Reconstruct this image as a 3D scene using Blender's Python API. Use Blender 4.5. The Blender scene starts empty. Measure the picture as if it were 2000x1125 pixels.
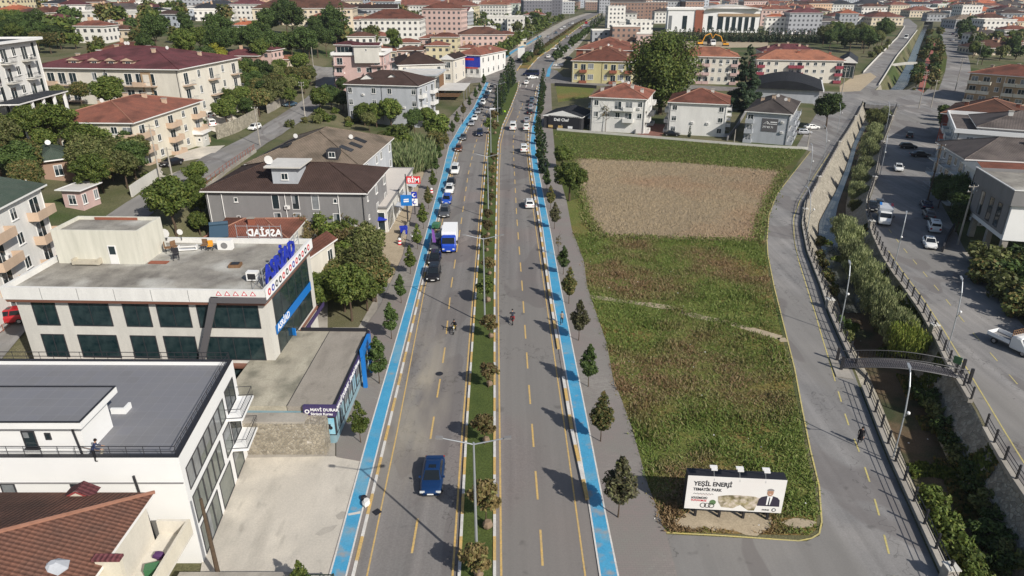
import bpy, math, random
from mathutils import Vector, Matrix
from math import radians, sin, cos, pi
random.seed(7)
S = bpy.context.scene
# ------------------------------------------------------------------ camera, sky, sun, exposure
F = 1333.33; TH = radians(23.8); H = 38.5
cam = bpy.data.objects.new('camera', bpy.data.cameras.new('camera'))
S.collection.objects.link(cam)
cam.location = (0, 0, H); cam.rotation_euler = (radians(90) - TH, 0, 0)
cam.data.sensor_width = 36; cam.data.lens = 24; cam.data.clip_start = .5; cam.data.clip_end = 12000
S.camera = cam
SUN_DIR = Vector((10.9, -11.7, 11.5)).normalized()          # towards the sun
elev = math.asin(SUN_DIR.z); azim = math.atan2(SUN_DIR.x, SUN_DIR.y)
W = bpy.data.worlds.new('World'); S.world = W; W.use_nodes = True
wn = W.node_tree.nodes; wl = W.node_tree.links
sky = wn.new('ShaderNodeTexSky'); sky.sky_type = 'NISHITA'; sky.sun_disc = False
sky.sun_elevation = elev; sky.sun_rotation = azim; sky.dust_density = 1.5
wl.new(sky.outputs[0], wn['Background'].inputs[0]); wn['Background'].inputs[1].default_value = .088
sl = bpy.data.lights.new('sun', 'SUN'); sl.energy = 4.8; sl.angle = radians(.5); sl.color = (1, .95, .87)
so = bpy.data.objects.new('sun', sl); S.collection.objects.link(so)
so.rotation_euler = SUN_DIR.to_track_quat('Z', 'Y').to_euler()
S.view_settings.view_transform = 'Standard'; S.view_settings.look = 'None'
S.view_settings.exposure = 0.06; S.view_settings.gamma = 1
# ------------------------------------------------------------------ the lie of the land
HX = [-900, -420, -200, -130, -95, -78, -62, -54, -50, -42, -30]
HY = [-60, 40, 60, 90, 130, 180, 250, 400, 700, 1200, 2500]
HZ = [[0]*11, [3, 3, 3, 3, 2, 1, 0, 0, 0, 0, 0], [8, 8, 8, 7, 5.5, 4, 2.5, 1.2, .3, 0, 0],
      [14, 14, 14, 13, 12, 9, 5.5, 3.5, .6, .2, 0], [15.5, 15.5, 15.5, 15.5, 14, 6.8, 6.5, 5.5, .6, 0, 0],
      [13, 13, 13, 12, 11, 6, 3.2, 2.6, 1, .5, 0], [14, 14, 14, 13, 8, 3.4, 2.8, 2.4, 1.8, 1, 0],
      [12, 12, 12, 11, 8, 6, 5, 4.5, 4, 3, 0], [9, 9, 8, 6, 4, 3, 2, 1, .6, .3, 0], [4, 4, 3, 2, 1, 0, 0, 0, 0, 0, 0], [0]*11]
KN = [(-1e5, 0), (200, 0), (240, 1.2), (280, 3.2), (320, 5.4), (360, 7.2), (450, 8.5), (700, 10), (1000, 12), (2500, 15), (1e5, 15)]   # the whole plain climbs gently away from the camera
def base(y):
    for (a, c), (d, e) in zip(KN, KN[1:]):
        if y <= d: return c+(e-c)*(y-a)/(d-a)
    return 15.
def hz(x, y):
    if x >= -30: return 0.
    x = max(x, -899.9); y = min(max(y, -59.9), 2499.9)
    i = max(k for k in range(len(HX)-1) if HX[k] <= x); j = max(k for k in range(len(HY)-1) if HY[k] <= y)
    a = (x-HX[i])/(HX[i+1]-HX[i]); b = (y-HY[j])/(HY[j+1]-HY[j])
    return (HZ[j][i]*(1-a)+HZ[j][i+1]*a)*(1-b)+(HZ[j+1][i]*(1-a)+HZ[j+1][i+1]*a)*b
def G(px, py, z=0.):                                        # photo measurement -> point at height z
    v = (py-562.5)/F; u = (px-1000)/F; k = sin(TH)+v*cos(TH); c = cos(TH)-v*sin(TH); t = (H-z)/k
    if t*c > 200:                                           # heights are given above the climbing plain; everything is lifted onto it at the end
        lo, hi = 0., t
        for _ in range(40):
            m = (lo+hi)/2
            if H-k*m-z-base(m*c) > 0: lo = m
            else: hi = m
        t = hi
    return Vector((u*t, t*c, z))
def T(px, py):                                              # photo measurement -> point on the terrain
    v = (py-562.5)/F; u = (px-1000)/F
    fx, fy, fz = u, cos(TH)-v*sin(TH), -(sin(TH)+v*cos(TH))
    t = 25.; lo = t
    while t < 9000:
        if H+fz*t <= hz(fx*t, fy*t)+base(fy*t): break
        lo = t; t *= 1.01
    hi = t
    for _ in range(18):
        m = (lo+hi)/2
        if H+fz*m <= hz(fx*m, fy*m)+base(fy*m): hi = m
        else: lo = m
    return Vector((fx*hi, fy*hi, hz(fx*hi, fy*hi)))
def PX(p):
    r = Vector(p)-Vector((0, 0, H)); r.z += base(r.y); d = r.y*cos(TH)-r.z*sin(TH)
    return (1000+F*r.x/d, 562.5-F*(r.y*sin(TH)+r.z*cos(TH))/d)
# ------------------------------------------------------------------ mesh builder
class MB:
    def __init__(s): s.v = []; s.f = []; s.m = []; s.mats = []
    def mi(s, m):
        if m not in s.mats: s.mats.append(m)
        return s.mats.index(m)
    def face(s, pts, m):
        n = len(s.v); s.v.extend([tuple(p) for p in pts]); s.f.append(list(range(n, n+len(pts)))); s.m.append(s.mi(m))
    def quad(s, a, b, c, d, m): s.face((a, b, c, d), m)
    def hexa(s, p, m):                                      # p: 4 bottom + 4 top, counter-clockwise
        n = len(s.v); s.v.extend([tuple(q) for q in p]); k = s.mi(m)
        for f in ((3, 2, 1, 0), (4, 5, 6, 7), (0, 1, 5, 4), (1, 2, 6, 5), (2, 3, 7, 6), (3, 0, 4, 7)):
            s.f.append([n+i for i in f]); s.m.append(k)
    def box(s, x0, x1, y0, y1, z0, z1, m):
        s.hexa([(x0, y0, z0), (x1, y0, z0), (x1, y1, z0), (x0, y1, z0), (x0, y0, z1), (x1, y0, z1), (x1, y1, z1), (x0, y1, z1)], m)
    def prism(s, poly, z0, z1, m, mtop=None):
        a = sum(poly[i][0]*poly[(i+1) % len(poly)][1]-poly[(i+1) % len(poly)][0]*poly[i][1] for i in range(len(poly)))
        if a < 0: poly = poly[::-1]
        s.face([(p[0], p[1], z1) for p in poly], mtop or m); s.face([(p[0], p[1], z0) for p in poly[::-1]], m)
        for i in range(len(poly)):
            a, b = poly[i], poly[(i+1) % len(poly)]
            s.quad((a[0], a[1], z0), (b[0], b[1], z0), (b[0], b[1], z1), (a[0], a[1], z1), m)
    def bar(s, a, b, r0, r1=None, n=6, m=None, cap=True):
        r1 = r0 if r1 is None else r1; a = Vector(a); b = Vector(b); d = (b-a).normalized()
        u = d.cross(Vector((0, 0, 1)) if abs(d.z) < .9 else Vector((1, 0, 0))).normalized(); w = d.cross(u)
        k = len(s.v); mi = s.mi(m)
        for c, r in ((a, r0), (b, r1)):
            for i in range(n):
                t = 2*pi*i/n; s.v.append(tuple(c+u*(r*cos(t))+w*(r*sin(t))))
        for i in range(n):
            j = (i+1) % n; s.f.append([k+i, k+j, k+n+j, k+n+i]); s.m.append(mi)
        if cap: s.f.append([k+n+i for i in range(n)]); s.m.append(mi); s.f.append([k+i for i in range(n)][::-1]); s.m.append(mi)
    def rings(s, R, m, cap=True):                           # loft through rings of equal length
        k = len(s.v); n = len(R[0]); mi = s.mi(m) if not isinstance(m, list) else None
        for r in R: s.v.extend([tuple(p) for p in r])
        for j in range(len(R)-1):
            for i in range(n):
                i2 = (i+1) % n; s.f.append([k+j*n+i, k+j*n+i2, k+(j+1)*n+i2, k+(j+1)*n+i]); s.m.append(mi if mi is not None else s.mi(m[j]))
        if cap:
            e = s.mi(m if mi is not None else m[0]); s.f.append([k+i for i in range(n)][::-1]); s.m.append(e)
            s.f.append([k+(len(R)-1)*n+i for i in range(n)]); s.m.append(e)
    def ball(s, c, rx, ry, rz, m, nu=8, nv=5, jit=0):
        R = []
        for j in range(1, nv):
            t = pi*j/nv; R.append([(c[0]+rx*sin(t)*cos(2*pi*i/nu)*(1+random.uniform(-jit, jit)), c[1]+ry*sin(t)*sin(2*pi*i/nu)*(1+random.uniform(-jit, jit)), c[2]-rz*cos(t)) for i in range(nu)])
        s.rings(R, m)
    def sheet(s, P, m):                                     # a level polygon, cut where the plain changes its slope
        P = [tuple(p) for p in P]
        for (a, _), (c, _) in zip(KN, KN[1:]):
            Q = P
            for sg, lim in ((1, a), (-1, c)):
                R = []
                for i in range(len(Q)):
                    p, q = Q[i], Q[(i+1) % len(Q)]; dp, dq = sg*(p[1]-lim), sg*(q[1]-lim)
                    if dp >= 0: R.append(p)
                    if dp*dq < 0: t = dp/(dp-dq); R.append(tuple(p[j]+(q[j]-p[j])*t for j in range(3)))
                Q = R
                if len(Q) < 3: break
            if len(Q) >= 3 and max(q[1] for q in Q)-min(q[1] for q in Q) > .01: s.face(Q, m)
    def mesh(s, name, smooth=False):
        me = bpy.data.meshes.new(name); me.from_pydata(s.v, [], s.f)
        for m in s.mats: me.materials.append(m)
        me.polygons.foreach_set('material_index', s.m)
        if smooth: me.polygons.foreach_set('use_smooth', [True]*len(s.f))
        uv = me.uv_layers.new(name='UVMap'); co = []
        for p in me.polygons:                               # metre UVs: u runs level in the face, v runs up it
            n = p.normal
            u = Vector((1, 0, 0)) if abs(n.z) > .999 else Vector((-n.y, n.x, 0)).normalized()
            w = n.cross(u)
            for vi in p.vertices:
                c = me.vertices[vi].co; co.append(c.dot(u)); co.append(c.dot(w))
        uv.data.foreach_set('uv', co); me.update(); return me
    def build(s, name, parent=None, smooth=False):
        return link(name, s.mesh(name, smooth), parent)
def link(name, data, parent=None):
    o = bpy.data.objects.new(name, data); S.collection.objects.link(o)
    if parent: o.parent = parent
    return o
def tag(o, label=None, cat=None, group=None, kind=None):
    if label: o['label'] = label
    if cat: o['category'] = cat
    if group: o['group'] = group
    if kind: o['kind'] = kind
    return o
def empty(name, loc, rz, label, cat, group=None):
    o = bpy.data.objects.new(name, None); S.collection.objects.link(o); o.empty_display_size = .3
    o.location = loc; o.rotation_euler = (0, 0, rz); return tag(o, label, cat, group)
def struct(name, mb, smooth=False): return tag(mb.build(name, None, smooth), kind='structure')
def copy_tree(o, parent=None):
    c = o.copy(); S.collection.objects.link(c); c.parent = parent
    for ch in list(KIDS.get(o.name, ())): copy_tree(ch, c)
    return c
KIDS = {}
def note(root):                                             # remember the children of a prototype
    for ch in root.children: KIDS.setdefault(root.name, []).append(ch); note(ch)
ORD = []                                                    # labels that need a place in a row are finished at the end
def later(o, tpl, key): ORD.append((o, tpl, key))
WORDS = ['first', 'second', 'third', 'fourth', 'fifth', 'sixth', 'seventh', 'eighth', 'ninth', 'tenth', 'eleventh', 'twelfth', 'thirteenth', 'fourteenth', 'fifteenth', 'sixteenth', 'seventeenth', 'eighteenth', 'nineteenth', 'twentieth']
# ------------------------------------------------------------------ materials
_M = {}
def mat(name, c, rough=.8, c2=None, scale=1., bump=0., bscale=None, metal=0., detail=4, spread=.5, coords='pos', stretch=None, c3=None, s3=.1, fine=0., spec=.5, fblk=None):
    if name in _M: return _M[name]
    m = bpy.data.materials.new(name); m.use_nodes = True; _M[name] = m
    n = m.node_tree.nodes; l = m.node_tree.links; b = n['Principled BSDF']
    b.inputs['Roughness'].default_value = rough; b.inputs['Metallic'].default_value = metal
    b.inputs['Base Color'].default_value = (*c, 1); b.inputs['Specular IOR Level'].default_value = spec if rough < .8 else .15
    if c2 is None and not bump and fblk is None: return m
    if coords == 'pos': src = n.new('ShaderNodeNewGeometry').outputs['Position']
    elif coords == 'uv': src = n.new('ShaderNodeTexCoord').outputs['UV']
    else: src = n.new('ShaderNodeTexCoord').outputs['Object']
    mp = n.new('ShaderNodeMapping'); l.new(src, mp.inputs[0])
    if stretch: mp.inputs['Scale'].default_value = stretch
    col = None
    if c2 is not None:
        no = n.new('ShaderNodeTexNoise'); no.inputs['Scale'].default_value = scale; no.inputs['Detail'].default_value = detail
        no.inputs['Roughness'].default_value = .65
        l.new(mp.outputs[0], no.inputs['Vector'])
        r = n.new('ShaderNodeMapRange'); r.inputs[1].default_value = .5-spread/2; r.inputs[2].default_value = .5+spread/2
        l.new(no.outputs[0], r.inputs[0])
        mx = n.new('ShaderNodeMix'); mx.data_type = 'RGBA'; l.new(r.outputs[0], mx.inputs[0])
        mx.inputs[6].default_value = (*c, 1); mx.inputs[7].default_value = (*c2, 1); col = mx.outputs[2]
    if c3 is not None:
        no = n.new('ShaderNodeTexNoise'); no.inputs['Scale'].default_value = s3; no.inputs['Detail'].default_value = 3
        l.new(src, no.inputs['Vector'])
        r = n.new('ShaderNodeMapRange'); r.inputs[1].default_value = .5; r.inputs[2].default_value = .66
        l.new(no.outputs[0], r.inputs[0])
        mx = n.new('ShaderNodeMix'); mx.data_type = 'RGBA'; l.new(r.outputs[0], mx.inputs[0])
        if col: l.new(col, mx.inputs[6])
        else: mx.inputs[6].default_value = (*c, 1)
        mx.inputs[7].default_value = (*c3, 1); col = mx.outputs[2]
    if fine:
        no = n.new('ShaderNodeTexNoise'); no.inputs['Scale'].default_value = 7; no.inputs['Detail'].default_value = 2
        l.new(src, no.inputs['Vector'])
        r = n.new('ShaderNodeMapRange'); r.inputs[1].default_value = .3; r.inputs[2].default_value = .7; r.inputs[3].default_value = 1-fine; r.inputs[4].default_value = 1+fine
        l.new(no.outputs[0], r.inputs[0])
        mx = n.new('ShaderNodeMix'); mx.data_type = 'RGBA'; mx.blend_type = 'MULTIPLY'; mx.inputs[0].default_value = 1
        if col: l.new(col, mx.inputs[6])
        else: mx.inputs[6].default_value = (*c, 1)
        l.new(r.outputs[0], mx.inputs[7]); col = mx.outputs[2]
    if fblk: col = fblk(n, l, src, col, c, b)
    if col: l.new(col, b.inputs['Base Color'])
    if bump:
        no = n.new('ShaderNodeTexNoise'); no.inputs['Scale'].default_value = bscale or scale*4; no.inputs['Detail'].default_value = 3
        l.new(mp.outputs[0], no.inputs['Vector'])
        bp = n.new('ShaderNodeBump'); bp.inputs['Strength'].default_value = 1; bp.inputs['Distance'].default_value = bump
        l.new(no.outputs[0], bp.inputs['Height']); l.new(bp.outputs[0], b.inputs['Normal'])
    return m
def brick(bw, bh, mortar, mc, c2=None, offset=.5, bumpd=0):
    def f(n, l, src, col, c, b):
        uv = n.new('ShaderNodeTexCoord').outputs['UV']
        t = n.new('ShaderNodeTexBrick'); t.offset = offset; l.new(uv, t.inputs['Vector'])
        t.inputs['Scale'].default_value = 1; t.inputs['Brick Width'].default_value = bw; t.inputs['Row Height'].default_value = bh
        t.inputs['Mortar Size'].default_value = mortar; t.inputs['Mortar'].default_value = (*mc, 1)
        if col: l.new(col, t.inputs['Color1'])
        else: t.inputs['Color1'].default_value = (*c, 1)
        k = c2 or tuple(x*.8 for x in c); t.inputs['Color2'].default_value = (*k, 1)
        if bumpd:
            bp = n.new('ShaderNodeBump'); bp.invert = True; bp.inputs['Distance'].default_value = bumpd; l.new(t.outputs['Fac'], bp.inputs['Height']); l.new(bp.outputs[0], b.inputs['Normal'])
        return t.outputs['Color']
    return f
def tiles(name, c, c2, dark=.6):                            # roof tiles: courses along the slope, weather in big patches
    def f(n, l, src, col, cc, b):
        uv = n.new('ShaderNodeTexCoord').outputs['UV']
        w = n.new('ShaderNodeTexWave'); w.wave_type = 'BANDS'; w.bands_direction = 'Y'; w.wave_profile = 'SAW'; l.new(uv, w.inputs['Vector'])
        w.inputs['Scale'].default_value = .9; w.inputs['Distortion'].default_value = .4; w.inputs['Detail'].default_value = 1
        w2 = n.new('ShaderNodeTexWave'); w2.wave_type = 'BANDS'; w2.bands_direction = 'X'; l.new(uv, w2.inputs['Vector']); w2.inputs['Scale'].default_value = 1.1
        ad = n.new('ShaderNodeMath'); ad.operation = 'ADD'; l.new(w.outputs['Fac'], ad.inputs[0]); l.new(w2.outputs['Fac'], ad.inputs[1])
        r = n.new('ShaderNodeMapRange'); r.inputs[1].default_value = 0; r.inputs[2].default_value = 2; r.inputs[3].default_value = dark; r.inputs[4].default_value = 1.2; l.new(ad.outputs[0], r.inputs[0])
        mx = n.new('ShaderNodeMix'); mx.data_type = 'RGBA'; mx.blend_type = 'MULTIPLY'; mx.inputs[0].default_value = 1
        l.new(col, mx.inputs[6]); l.new(r.outputs[0], mx.inputs[7])
        oi = n.new('ShaderNodeObjectInfo'); r2 = n.new('ShaderNodeMapRange'); r2.inputs[3].default_value = .68; r2.inputs[4].default_value = 1.3; l.new(oi.outputs['Random'], r2.inputs[0])
        m2 = n.new('ShaderNodeMix'); m2.data_type = 'RGBA'; m2.blend_type = 'MULTIPLY'; m2.inputs[0].default_value = 1
        l.new(mx.outputs[2], m2.inputs[6]); l.new(r2.outputs[0], m2.inputs[7])
        bp = n.new('ShaderNodeBump'); bp.inputs['Distance'].default_value = .04; l.new(ad.outputs[0], bp.inputs['Height']); l.new(bp.outputs[0], b.inputs['Normal'])
        return m2.outputs[2]
    return mat(name, c, .85, c2, .5, spread=.35, fine=.18, c3=tuple(x*.72 for x in c2), s3=.22, fblk=f)
def leafmat(name, c, c2, c3):
    if name in _M: return _M[name]
    m = bpy.data.materials.new(name); m.use_nodes = True; _M[name] = m
    n = m.node_tree.nodes; l = m.node_tree.links; b = n['Principled BSDF']; b.inputs['Roughness'].default_value = .6; b.inputs['Specular IOR Level'].default_value = .25
    g = n.new('ShaderNodeNewGeometry'); r = n.new('ShaderNodeValToRGB'); l.new(g.outputs['Random Per Island'], r.inputs[0])
    r.color_ramp.elements[0].color = (*c, 1); r.color_ramp.elements[1].color = (*c3, 1); e = r.color_ramp.elements.new(.55); e.color = (*c2, 1)
    oi = n.new('ShaderNodeObjectInfo'); r2 = n.new('ShaderNodeMapRange'); r2.inputs[3].default_value = .72; r2.inputs[4].default_value = 1.3; l.new(oi.outputs['Random'], r2.inputs[0])
    mx = n.new('ShaderNodeMix'); mx.data_type = 'RGBA'; mx.blend_type = 'MULTIPLY'; mx.inputs[0].default_value = 1
    l.new(r.outputs[0], mx.inputs[6]); l.new(r2.outputs[0], mx.inputs[7]); l.new(mx.outputs[2], b.inputs['Base Color'])
    tr = n.new('ShaderNodeBsdfTranslucent'); l.new(mx.outputs[2], tr.inputs[0])
    ms = n.new('ShaderNodeMixShader'); ms.inputs[0].default_value = .22; l.new(b.outputs[0], ms.inputs[1]); l.new(tr.outputs[0], ms.inputs[2])
    l.new(ms.outputs[0], n['Material Output'].inputs[0]); return m
def wall(name, c, dirt=.2):
    return mat('render_'+name, c, .85, tuple(x*(1-dirt) for x in c), .6, spread=.5, stretch=(1, 1, .3), fine=.04)
def tarmac(dust):
    def f(n, l, src, col, c, b):
        def nz(sc, vec, det=3, dist=0):
            mp = n.new('ShaderNodeMapping'); mp.inputs['Scale'].default_value = vec; l.new(src, mp.inputs[0]); no = n.new('ShaderNodeTexNoise'); no.inputs['Scale'].default_value = sc; no.inputs['Detail'].default_value = det; no.inputs['Distortion'].default_value = dist; l.new(mp.outputs[0], no.inputs['Vector']); return no.outputs[0]
        def rng(v, a, c_, lo, hi):
            r = n.new('ShaderNodeMapRange'); r.inputs[1].default_value = a; r.inputs[2].default_value = c_; r.inputs[3].default_value = lo; r.inputs[4].default_value = hi; l.new(v, r.inputs[0]); return r.outputs[0]
        def mul(col, v):
            m = n.new('ShaderNodeMix'); m.data_type = 'RGBA'; m.blend_type = 'MULTIPLY'; m.inputs[0].default_value = 1; l.new(col, m.inputs[6]); l.new(v, m.inputs[7]); return m.outputs[2]
        def mix(col, fac, c2):
            m = n.new('ShaderNodeMix'); m.data_type = 'RGBA'; l.new(fac, m.inputs[0]); l.new(col, m.inputs[6]); m.inputs[7].default_value = (*c2, 1); return m.outputs[2]
        col = mul(col, rng(nz(1, (.9, .012, 1), 4), .3, .7, .82, 1.16))           # wheel tracks along the lanes
        col = mix(col, rng(nz(1, (.05, .022, 1), 1), .5, .53, 0, .55), (.205, .195, .18))   # resurfaced lengths
        col = mix(col, rng(nz(1, (.11, .05, 1), 2, 1), .56, .585, 0, .5), (.14, .125, .12))
        v = n.new('ShaderNodeTexVoronoi'); v.feature = 'DISTANCE_TO_EDGE'; v.inputs['Scale'].default_value = .09
        mp = n.new('ShaderNodeMapping'); mp.inputs['Scale'].default_value = (1, .3, 1); l.new(src, mp.inputs[0])
        ad = n.new('ShaderNodeMix'); ad.data_type = 'VECTOR'; ad.inputs[0].default_value = .12; l.new(mp.outputs[0], ad.inputs[4]); n2 = n.new('ShaderNodeTexNoise'); n2.inputs['Scale'].default_value = .8; l.new(src, n2.inputs['Vector']); sc = n.new('ShaderNodeVectorMath'); sc.operation = 'SCALE'; sc.inputs[3].default_value = 30; l.new(n2.outputs['Color'], sc.inputs[0]); l.new(sc.outputs[0], ad.inputs[5]); l.new(ad.outputs[1], v.inputs['Vector'])
        col = mul(col, rng(v.outputs[0], 0, .006, .62, 1))                            # cracks
        col = mul(col, rng(nz(.55, (1, 1, 1), 2), .66, .74, 1, .72))                  # oil and damp spots
        if dust:
            d = n.new('ShaderNodeVectorMath'); d.operation = 'SUBTRACT'; l.new(src, d.inputs[0]); d.inputs[1].default_value = (-9.5, 60, 0)
            s = n.new('ShaderNodeVectorMath'); s.operation = 'MULTIPLY'; s.inputs[1].default_value = (1/3.4, 1/17, 0); l.new(d.outputs[0], s.inputs[0]); ln = n.new('ShaderNodeVectorMath'); ln.operation = 'LENGTH'; l.new(s.outputs[0], ln.inputs[0])
            a = rng(ln.outputs['Value'], .2, 1.1, .75, 0); mm = n.new('ShaderNodeMath'); mm.operation = 'MULTIPLY'; l.new(a, mm.inputs[0]); l.new(rng(nz(.5, (1, .25, 1), 5), .35, .62, 0, 1), mm.inputs[1])
            col = mix(col, mm.outputs[0], (.36, .32, .25))
        return col
    return f
asphalt = mat('asphalt', (.175, .167, .16), .85, (.212, .196, .185), .3, stretch=(1, .1, 1), c3=(.21, .175, .162), s3=.035, fine=.1, spread=.45, fblk=tarmac(True))
asphalt2 = mat('asphalt_side', (.19, .185, .182), .9, (.25, .24, .23), .25, c3=(.28, .265, .25), s3=.07, fine=.08, fblk=tarmac(False))
paving = mat('paving', (.24, .2, .19), .9, (.22, .21, .19), .22, spread=.2, fblk=brick(.4, .2, .008, (.17, .155, .14), (.22, .2, .185)), c3=(.28, .265, .24), s3=.09)
def worn(n, l, src, col, c, b):                             # the paint is rubbed away in patches at its oldest stretch
    sp = n.new('ShaderNodeSeparateXYZ'); l.new(src, sp.inputs[0])
    r = n.new('ShaderNodeMapRange'); r.inputs[1].default_value = 54; r.inputs[2].default_value = 36; l.new(sp.outputs[1], r.inputs[0])
    no = n.new('ShaderNodeTexNoise'); no.inputs['Scale'].default_value = .9; no.inputs['Detail'].default_value = 5; l.new(src, no.inputs['Vector'])
    a = n.new('ShaderNodeMath'); a.operation = 'MULTIPLY_ADD'; l.new(r.outputs[0], a.inputs[0]); a.inputs[1].default_value = .11; l.new(no.outputs[0], a.inputs[2])
    r2 = n.new('ShaderNodeMapRange'); r2.inputs[1].default_value = .6; r2.inputs[2].default_value = .8; l.new(a.outputs[0], r2.inputs[0])
    mx = n.new('ShaderNodeMix'); mx.data_type = 'RGBA'; l.new(r2.outputs[0], mx.inputs[0]); l.new(col, mx.inputs[6]); mx.inputs[7].default_value = (.3, .28, .26, 1); return mx.outputs[2]
bluep = mat('blue_lane', (.04, .26, .46), .75, (.075, .33, .52), .6, c3=(.14, .32, .44), s3=.28, fine=.1, fblk=worn)
yellowp = mat('yellow_paint', (.62, .4, .12), .8, (.44, .33, .17), 1.2, fine=.15)
yellow2 = mat('yellow_paint_side', (.55, .45, .14), .8, (.42, .38, .2), 1.2, fine=.15)
whitep = mat('white_paint', (.68, .66, .62), .8, (.5, .48, .45), 1.2, fine=.1)
def stains(n, l, src, col, c, b):
    for vec, lo, hi, v in (((.5, .16, 1), .5, .68, .8), ((1.1, .5, 1), .6, .7, .82), ((.25, .12, 1), .52, .62, 1.08)):
        mp = n.new('ShaderNodeMapping'); mp.inputs['Scale'].default_value = vec; mp.inputs['Rotation'].default_value = (0, 0, -.5); l.new(src, mp.inputs[0])
        no = n.new('ShaderNodeTexNoise'); no.inputs['Scale'].default_value = 1; no.inputs['Detail'].default_value = 5; l.new(mp.outputs[0], no.inputs['Vector'])
        r = n.new('ShaderNodeMapRange'); r.inputs[1].default_value = lo; r.inputs[2].default_value = hi; r.inputs[3].default_value = 1; r.inputs[4].default_value = v; l.new(no.outputs[0], r.inputs[0])
        m = n.new('ShaderNodeMix'); m.data_type = 'RGBA'; m.blend_type = 'MULTIPLY'; m.inputs[0].default_value = 1; l.new(col, m.inputs[6]); l.new(r.outputs[0], m.inputs[7]); col = m.outputs[2]
    return col
yardm = mat('yard_concrete', (.55, .505, .435), .92, (.43, .4, .35), .22, stretch=(1, .6, 1), c3=(.69, .63, .53), s3=.12, fine=.07, fblk=stains)
concrete = mat('concrete', (.36, .33, .29), .9, (.27, .25, .22), .4, c3=(.42, .39, .34), s3=.15, fine=.07, fblk=stains)
lawn = mat('lawn', (.055, .078, .022), .95, (.085, .11, .03), .5, fine=.3, bump=.03, bscale=9)
lawn2 = mat('field_green', (.06, .075, .018), .95, (.078, .1, .024), .12, c3=(.1, .08, .035), s3=.05, fine=.35, bump=.05, bscale=4)
rough_g = mat('rough_grass', (.1, .13, .03), .95, (.15, .15, .045), .28, c3=(.2, .13, .05), s3=.075, fine=.5, bump=.15, bscale=2.5)
earth = mat('earth', (.085, .09, .038), .95, (.17, .15, .095), .1, c3=(.055, .078, .025), s3=.04, fine=.35)
def furrows(n, l, src, col, c, b):
    w = n.new('ShaderNodeTexWave'); w.bands_direction = 'X'; w.inputs['Scale'].default_value = .22; w.inputs['Distortion'].default_value = 9; w.inputs['Detail'].default_value = 3; w.inputs['Detail Scale'].default_value = 2
    mp = n.new('ShaderNodeMapping'); mp.inputs['Rotation'].default_value = (0, 0, .45); l.new(src, mp.inputs[0]); l.new(mp.outputs[0], w.inputs['Vector'])
    r = n.new('ShaderNodeMapRange'); r.inputs[3].default_value = .92; r.inputs[4].default_value = 1.05; l.new(w.outputs['Fac'], r.inputs[0])
    m = n.new('ShaderNodeMix'); m.data_type = 'RGBA'; m.blend_type = 'MULTIPLY'; m.inputs[0].default_value = 1; l.new(col, m.inputs[6]); l.new(r.outputs[0], m.inputs[7]); return m.outputs[2]
soil = mat('ploughed_soil', (.285, .225, .145), .95, (.235, .19, .13), .06, c3=(.27, .175, .11), s3=.03, stretch=(.6, 1, 1), fine=.3, fblk=furrows)
dirt = mat('bare_dirt', (.42, .35, .25), .95, (.33, .27, .19), .8, fine=.15)
stonew0 = mat('stone_wall', (.42, .38, .31), .9, (.3, .27, .22), 1.6, fine=.15)
water = mat('stream_water', (.09, .1, .1), .18, (.06, .06, .055), .3, bump=.02, bscale=3)
mud = mat('stream_bed', (.1, .07, .042), .85, (.15, .11, .07), .5, c3=(.05, .06, .03), s3=.2, fine=.25)
def cobble(name, c, cd, sc):
    def f(n, l, src, col, cc, b):
        v = n.new('ShaderNodeTexVoronoi'); v.feature = 'DISTANCE_TO_EDGE'; v.inputs['Scale'].default_value = sc; l.new(src, v.inputs['Vector'])
        v2 = n.new('ShaderNodeTexVoronoi'); v2.inputs['Scale'].default_value = sc; l.new(src, v2.inputs['Vector'])
        r = n.new('ShaderNodeMapRange'); r.inputs[2].default_value = .09; l.new(v.outputs[0], r.inputs[0])
        hs = n.new('ShaderNodeHueSaturation'); hs.inputs['Color'].default_value = (*c, 1)
        rr = n.new('ShaderNodeMapRange'); rr.inputs[3].default_value = .55; rr.inputs[4].default_value = 1.25; l.new(v2.outputs['Color'], rr.inputs[0]); l.new(rr.outputs[0], hs.inputs['Value'])
        mx = n.new('ShaderNodeMix'); mx.data_type = 'RGBA'; l.new(r.outputs[0], mx.inputs[0]); mx.inputs[6].default_value = (*cd, 1); l.new(hs.outputs[0], mx.inputs[7])
        bp = n.new('ShaderNodeBump'); bp.inputs['Distance'].default_value = .06; l.new(r.outputs[0], bp.inputs['Height']); l.new(bp.outputs[0], b.inputs['Normal'])
        return mx.outputs[2]
    return mat(name, c, .9, fblk=f)
stonew = cobble('garden_stone', (.4, .36, .28), (.3, .27, .22), 1.6)
rubble = cobble('rubble_stone', (.34, .3, .235), (.5, .46, .4), 3.6)
bankst = cobble('bank_stone', (.36, .33, .27), (.3, .27, .22), 2.6)
metalg = mat('galvanised', (.36, .38, .4), .5, metal=.4)
ridgem = mat('ridge_tiles', (.33, .17, .12), .85, (.24, .12, .08), 2)
darkmet = mat('dark_metal', (.03, .03, .035), .5, metal=.3)
glassd = mat('dark_glass', (.012, .022, .028), .06, (.03, .045, .05), .4, coords='obj')
glasst = mat('teal_glass', (.006, .019, .023), .08, (.03, .05, .052), .9, coords='obj', spread=.3)
glassl = mat('pale_glass', (.28, .3, .31), .15, (.12, .13, .14), .8, coords='obj')
framew = mat('white_frame', (.75, .74, .72), .5)
framed = mat('dark_frame', (.035, .035, .04), .5)
blackm = mat('black_rubber', (.012, .012, .012), .7)
bark = mat('bark', (.11, .08, .055), .9, (.07, .05, .035), 5, bump=.02)
woodm = mat('wood', (.22, .13, .07), .8, (.16, .09, .05), 3)
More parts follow.
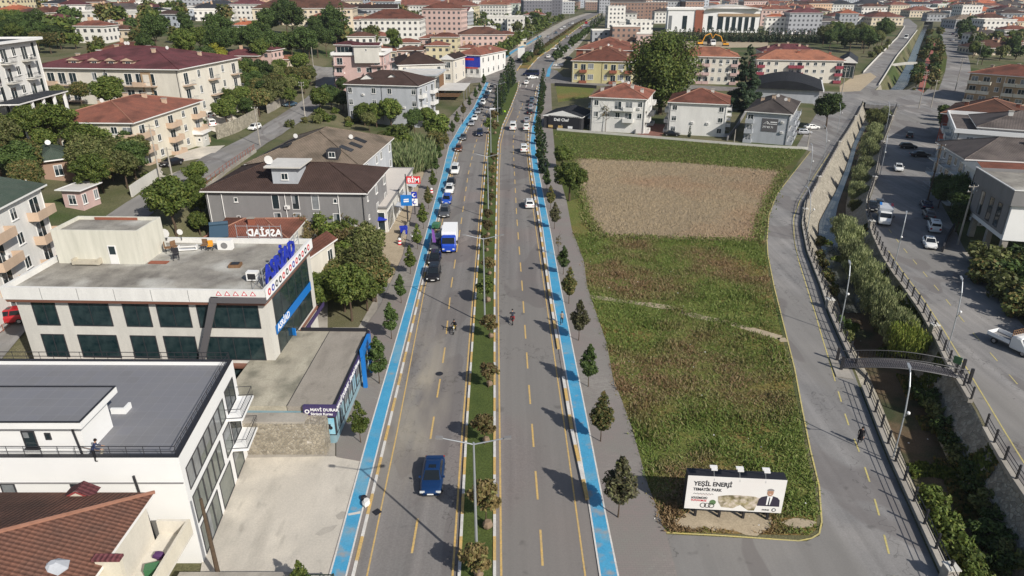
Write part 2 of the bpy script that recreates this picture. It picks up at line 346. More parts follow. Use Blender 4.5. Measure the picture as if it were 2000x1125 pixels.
RED = tiles('tiles_orange', (.25, .095, .065), (.17, .075, .055)); ORG = tiles('tiles_bright', (.42, .13, .065), (.32, .11, .06))
MAR = tiles('tiles_maroon', (.15, .052, .058), (.115, .045, .048)); BRN = tiles('tiles_brown', (.05, .032, .027), (.07, .045, .038))
TAN = tiles('tiles_tan', (.28, .22, .17), (.21, .17, .13)); OLD = tiles('tiles_old', (.15, .07, .048), (.1, .055, .042)); GRY = tiles('tiles_grey', (.13, .11, .1), (.1, .085, .08))
TER = tiles('tiles_terracotta', (.36, .15, .09), (.27, .12, .08)); DKG = tiles('sheet_dark', (.03, .033, .04), (.045, .048, .055)); GRN = tiles('sheet_green', (.045, .065, .05), (.06, .075, .06), .85)
flatr = mat('flat_roof', (.2, .185, .165), .9, (.33, .31, .27), .35, c3=(.5, .49, .45), s3=.16, fine=.12, spread=.3, fblk=stains)
flatw = mat('white_roof', (.62, .6, .56), .7, (.5, .48, .45), .4)
slate = mat('roof_slabs', (.16, .16, .17), .75, (.195, .195, .205), .3, fblk=brick(1., 1., .012, (.24, .24, .25), (.18, .182, .2), 0))
WH = wall('white', (.74, .73, .7)); WH2 = wall('offwhite', (.62, .6, .55)); CR = wall('cream', (.68, .63, .52)); CR2 = wall('pale_cream', (.68, .64, .56))
PK = wall('pink', (.56, .4, .37)); GRW = wall('grey', (.24, .235, .235)); LG = wall('light_grey', (.45, .47, .5)); YL = wall('yellow', (.56, .5, .27)); GN = wall('green', (.45, .55, .42)); BR = wall('brick', (.3, .11, .07)); OC = wall('ochre', (.42, .3, .19)); DK = wall('dark', (.05, .05, .055)); BL = wall('blue', (.03, .06, .3)); PC = wall('peach', (.56, .42, .31))
# ================================================================== ground, river, roads
def xa(poly, y):                                            # x of a measured edge at photo height y (runs on past its ends)
    if y >= poly[0][1]: a, b = poly[0], poly[1]
    elif y <= poly[-1][1]: a, b = poly[-2], poly[-1]
    else:
        for a, b in zip(poly, poly[1:]):
            if a[1] >= y >= b[1]: break
    return a[0]+(b[0]-a[0])*(y-a[1])/(b[1]-a[1])
def ys(polys, y0, y1, n=24):
    s = {y0, y1}
    for p in polys: s |= {q[1] for q in p if y1 < q[1] < y0}
    s |= {y0+(y1-y0)*(i/n)**.7 for i in range(n)}
    s |= {q for q in (PX((0, k, 0))[1] for k, _ in KN[1:-1]) if y1 < q < y0}
    return sorted(s, reverse=True)
def strip(mb, L, R, y0, y1, z, m, base=None):
    Y = ys([L, R], y0, y1); a = [G(xa(L, y), y) for y in Y]; b = [G(xa(R, y), y) for y in Y]
    for p in a+b: p.z = z
    for i in range(len(Y)-1):
        mb.quad(a[i], b[i], b[i+1], a[i+1], m)
        if base is not None:
            for P, Q in ((a[i+1], a[i]), (b[i], b[i+1])):
                mb.quad((P.x, P.y, base), (Q.x, Q.y, base), Q, P, m)
    if base is not None:
        mb.quad((a[0].x, a[0].y, base), (b[0].x, b[0].y, base), b[0], a[0], m); mb.quad((b[-1].x, b[-1].y, base), (a[-1].x, a[-1].y, base), a[-1], b[-1], m)
def poly(mb, pts, z, m, base=None, ter=False):
    P = [(T(*p) if ter else G(*p)) for p in pts]; Q = [(p.x, p.y, (p.z if ter else 0)+z) for p in P]
    a = sum(Q[i][0]*Q[(i+1) % len(Q)][1]-Q[(i+1) % len(Q)][0]*Q[i][1] for i in range(len(Q)))
    if a < 0: Q.reverse()
    mb.sheet(Q, m) if not ter else mb.face(Q, m)
    if base is not None:
        for i in range(len(Q)):
            c, d = Q[i], Q[(i+1) % len(Q)]; mb.quad((c[0], c[1], base), (d[0], d[1], base), d, c, m)
def pline(pts, z=0., step=None):                            # measured polyline -> world polyline
    return [G(x, y, 0) + Vector((0, 0, z)) for x, y in pts]
def resample(P, step):
    out = [P[0].copy()]; need = step
    for a, b in zip(P, P[1:]):
        d = (b-a).length; t = 0
        while d-t >= need:
            t += need; out.append(a.lerp(b, t/d)); need = step
        need -= d-t
    return out
# --- river edges: measured tops (z 0) and feet (z -4)
WT = [(1842, 1125), (1810, 1055), (1767, 960), (1740, 900), (1717, 843), (1672, 727), (1642, 662), (1620, 612), (1604, 562), (1577, 493), (1567, 441), (1572, 401), (1604, 343), (1639, 281), (1674, 225), (1686, 200), (1716, 170), (1738, 143), (1755, 115), (1778, 80), (1795, 55), (1806, 42)]
WF = [(1850, 1120), (1810, 1028), (1785, 943), (1762, 890), (1742, 843), (1707, 754), (1672, 687), (1650, 634), (1627, 562), (1605, 500), (1594, 450), (1602, 425), (1630, 376), (1650, 331), (1665, 281), (1693, 225), (1703, 200), (1745, 170), (1768, 130), (1785, 90), (1799, 60), (1808, 44)]
ET = [(2110, 1125), (2060, 1055), (2000, 968), (1975, 930), (1945, 880), (1925, 843), (1905, 802), (1882, 762), (1857, 722), (1832, 670), (1800, 612), (1765, 562), (1750, 543), (1725, 503), (1707, 463), (1694, 421), (1695, 393), (1712, 343), (1724, 281), (1745, 225), (1755, 200), (1792, 170), (1803, 130), (1812, 100), (1820, 60), (1823, 42)]
EF = [(1975, 1120), (1915, 1020), (1865, 930), (1825, 843), (1795, 750), (1768, 680), (1732, 620), (1702, 562), (1668, 500), (1652, 440), (1652, 393), (1668, 340), (1682, 281), (1715, 225), (1727, 200), (1772, 170), (1788, 125), (1798, 90), (1809, 60), (1815, 44)]
def wcurve(pts, z=0.):
    P = [G(x, y, z) for x, y in pts]; P.sort(key=lambda p: p.y)
    d = P[1]-P[0]; P.insert(0, P[0]-d*((P[0].y+45)/d.y)); return P
def xat(P, y):
    if y <= P[0].y: return P[0].x
    for a, b in zip(P, P[1:]):
        if a.y <= y <= b.y: return a.x+(b.x-a.x)*(y-a.y)/(b.y-a.y)
    return P[-1].x
cWT, cWF, cET, cEF = wcurve(WT), wcurve(WF, -4), wcurve(ET), wcurve(EF, -4)
REND = 660.
rows = sorted(set([-45.] + [p.y for p in cWT+cET if p.y < REND] + [k for k, _ in KN if -45 < k < REND] + [float(y) for y in HY if -45 < y < REND] + list(range(-40, 300, 10)) + list(range(300, 660, 20)) + [REND]))
mb = MB()
cols = sorted(set([-9000, -3000, -1500]+HX+list(range(-420, -20, 10))+[-10, 0, 10, 20, 28]))
for y0, y1 in zip(rows, rows[1:]):
    a0, a1, b0, b1 = xat(cWT, y0), xat(cWT, y1), xat(cET, y0), xat(cET, y1)
    c0 = cols+[a0]; c1 = cols+[a1]
    for i in range(len(c0)-1):
        mb.quad((c0[i], y0, hz(c0[i], y0)), (c0[i+1], y0, hz(c0[i+1], y0)), (c1[i+1], y1, hz(c1[i+1], y1)), (c1[i], y1, hz(c1[i], y1)), earth)
    mb.quad((b0, y0, 0), (9000, y0, 0), (9000, y1, 0), (b1, y1, 0), earth)
cf = [-9000, -900, -420, -200, -130, -95, -78, -62, -54, -50, -42, -30]
rf = [REND, 1000, 1200, 1600, 2000, 2500, 11000]
for y0, y1 in zip(rf, rf[1:]):                              # the hill dies out beyond the river's end
    for x0, x1 in zip(cf, cf[1:]): mb.quad(*[(x, y, hz(x, y)) for x, y in ((x0, y0), (x1, y0), (x1, y1), (x0, y1))], earth)
    mb.quad((-30, y0, 0), (9000, y0, 0), (9000, y1, 0), (-30, y1, 0), earth)
mb.quad((-9000, -900, 0), (9000, -900, 0), (9000, -45, 0), (-9000, -45, 0), earth)
struct('ground', mb)
mb = MB(); mw = MB(); me = MB()
for y0, y1 in zip(rows, rows[1:]):
    A = [(xat(c, y), y) for c in (cWT, cWF, cEF, cET) for y in (y0, y1)]
    wt0, wt1, wf0, wf1, ef0, ef1, et0, et1 = A
    grassy = y0 > 275
    me.quad((*wt0, 0), (*wf0, -4), (*wf1, -4), (*wt1, 0), earth if grassy else bankst)
    me.quad((*ef0, -4), (*et0, 0), (*et1, 0), (*ef1, -4), earth if grassy else bankst)
    mb.quad((*wf0, -4), (*ef0, -4), (*ef1, -4), (*wf1, -4), mud)
    if y0 >= 84:                                           # running water west of the bushes
        k = .62 if y0 < 275 else 1.
        mw.quad((wf0[0]+.2, y0, -3.9), (wf0[0]+(ef0[0]-wf0[0])*k-.2, y0, -3.9), (wf1[0]+(ef1[0]-wf1[0])*k-.2, y1, -3.9), (wf1[0]+.2, y1, -3.9), water)
struct('stream_bed', mb); struct('river_bank', me); struct('stream', mw)
# --- plots and yards
mb = MB()
GR = [(1300, 1040), (1265, 948), (1236, 843), (1215, 785), (1197, 740), (1185, 672), (1147, 562), (1140, 510), (1117, 450), (1107, 395), (1086, 320), (1079, 256)]
PR = [(1580, 1046), (1594, 1035), (1597, 1000), (1590, 950), (1574, 880), (1558, 800), (1543, 720), (1524, 640), (1505, 560), (1495, 500), (1492, 470), (1495, 420), (1510, 380), (1545, 335), (1578, 294)]
struct('ploughed_field', (lambda b: (poly(b, [(1122, 309), (1330, 316), (1532, 334), (1510, 372), (1488, 420), (1478, 471), (1300, 467), (1170, 462), (1150, 430), (1136, 380)], .02, soil), b)[1])(MB()))
b = MB(); poly(b, [(1079, 256), (1300, 268), (1578, 290), (1545, 335), (1520, 368), (1532, 334), (1330, 315), (1120, 308), (1136, 384), (1107, 395), (1086, 320)], .012, lawn2); struct('green_field', b)
b = MB(); poly(b, GR[:9]+[(1107, 395), (1138, 384), (1150, 430), (1170, 463), (1300, 468), (1478, 472), (1492, 440)]+PR[5:6][:0]+[(1492, 470), (1495, 500), (1505, 560), (1524, 640), (1543, 720), (1558, 800), (1574, 880), (1590, 950), (1597, 1000), (1594, 1035), (1580, 1046)], .015, rough_g); struct('rough_meadow', b)
b = MB()
pth = [(1147, 578), (1200, 586), (1260, 594), (1320, 603), (1340, 612), (1370, 620), (1420, 630), (1465, 643), (1525, 660), (1532, 668)]
PP = pline(pth)
for i in range(len(PP)-1):
    w = .5+.3*random.random(); dr = (PP[i+1]-PP[i]).normalized(); n_ = Vector((-dr.y, dr.x, 0))*w
    b.quad(*[(p.x, p.y, .028) for p in (PP[i]-n_, PP[i+1]-n_, PP[i+1]+n_, PP[i]+n_)], dirt)
for zi, (c, rx, ry) in enumerate((((1392, 1008), 2.3, 1.6), ((1455, 1018), 2.1, 1.5), ((1345, 1022), 1.3, .7), ((1560, 1022), 1.3, .6))):
    c = G(*c); b.face([(c.x+rx*cos(t*pi/9)*random.uniform(.8, 1.15), c.y+ry*sin(t*pi/9)*random.uniform(.8, 1.15), .03+.004*zi) for t in range(18)], dirt)
struct('footpath', b)
YARD = [(330, 1500), (395, 1100), (440, 950), (455, 897), (655, 893), (706, 893), (691, 950), (642, 1125), (537, 1500)]
b = MB(); poly(b, YARD, .125, yardm)
poly(b, [(690, 560), (715, 405), (745, 404), (790, 330), (833, 335), (800, 430), (787, 500), (760, 560)], .05, dirt)
poly(b, [(480, 800), (500, 770), (520, 760), (650, 640), (700, 640), (745, 560), (760, 562), (700, 745), (655, 860), (655, 895), (455, 897), (440, 800)], .04, concrete)
poly(b, [(350, 590), (640, 560), (640, 640), (480, 780), (200, 700), (60, 640), (10, 590)], .03, concrete)
struct('yard', b)
b = MB(); poly(b, [(735, 660), (790, 655), (790, 560), (740, 550)], .06, asphalt2)
for pg in ([(350, 300), (395, 288), (440, 285), (420, 300), (365, 330), (315, 350), (300, 335)], [(385, 225), (440, 215), (470, 235), (430, 262), (395, 250)]): poly(b, pg, .15, yardm, ter=True)
struct('parking_lot', b)
# --- the boulevard
LBL = [(1125, 645), (843, 722), (562, 804), (340, 864), (286, 877), (247, 899), (211, 925), (161, 949)]
LBR = [(1125, 677), (843, 747), (562, 818), (340, 876.5), (286, 891), (247, 912), (211, 935), (161, 955)]
LK = [(1125, 690), (843, 757), (562, 823), (340, 880.5), (286, 896), (247, 916), (211, 938.5), (161, 958)]
ML = [(1125, 897), (843, 911), (562, 930), (340, 947), (275, 954), (255, 953), (235, 958), (211, 966), (190, 973), (165, 986), (158, 993)]
MR = [(1125, 966), (562, 966), (340, 971), (281, 973), (247, 981), (211, 997), (175, 1011), (158, 1014)]
RK = [(1125, 1186), (978, 1147), (843, 1117), (562, 1071), (441, 1054), (340, 1037), (281, 1031), (247, 1033), (211, 1040), (165, 1050)]
RBL = [(1125, 1172), (983, 1150), (843, 1125), (562, 1076), (441, 1059), (340, 1042), (286, 1035), (247, 1039), (211, 1047), (170, 1053)]
RBR = [(1125, 1207), (983, 1178), (843, 1151), (562, 1095), (441, 1073), (340, 1053), (286, 1046), (247, 1046.5), (211, 1052), (170, 1057)]
SWL = [(1125, 641), (950, 690), (903, 703), (895, 657), (860, 657), (745, 698), (650, 706), (600, 742), (500, 787), (400, 808), (281, 848), (230, 878), (190, 915), (161, 938)]
SWR = [(1125, 1322), (1040, 1300), (948, 1265), (843, 1236), (785, 1215), (740, 1197), (672, 1185), (562, 1147), (510, 1140), (450, 1117), (395, 1107), (320, 1086), (256, 1080), (170, 1076)]
sw = lambda p: [(x, y) for y, x in p]
LBL, LBR, LK, ML, MR, RBL, RBR, SWL, SWR = [[(b_, a_) for a_, b_ in p] for p in (LBL, LBR, LK, ML, MR, RBL, RBR, SWL, SWR)]
RK = [(b_, a_) for a_, b_ in RK]
RKB = [(1172, 1125), (1147, 978), (1117, 843), (1071, 562), (1054, 441), (1037, 340), (1031, 281), (1033, 247), (1040, 211), (1050, 165)]
U_LL = [(960, 152), (985, 128), (1000, 114), (1030, 91), (1062, 75), (1087, 57), (1112, 42), (1141, 31), (1170, 22)]
U_ML = [(1010, 138), (1024, 118), (1060, 90), (1087, 74), (1112, 54), (1144, 41), (1172, 27)]
U_MR = [(1029, 138), (1048, 116), (1075, 97), (1109, 70), (1137, 49), (1175, 27)]
U_RR = [(1072, 138), (1087, 112), (1112, 90), (1140, 62), (1161, 41), (1181, 26)]
U_SL = [(935, 152), (960, 128), (985, 108), (1015, 88), (1048, 70), (1075, 54), (1102, 40), (1135, 29), (1166, 21)]
U_SR = [(1092, 138), (1108, 112), (1130, 90), (1153, 62), (1170, 41), (1188, 26)]
b = MB()
strip(b, LK, ML, 1500, 158, .04, asphalt); strip(b, MR, RKB, 1500, 158, .04, asphalt)
poly(b, [(700, 204), (865, 190), (878, 168), (938, 161), (958, 161), (986, 161), (1014, 161), (1052, 161), (1078, 163), (1180, 168), (1300, 173), (1470, 180), (1470, 172), (1300, 164), (1180, 158), (1100, 150), (1088, 138), (1072, 134), (1030, 134), (1010, 134), (980, 134), (950, 145), (900, 152), (840, 158), (700, 172)], .035, asphalt)
strip(b, U_LL, U_ML, 138, 26, .04, asphalt); strip(b, U_MR, U_RR, 138, 26, .04, asphalt)
struct('boulevard', b)
b = MB(); strip(b, SWL, LK, 1500, 161, .14, paving, 0); strip(b, U_SL, U_LL, 134, 26, .14, concrete, 0)
struct('pavement', b)
b = MB(); strip(b, RKB, SWR, 1500, 162, .1, paving, 0); strip(b, U_RR, U_SR, 134, 26, .14, concrete, 0)
struct('pavement', b)
b = MB(); strip(b, LBL, LBR, 1500, 161, .147, bluep); strip(b, RBL, RBR, 1500, 165, .107, bluep)
U_B0 = [(950, 140), (975, 118), (1000, 100), (1028, 86), (1058, 68)]; U_B1 = [(958, 140), (983, 118), (1007, 100), (1033, 86), (1062, 68)]
strip(b, U_B0, U_B1, 134, 70, .147, bluep); strip(b, [(1066, 150), (1070, 135), (1085, 115)], [(1073, 150), (1076, 135), (1089, 115)], 150, 115, .05, bluep)
struct('bike_lane', b)
b = MB()
def line(b, P, w, z, m, dash=None, gap=None, phase=0):
    P = [Vector((p[0], p[1], 0)) for p in P]
    kn = [k for k, _ in KN[1:-1]]; P2 = [P[0]]
    for p, q in zip(P, P[1:]):
        cut = sorted([(k-p.y)/(q.y-p.y) for k in kn if (k-p.y)*(k-q.y) < 0]) if abs(q.y-p.y) > 1e-6 else []
        P2 += [p.lerp(q, t) for t in cut]+[q]
    P = P2
    if dash: 
        tot = 0; segs = []
        per = dash+gap; s = phase; L = sum((q-p).length for p, q in zip(P, P[1:]))
        def at(d):
            for p, q in zip(P, P[1:]):
                l = (q-p).length
                if d <= l: return p.lerp(q, d/l)
                d -= l
            return P[-1].copy()
        while s < L: segs.append([at(s), at(min(s+dash, L))]); s += per
    else: segs = [P]
    for sg in segs:
        for p, q in zip(sg, sg[1:]):
            d = q-p
            if d.length < .01: continue
            n = Vector((-d.y, d.x, 0)).normalized()*w/2
            b.quad(*[(c.x, c.y, z) for c in (p+n, q+n, q-n, p-n)][::-1], m)
def plW(pts, y0=1500, y1=None):
    y1 = y1 or pts[-1][1]; return [G(xa(pts, y), y) for y in ys([pts], y0, y1, 12)]
for p, z in ((LBL, .152), (LBR, .152), (RBL, .112), (RBR, .112)): line(b, plW(p), .13, z, whitep)
YL1 = [(717, 1125), (776, 843), (830, 562), (858, 460), (884, 340), (900, 286)]
YM1 = [(884, 1125), (903, 843), (925, 562), (943, 340), (951, 262)]
YM2 = [(979, 1125), (976, 843), (973, 562), (975, 340), (978, 281), (986, 247), (1002, 211)]
YR1 = [(1143, 1125), (1104, 843), (1063, 562), (1040, 400), (1029, 300), (1027, 262)]
for p in (YM1, YM2): line(b, plW(p), .16, .05, yellowp)
line(b, plW(YR1, 1500, 262), .13, .05, yellowp); line(b, plW(YL1), .12, .05, yellowp)
D1 = [(797, 1125), (820, 990), (843, 843), (868, 690), (881, 562), (900, 440), (914, 343), (926, 290), (945, 230), (965, 190)]
D2 = [(1061, 1125), (1055, 1030), (1048, 950), (1040, 843), (1032, 740), (1020, 562), (1009, 420), (1002, 281), (1007, 240), (1022, 200)]
line(b, plW(D1), .17, .05, yellowp, 3.6, 3.4, 1.2); line(b, plW(D2), .17, .05, yellowp, 3.6, 3.4, 0)
for k in range(7):                                          # give-way marks and zebra by the crossroads
    x = 1008+k*6; a_, c_ = G(x+3, 165), G(x+1, 171); line(b, [a_, c_], .3, .05, whitep) if k % 2 else None
line(b, [G(x, y) for x, y in U_MR], .3, .06, yellowp); line(b, [G(x, y) for x, y in U_ML], .25, .06, yellowp)
MK = b
# --- kerbs: blocks painted yellow and white by turns
kb = MB()
def kerb(P, w, z0, z1, L, mats, gap=.02):
    R = resample(P, L)
    for i in range(len(R)-1):
        p, q = R[i], R[i+1]; d = (q-p).normalized(); q = q-d*gap; n = Vector((-d.y, d.x, 0))*w/2
        c = [p-n, q-n, q+n, p+n]; kb.hexa([(v.x, v.y, z0) for v in c]+[(v.x, v.y, z1) for v in c], mats[i % len(mats)])
YW = [yellowp, whitep]
for pts in (LK, ML, MR): kerb(plW(pts, 1500), .22, .0, .18, 2.4, YW)
kerb([G(xa(RKB, y), y) for y in range(978, 730, -8)], .3, 0, .25, 2.4, YW); kerb([G(xa(RKB, y), y) for y in range(683, 165, -6)], .3, 0, .25, 2.4, YW)
for pts in (U_MR, U_ML): kerb([G(x, y) for x, y in pts], .3, 0, .25, 7, [yellowp, yellowp, whitep])
struct('kerb', kb)
mbd = MB(); strip(mbd, [(x+2, y) for x, y in ML], [(x-2, y) for x, y in MR], 1500, 162, .12, lawn); strip(mbd, U_ML, U_MR, 134, 27, .12, rough_g)
struct('median_strip', mbd)
# --- the streets along the river
b = MB()
RL = [(1250, 1500), (1322, 1125), (1300, 1044), (1575, 1058), (1600, 1047), (1607, 1025), (1600, 950), (1583, 880), (1567, 800), (1552, 720), (1532, 640), (1512, 560), (1500, 500), (1498, 470), (1502, 420), (1517, 380), (1552, 335), (1583, 296), (1556, 286), (1580, 245), (1600, 214), (1580, 196), (1470, 184), (1470, 172), (1640, 180), (1685, 143), (1720, 105), (1750, 75), (1765, 52), (1755, 38), (1775, 36), (1792, 50), (1788, 62), (1770, 88), (1745, 118), (1732, 143), (1716, 170)]
pts = [(G(*p).x, G(*p).y) for p in RL]
ed = [(xat(cWT, y)-.3, y) for y in [p.y for p in reversed(cWT)] if y < 295 and y > -30]
ed += [(xat(cWT, -30), -30)]
P = [(x, y, .03) for x, y in pts+ed]
b.sheet(P, asphalt2)
struct('riverside_road', b)
b = MB()
east = [(xat(cET, p.y)+.3, p.y) for p in cET if -30 < p.y < 300] 
RR = [(1840, 178), (1838, 215), (1838, 250), (1832, 300), (1832, 350), (1840, 400), (1862, 440), (1880, 480), (1905, 525), (1960, 590), (2010, 650), (2120, 780), (2330, 1000), (2700, 1400)]
b.sheet([(x, y, .03) for x, y in [(cET[0].x+2, -30)]+east+[(G(*p).x, G(*p).y) for p in RR]], asphalt2)
poly(b, [(1640, 178), (1688, 200), (1755, 208), (1840, 216), (2100, 214), (2100, 190), (1900, 178), (1840, 180), (1800, 186), (1716, 176)], .022, asphalt2)
poly(b, [(1830, 185), (1846, 140), (1850, 112), (1842, 85), (1834, 58), (1838, 50), (1862, 52), (1880, 85), (1895, 125), (1898, 180)], .034, asphalt2)
struct('east_street', b)
bb = MB(); poly(bb, [(1690, 204), (1756, 209), (1838, 200), (1792, 176), (1716, 176)], .12, asphalt2, -1.2); struct('road_bridge_deck', bb)
bb = MB(); poly(bb, [(1800, 186), (1846, 140), (1850, 112), (1842, 85), (1834, 58), (1822, 58), (1812, 100), (1806, 130), (1798, 165)], .03, lawn2); struct('park_lawn', bb)
bb = MB(); poly(bb, [(1788, 192), (1801, 192), (1812, 150), (1822, 105), (1830, 75), (1824, 75), (1812, 105), (1800, 150)], .04, mat('red_path', (.3, .11, .09), .9)); struct('park_path', bb)
# painted lines of the riverside road
line(MK, [G(*p) for p in [(1250, 1500)][:0]+[(1300, 1041), (1400, 1046), (1500, 1053), (1560, 1057), (1585, 1052), (1600, 1043), (1605, 1020), (1600, 950), (1583, 880), (1567, 800), (1552, 720), (1532, 640), (1512, 560), (1500, 500), (1498, 470), (1502, 420), (1517, 380), (1552, 335), (1583, 296)]], .13, .042, yellow2)
line(MK, [G(*p) for p in [(1631, 745), (1625, 722), (1607, 664), (1590, 605), (1576, 562), (1560, 510), (1551, 470), (1550, 425), (1565, 385), (1590, 345), (1620, 300)]], .13, .042, yellow2)
line(MK, [G(*p) for p in [(1637, 765), (1655, 825), (1676, 877), (1695, 930), (1715, 1000), (1733, 1070), (1750, 1140), (1800, 1350)]], .14, .042, yellow2, 2, 2.2)
line(MK, [G(*p) for p in [(1735, 490), (1760, 527), (1800, 580), (1840, 640), (1900, 740), (1960, 840), (2000, 905), (2090, 1050)]], .13, .042, yellow2)
line(MK, [G(*p) for p in [(1700, 400), (1760, 480), (1835, 570), (1900, 650), (1960, 720), (2030, 800)]], .12, .042, yellow2, 2, 3)
struct('road_markings', MK)
# --- the hill street on the left
LS = [((612, 128), (650, 132)), ((617, 150), (662, 160)), ((616, 172), (652, 180)), ((598, 192), (628, 205)), ((560, 217), (604, 226)), ((520, 242), (560, 256)), ((480, 268), (522, 280)), ((440, 288), (497, 298)), ((400, 306), (465, 318)), ((355, 332), (428, 340)), ((315, 353), (395, 360)), ((275, 380), (350, 384)), ((245, 398), (315, 405)), ((205, 425), (280, 432)), ((100, 500), (200, 520)), ((10, 560), (90, 600)), ((-120, 640), (-10, 720))]
LSW = [(T(*a), T(*c)) for a, c in LS]
b = MB()
for (a, c), (a2, c2) in zip(LSW, LSW[1:]):
    n = max(1, int((a-a2).length/5)); k = 4
    for i in range(n):
        for j in range(k):
            q = []
            for s, t in ((i/n, j/k), (i/n, (j+1)/k), ((i+1)/n, (j+1)/k), ((i+1)/n, j/k)):
                p = a.lerp(a2, s).lerp(c.lerp(c2, s), t); q.append((p.x, p.y, hz(p.x, p.y)+.14))
            b.face(q, asphalt2)
struct('hill_street', b)
# ================================================================== builders
def text(txt, size, m, parent, loc, rot, name='lettering', ext=.012, align='LEFT', sx=1.):
    c = bpy.data.curves.new(name, 'FONT'); c.body = txt; c.size = size; c.extrude = ext; c.align_x = align; c.resolution_u = 2; c.offset = size*.022
    t = bpy.data.objects.new(name+'_tmp', c); me = bpy.data.meshes.new_from_object(t); bpy.data.objects.remove(t); bpy.data.curves.remove(c)
    me.materials.clear(); me.materials.append(m); me.name = name
    o = link(name, me, parent); o.location = loc; o.rotation_euler = rot; o.scale = (sx, 1, 1); return o
_W = {}
def win_mesh(w, h, fm, gm, mull, sill=True):
    k = (round(w, 2), round(h, 2), fm.name, gm.name, mull, random.randrange(4) if w < 2.4 else 0)
    if k in _W: return _W[k]
    f = MB(); t = .08
    f.box(-w/2, w/2, -.05, .02, 0, t, fm); f.box(-w/2, w/2, -.05, .02, h-t, h, fm)
    f.box(-w/2, -w/2+t, -.05, .02, t, h-t, fm); f.box(w/2-t, w/2, -.05, .02, t, h-t, fm)
    for i in range(mull):
        x = -w/2+w*(i+1)/(mull+1); f.box(x-.03, x+.03, -.04, .02, t, h-t, fm)
    if sill: f.box(-w/2-.08, w/2+.08, -.14, .02, -.07, -.003, fm)
    p = MB(); p.quad((-w/2+t, -.012, t), (w/2-t, -.012, t), (w/2-t, -.012, h-t), (-w/2+t, -.012, h-t), gm)
    if random.random() < .5 and h > 1 and w < 2.4:          # a blind or curtain drawn part of the way
        e_ = random.choice((0, w/2-t)); l_ = random.choice((t, h*.4, h*.6)); p.quad((-w/2+t, -.016, l_), (e_, -.016, l_), (e_, -.016, h-t), (-w/2+t, -.016, h-t), glassl)
    one = MB(); 
    for q in (f, p):
        n = len(one.v); one.v += q.v; one.f += [[n+i for i in fc] for fc in q.f]; one.m += [one.mi(q.mats[x]) for x in q.m]
    _W[k] = (f.mesh('window_frame'), p.mesh('pane'), one.mesh('window')); return _W[k]
def window(parent, loc, rz, w=1.2, h=1.35, fm=None, gm=None, mull=1, detail=2, sill=True, name='window'):
    a, b, c = win_mesh(w, h, fm or framew, gm or glassd, mull, sill)
    if detail < 2: o = link(name, c, parent); o.location = loc; o.rotation_euler = (0, 0, rz); return o
    o = link(name, a, parent); o.location = loc; o.rotation_euler = (0, 0, rz); link('pane', b, o); return o
_B = {}
def balcony(parent, loc, rz, w, out, slabm, style, detail=2, rail=None):
    k = (round(w, 1), out, slabm.name, style)
    if k not in _B:
        s = MB(); s.box(-w/2, w/2, -out, -.003, -.16, 0, slabm)
        r = MB()
        if style == 'solid':
            r.box(-w/2, w/2, -out, -out+.1, .003, .95, slabm); r.box(-w/2, -w/2+.1, -out+.1, -.003, .003, .95, slabm); r.box(w/2-.1, w/2, -out+.1, -.003, .003, .95, slabm)
        else:
            rm = darkmet if style == 'dark' else metalg
            for z in (.95, .12): r.bar((-w/2+.04, -out+.05, z), (w/2-.04, -out+.05, z), .03, n=4, m=rm); r.bar((-w/2+.04, -out+.05, z), (-w/2+.04, 0, z), .03, n=4, m=rm); r.bar((w/2-.04, -out+.05, z), (w/2-.04, 0, z), .03, n=4, m=rm)
            for i in range(int(w/.3)+1):
                x = -w/2+.05+(w-.1)*i/int(w/.3); r.bar((x, -out+.05, .1), (x, -out+.05, .95), .014, n=3, m=rm)
        _B[k] = (s.mesh('balcony'), r.mesh('railing'))
    s, r = _B[k]; o = link('balcony', s, parent); o.location = loc; o.rotation_euler = (0, 0, rz); link('railing', r, o); return o
def facade(root, org, rz, length, h, floors, spec, o):
    d = Vector((cos(rz), sin(rz), 0)); fh = h/floors; sp = spec if isinstance(spec, list) else [spec]*floors
    for i in range(floors):
        s = sp[i] if i < len(sp) else sp[-1]; zf = h-fh*(i+1)
        n = len(s)
        for j, ch in enumerate(s):
            if ch == ' ': continue
            p = Vector(org)+d*(length*(j+.5)/n); cw = length/n; z = zf+fh*.3
            kw = dict(fm=o.get('fm'), gm=o.get('gm'), detail=o.get('detail', 2))
            if ch == 'w': window(root, (p.x, p.y, z), rz, min(1.3, cw*.75), fh*.48, mull=1, **kw)
            elif ch == 'n': window(root, (p.x, p.y, z+fh*.15), rz, .6, fh*.25, mull=0, **kw)
            elif ch == 't': window(root, (p.x, p.y, zf+fh*.08), rz, min(1.2, cw*.8), fh*.82, mull=0, sill=False, **kw)
            elif ch == 'd': window(root, (p.x, p.y, z), rz, min(2.3, cw*.85), fh*.5, mull=2, **kw)
            elif ch == 'g': window(root, (p.x, p.y, zf+.1), rz, cw*.9, fh*.8, mull=3, sill=False, **kw)
            elif ch in 'bBc':
                window(root, (p.x, p.y, zf+.12), rz, min(2., cw*.7), fh*.72, mull=1, sill=False, name='balcony_door', **kw)
                balcony(root, (p.x, p.y, zf+.02), rz, min(cw*.96, 4.2), 1.3, o.get('bm', WH), {'b': 'metal', 'B': 'solid', 'c': 'dark'}[ch])
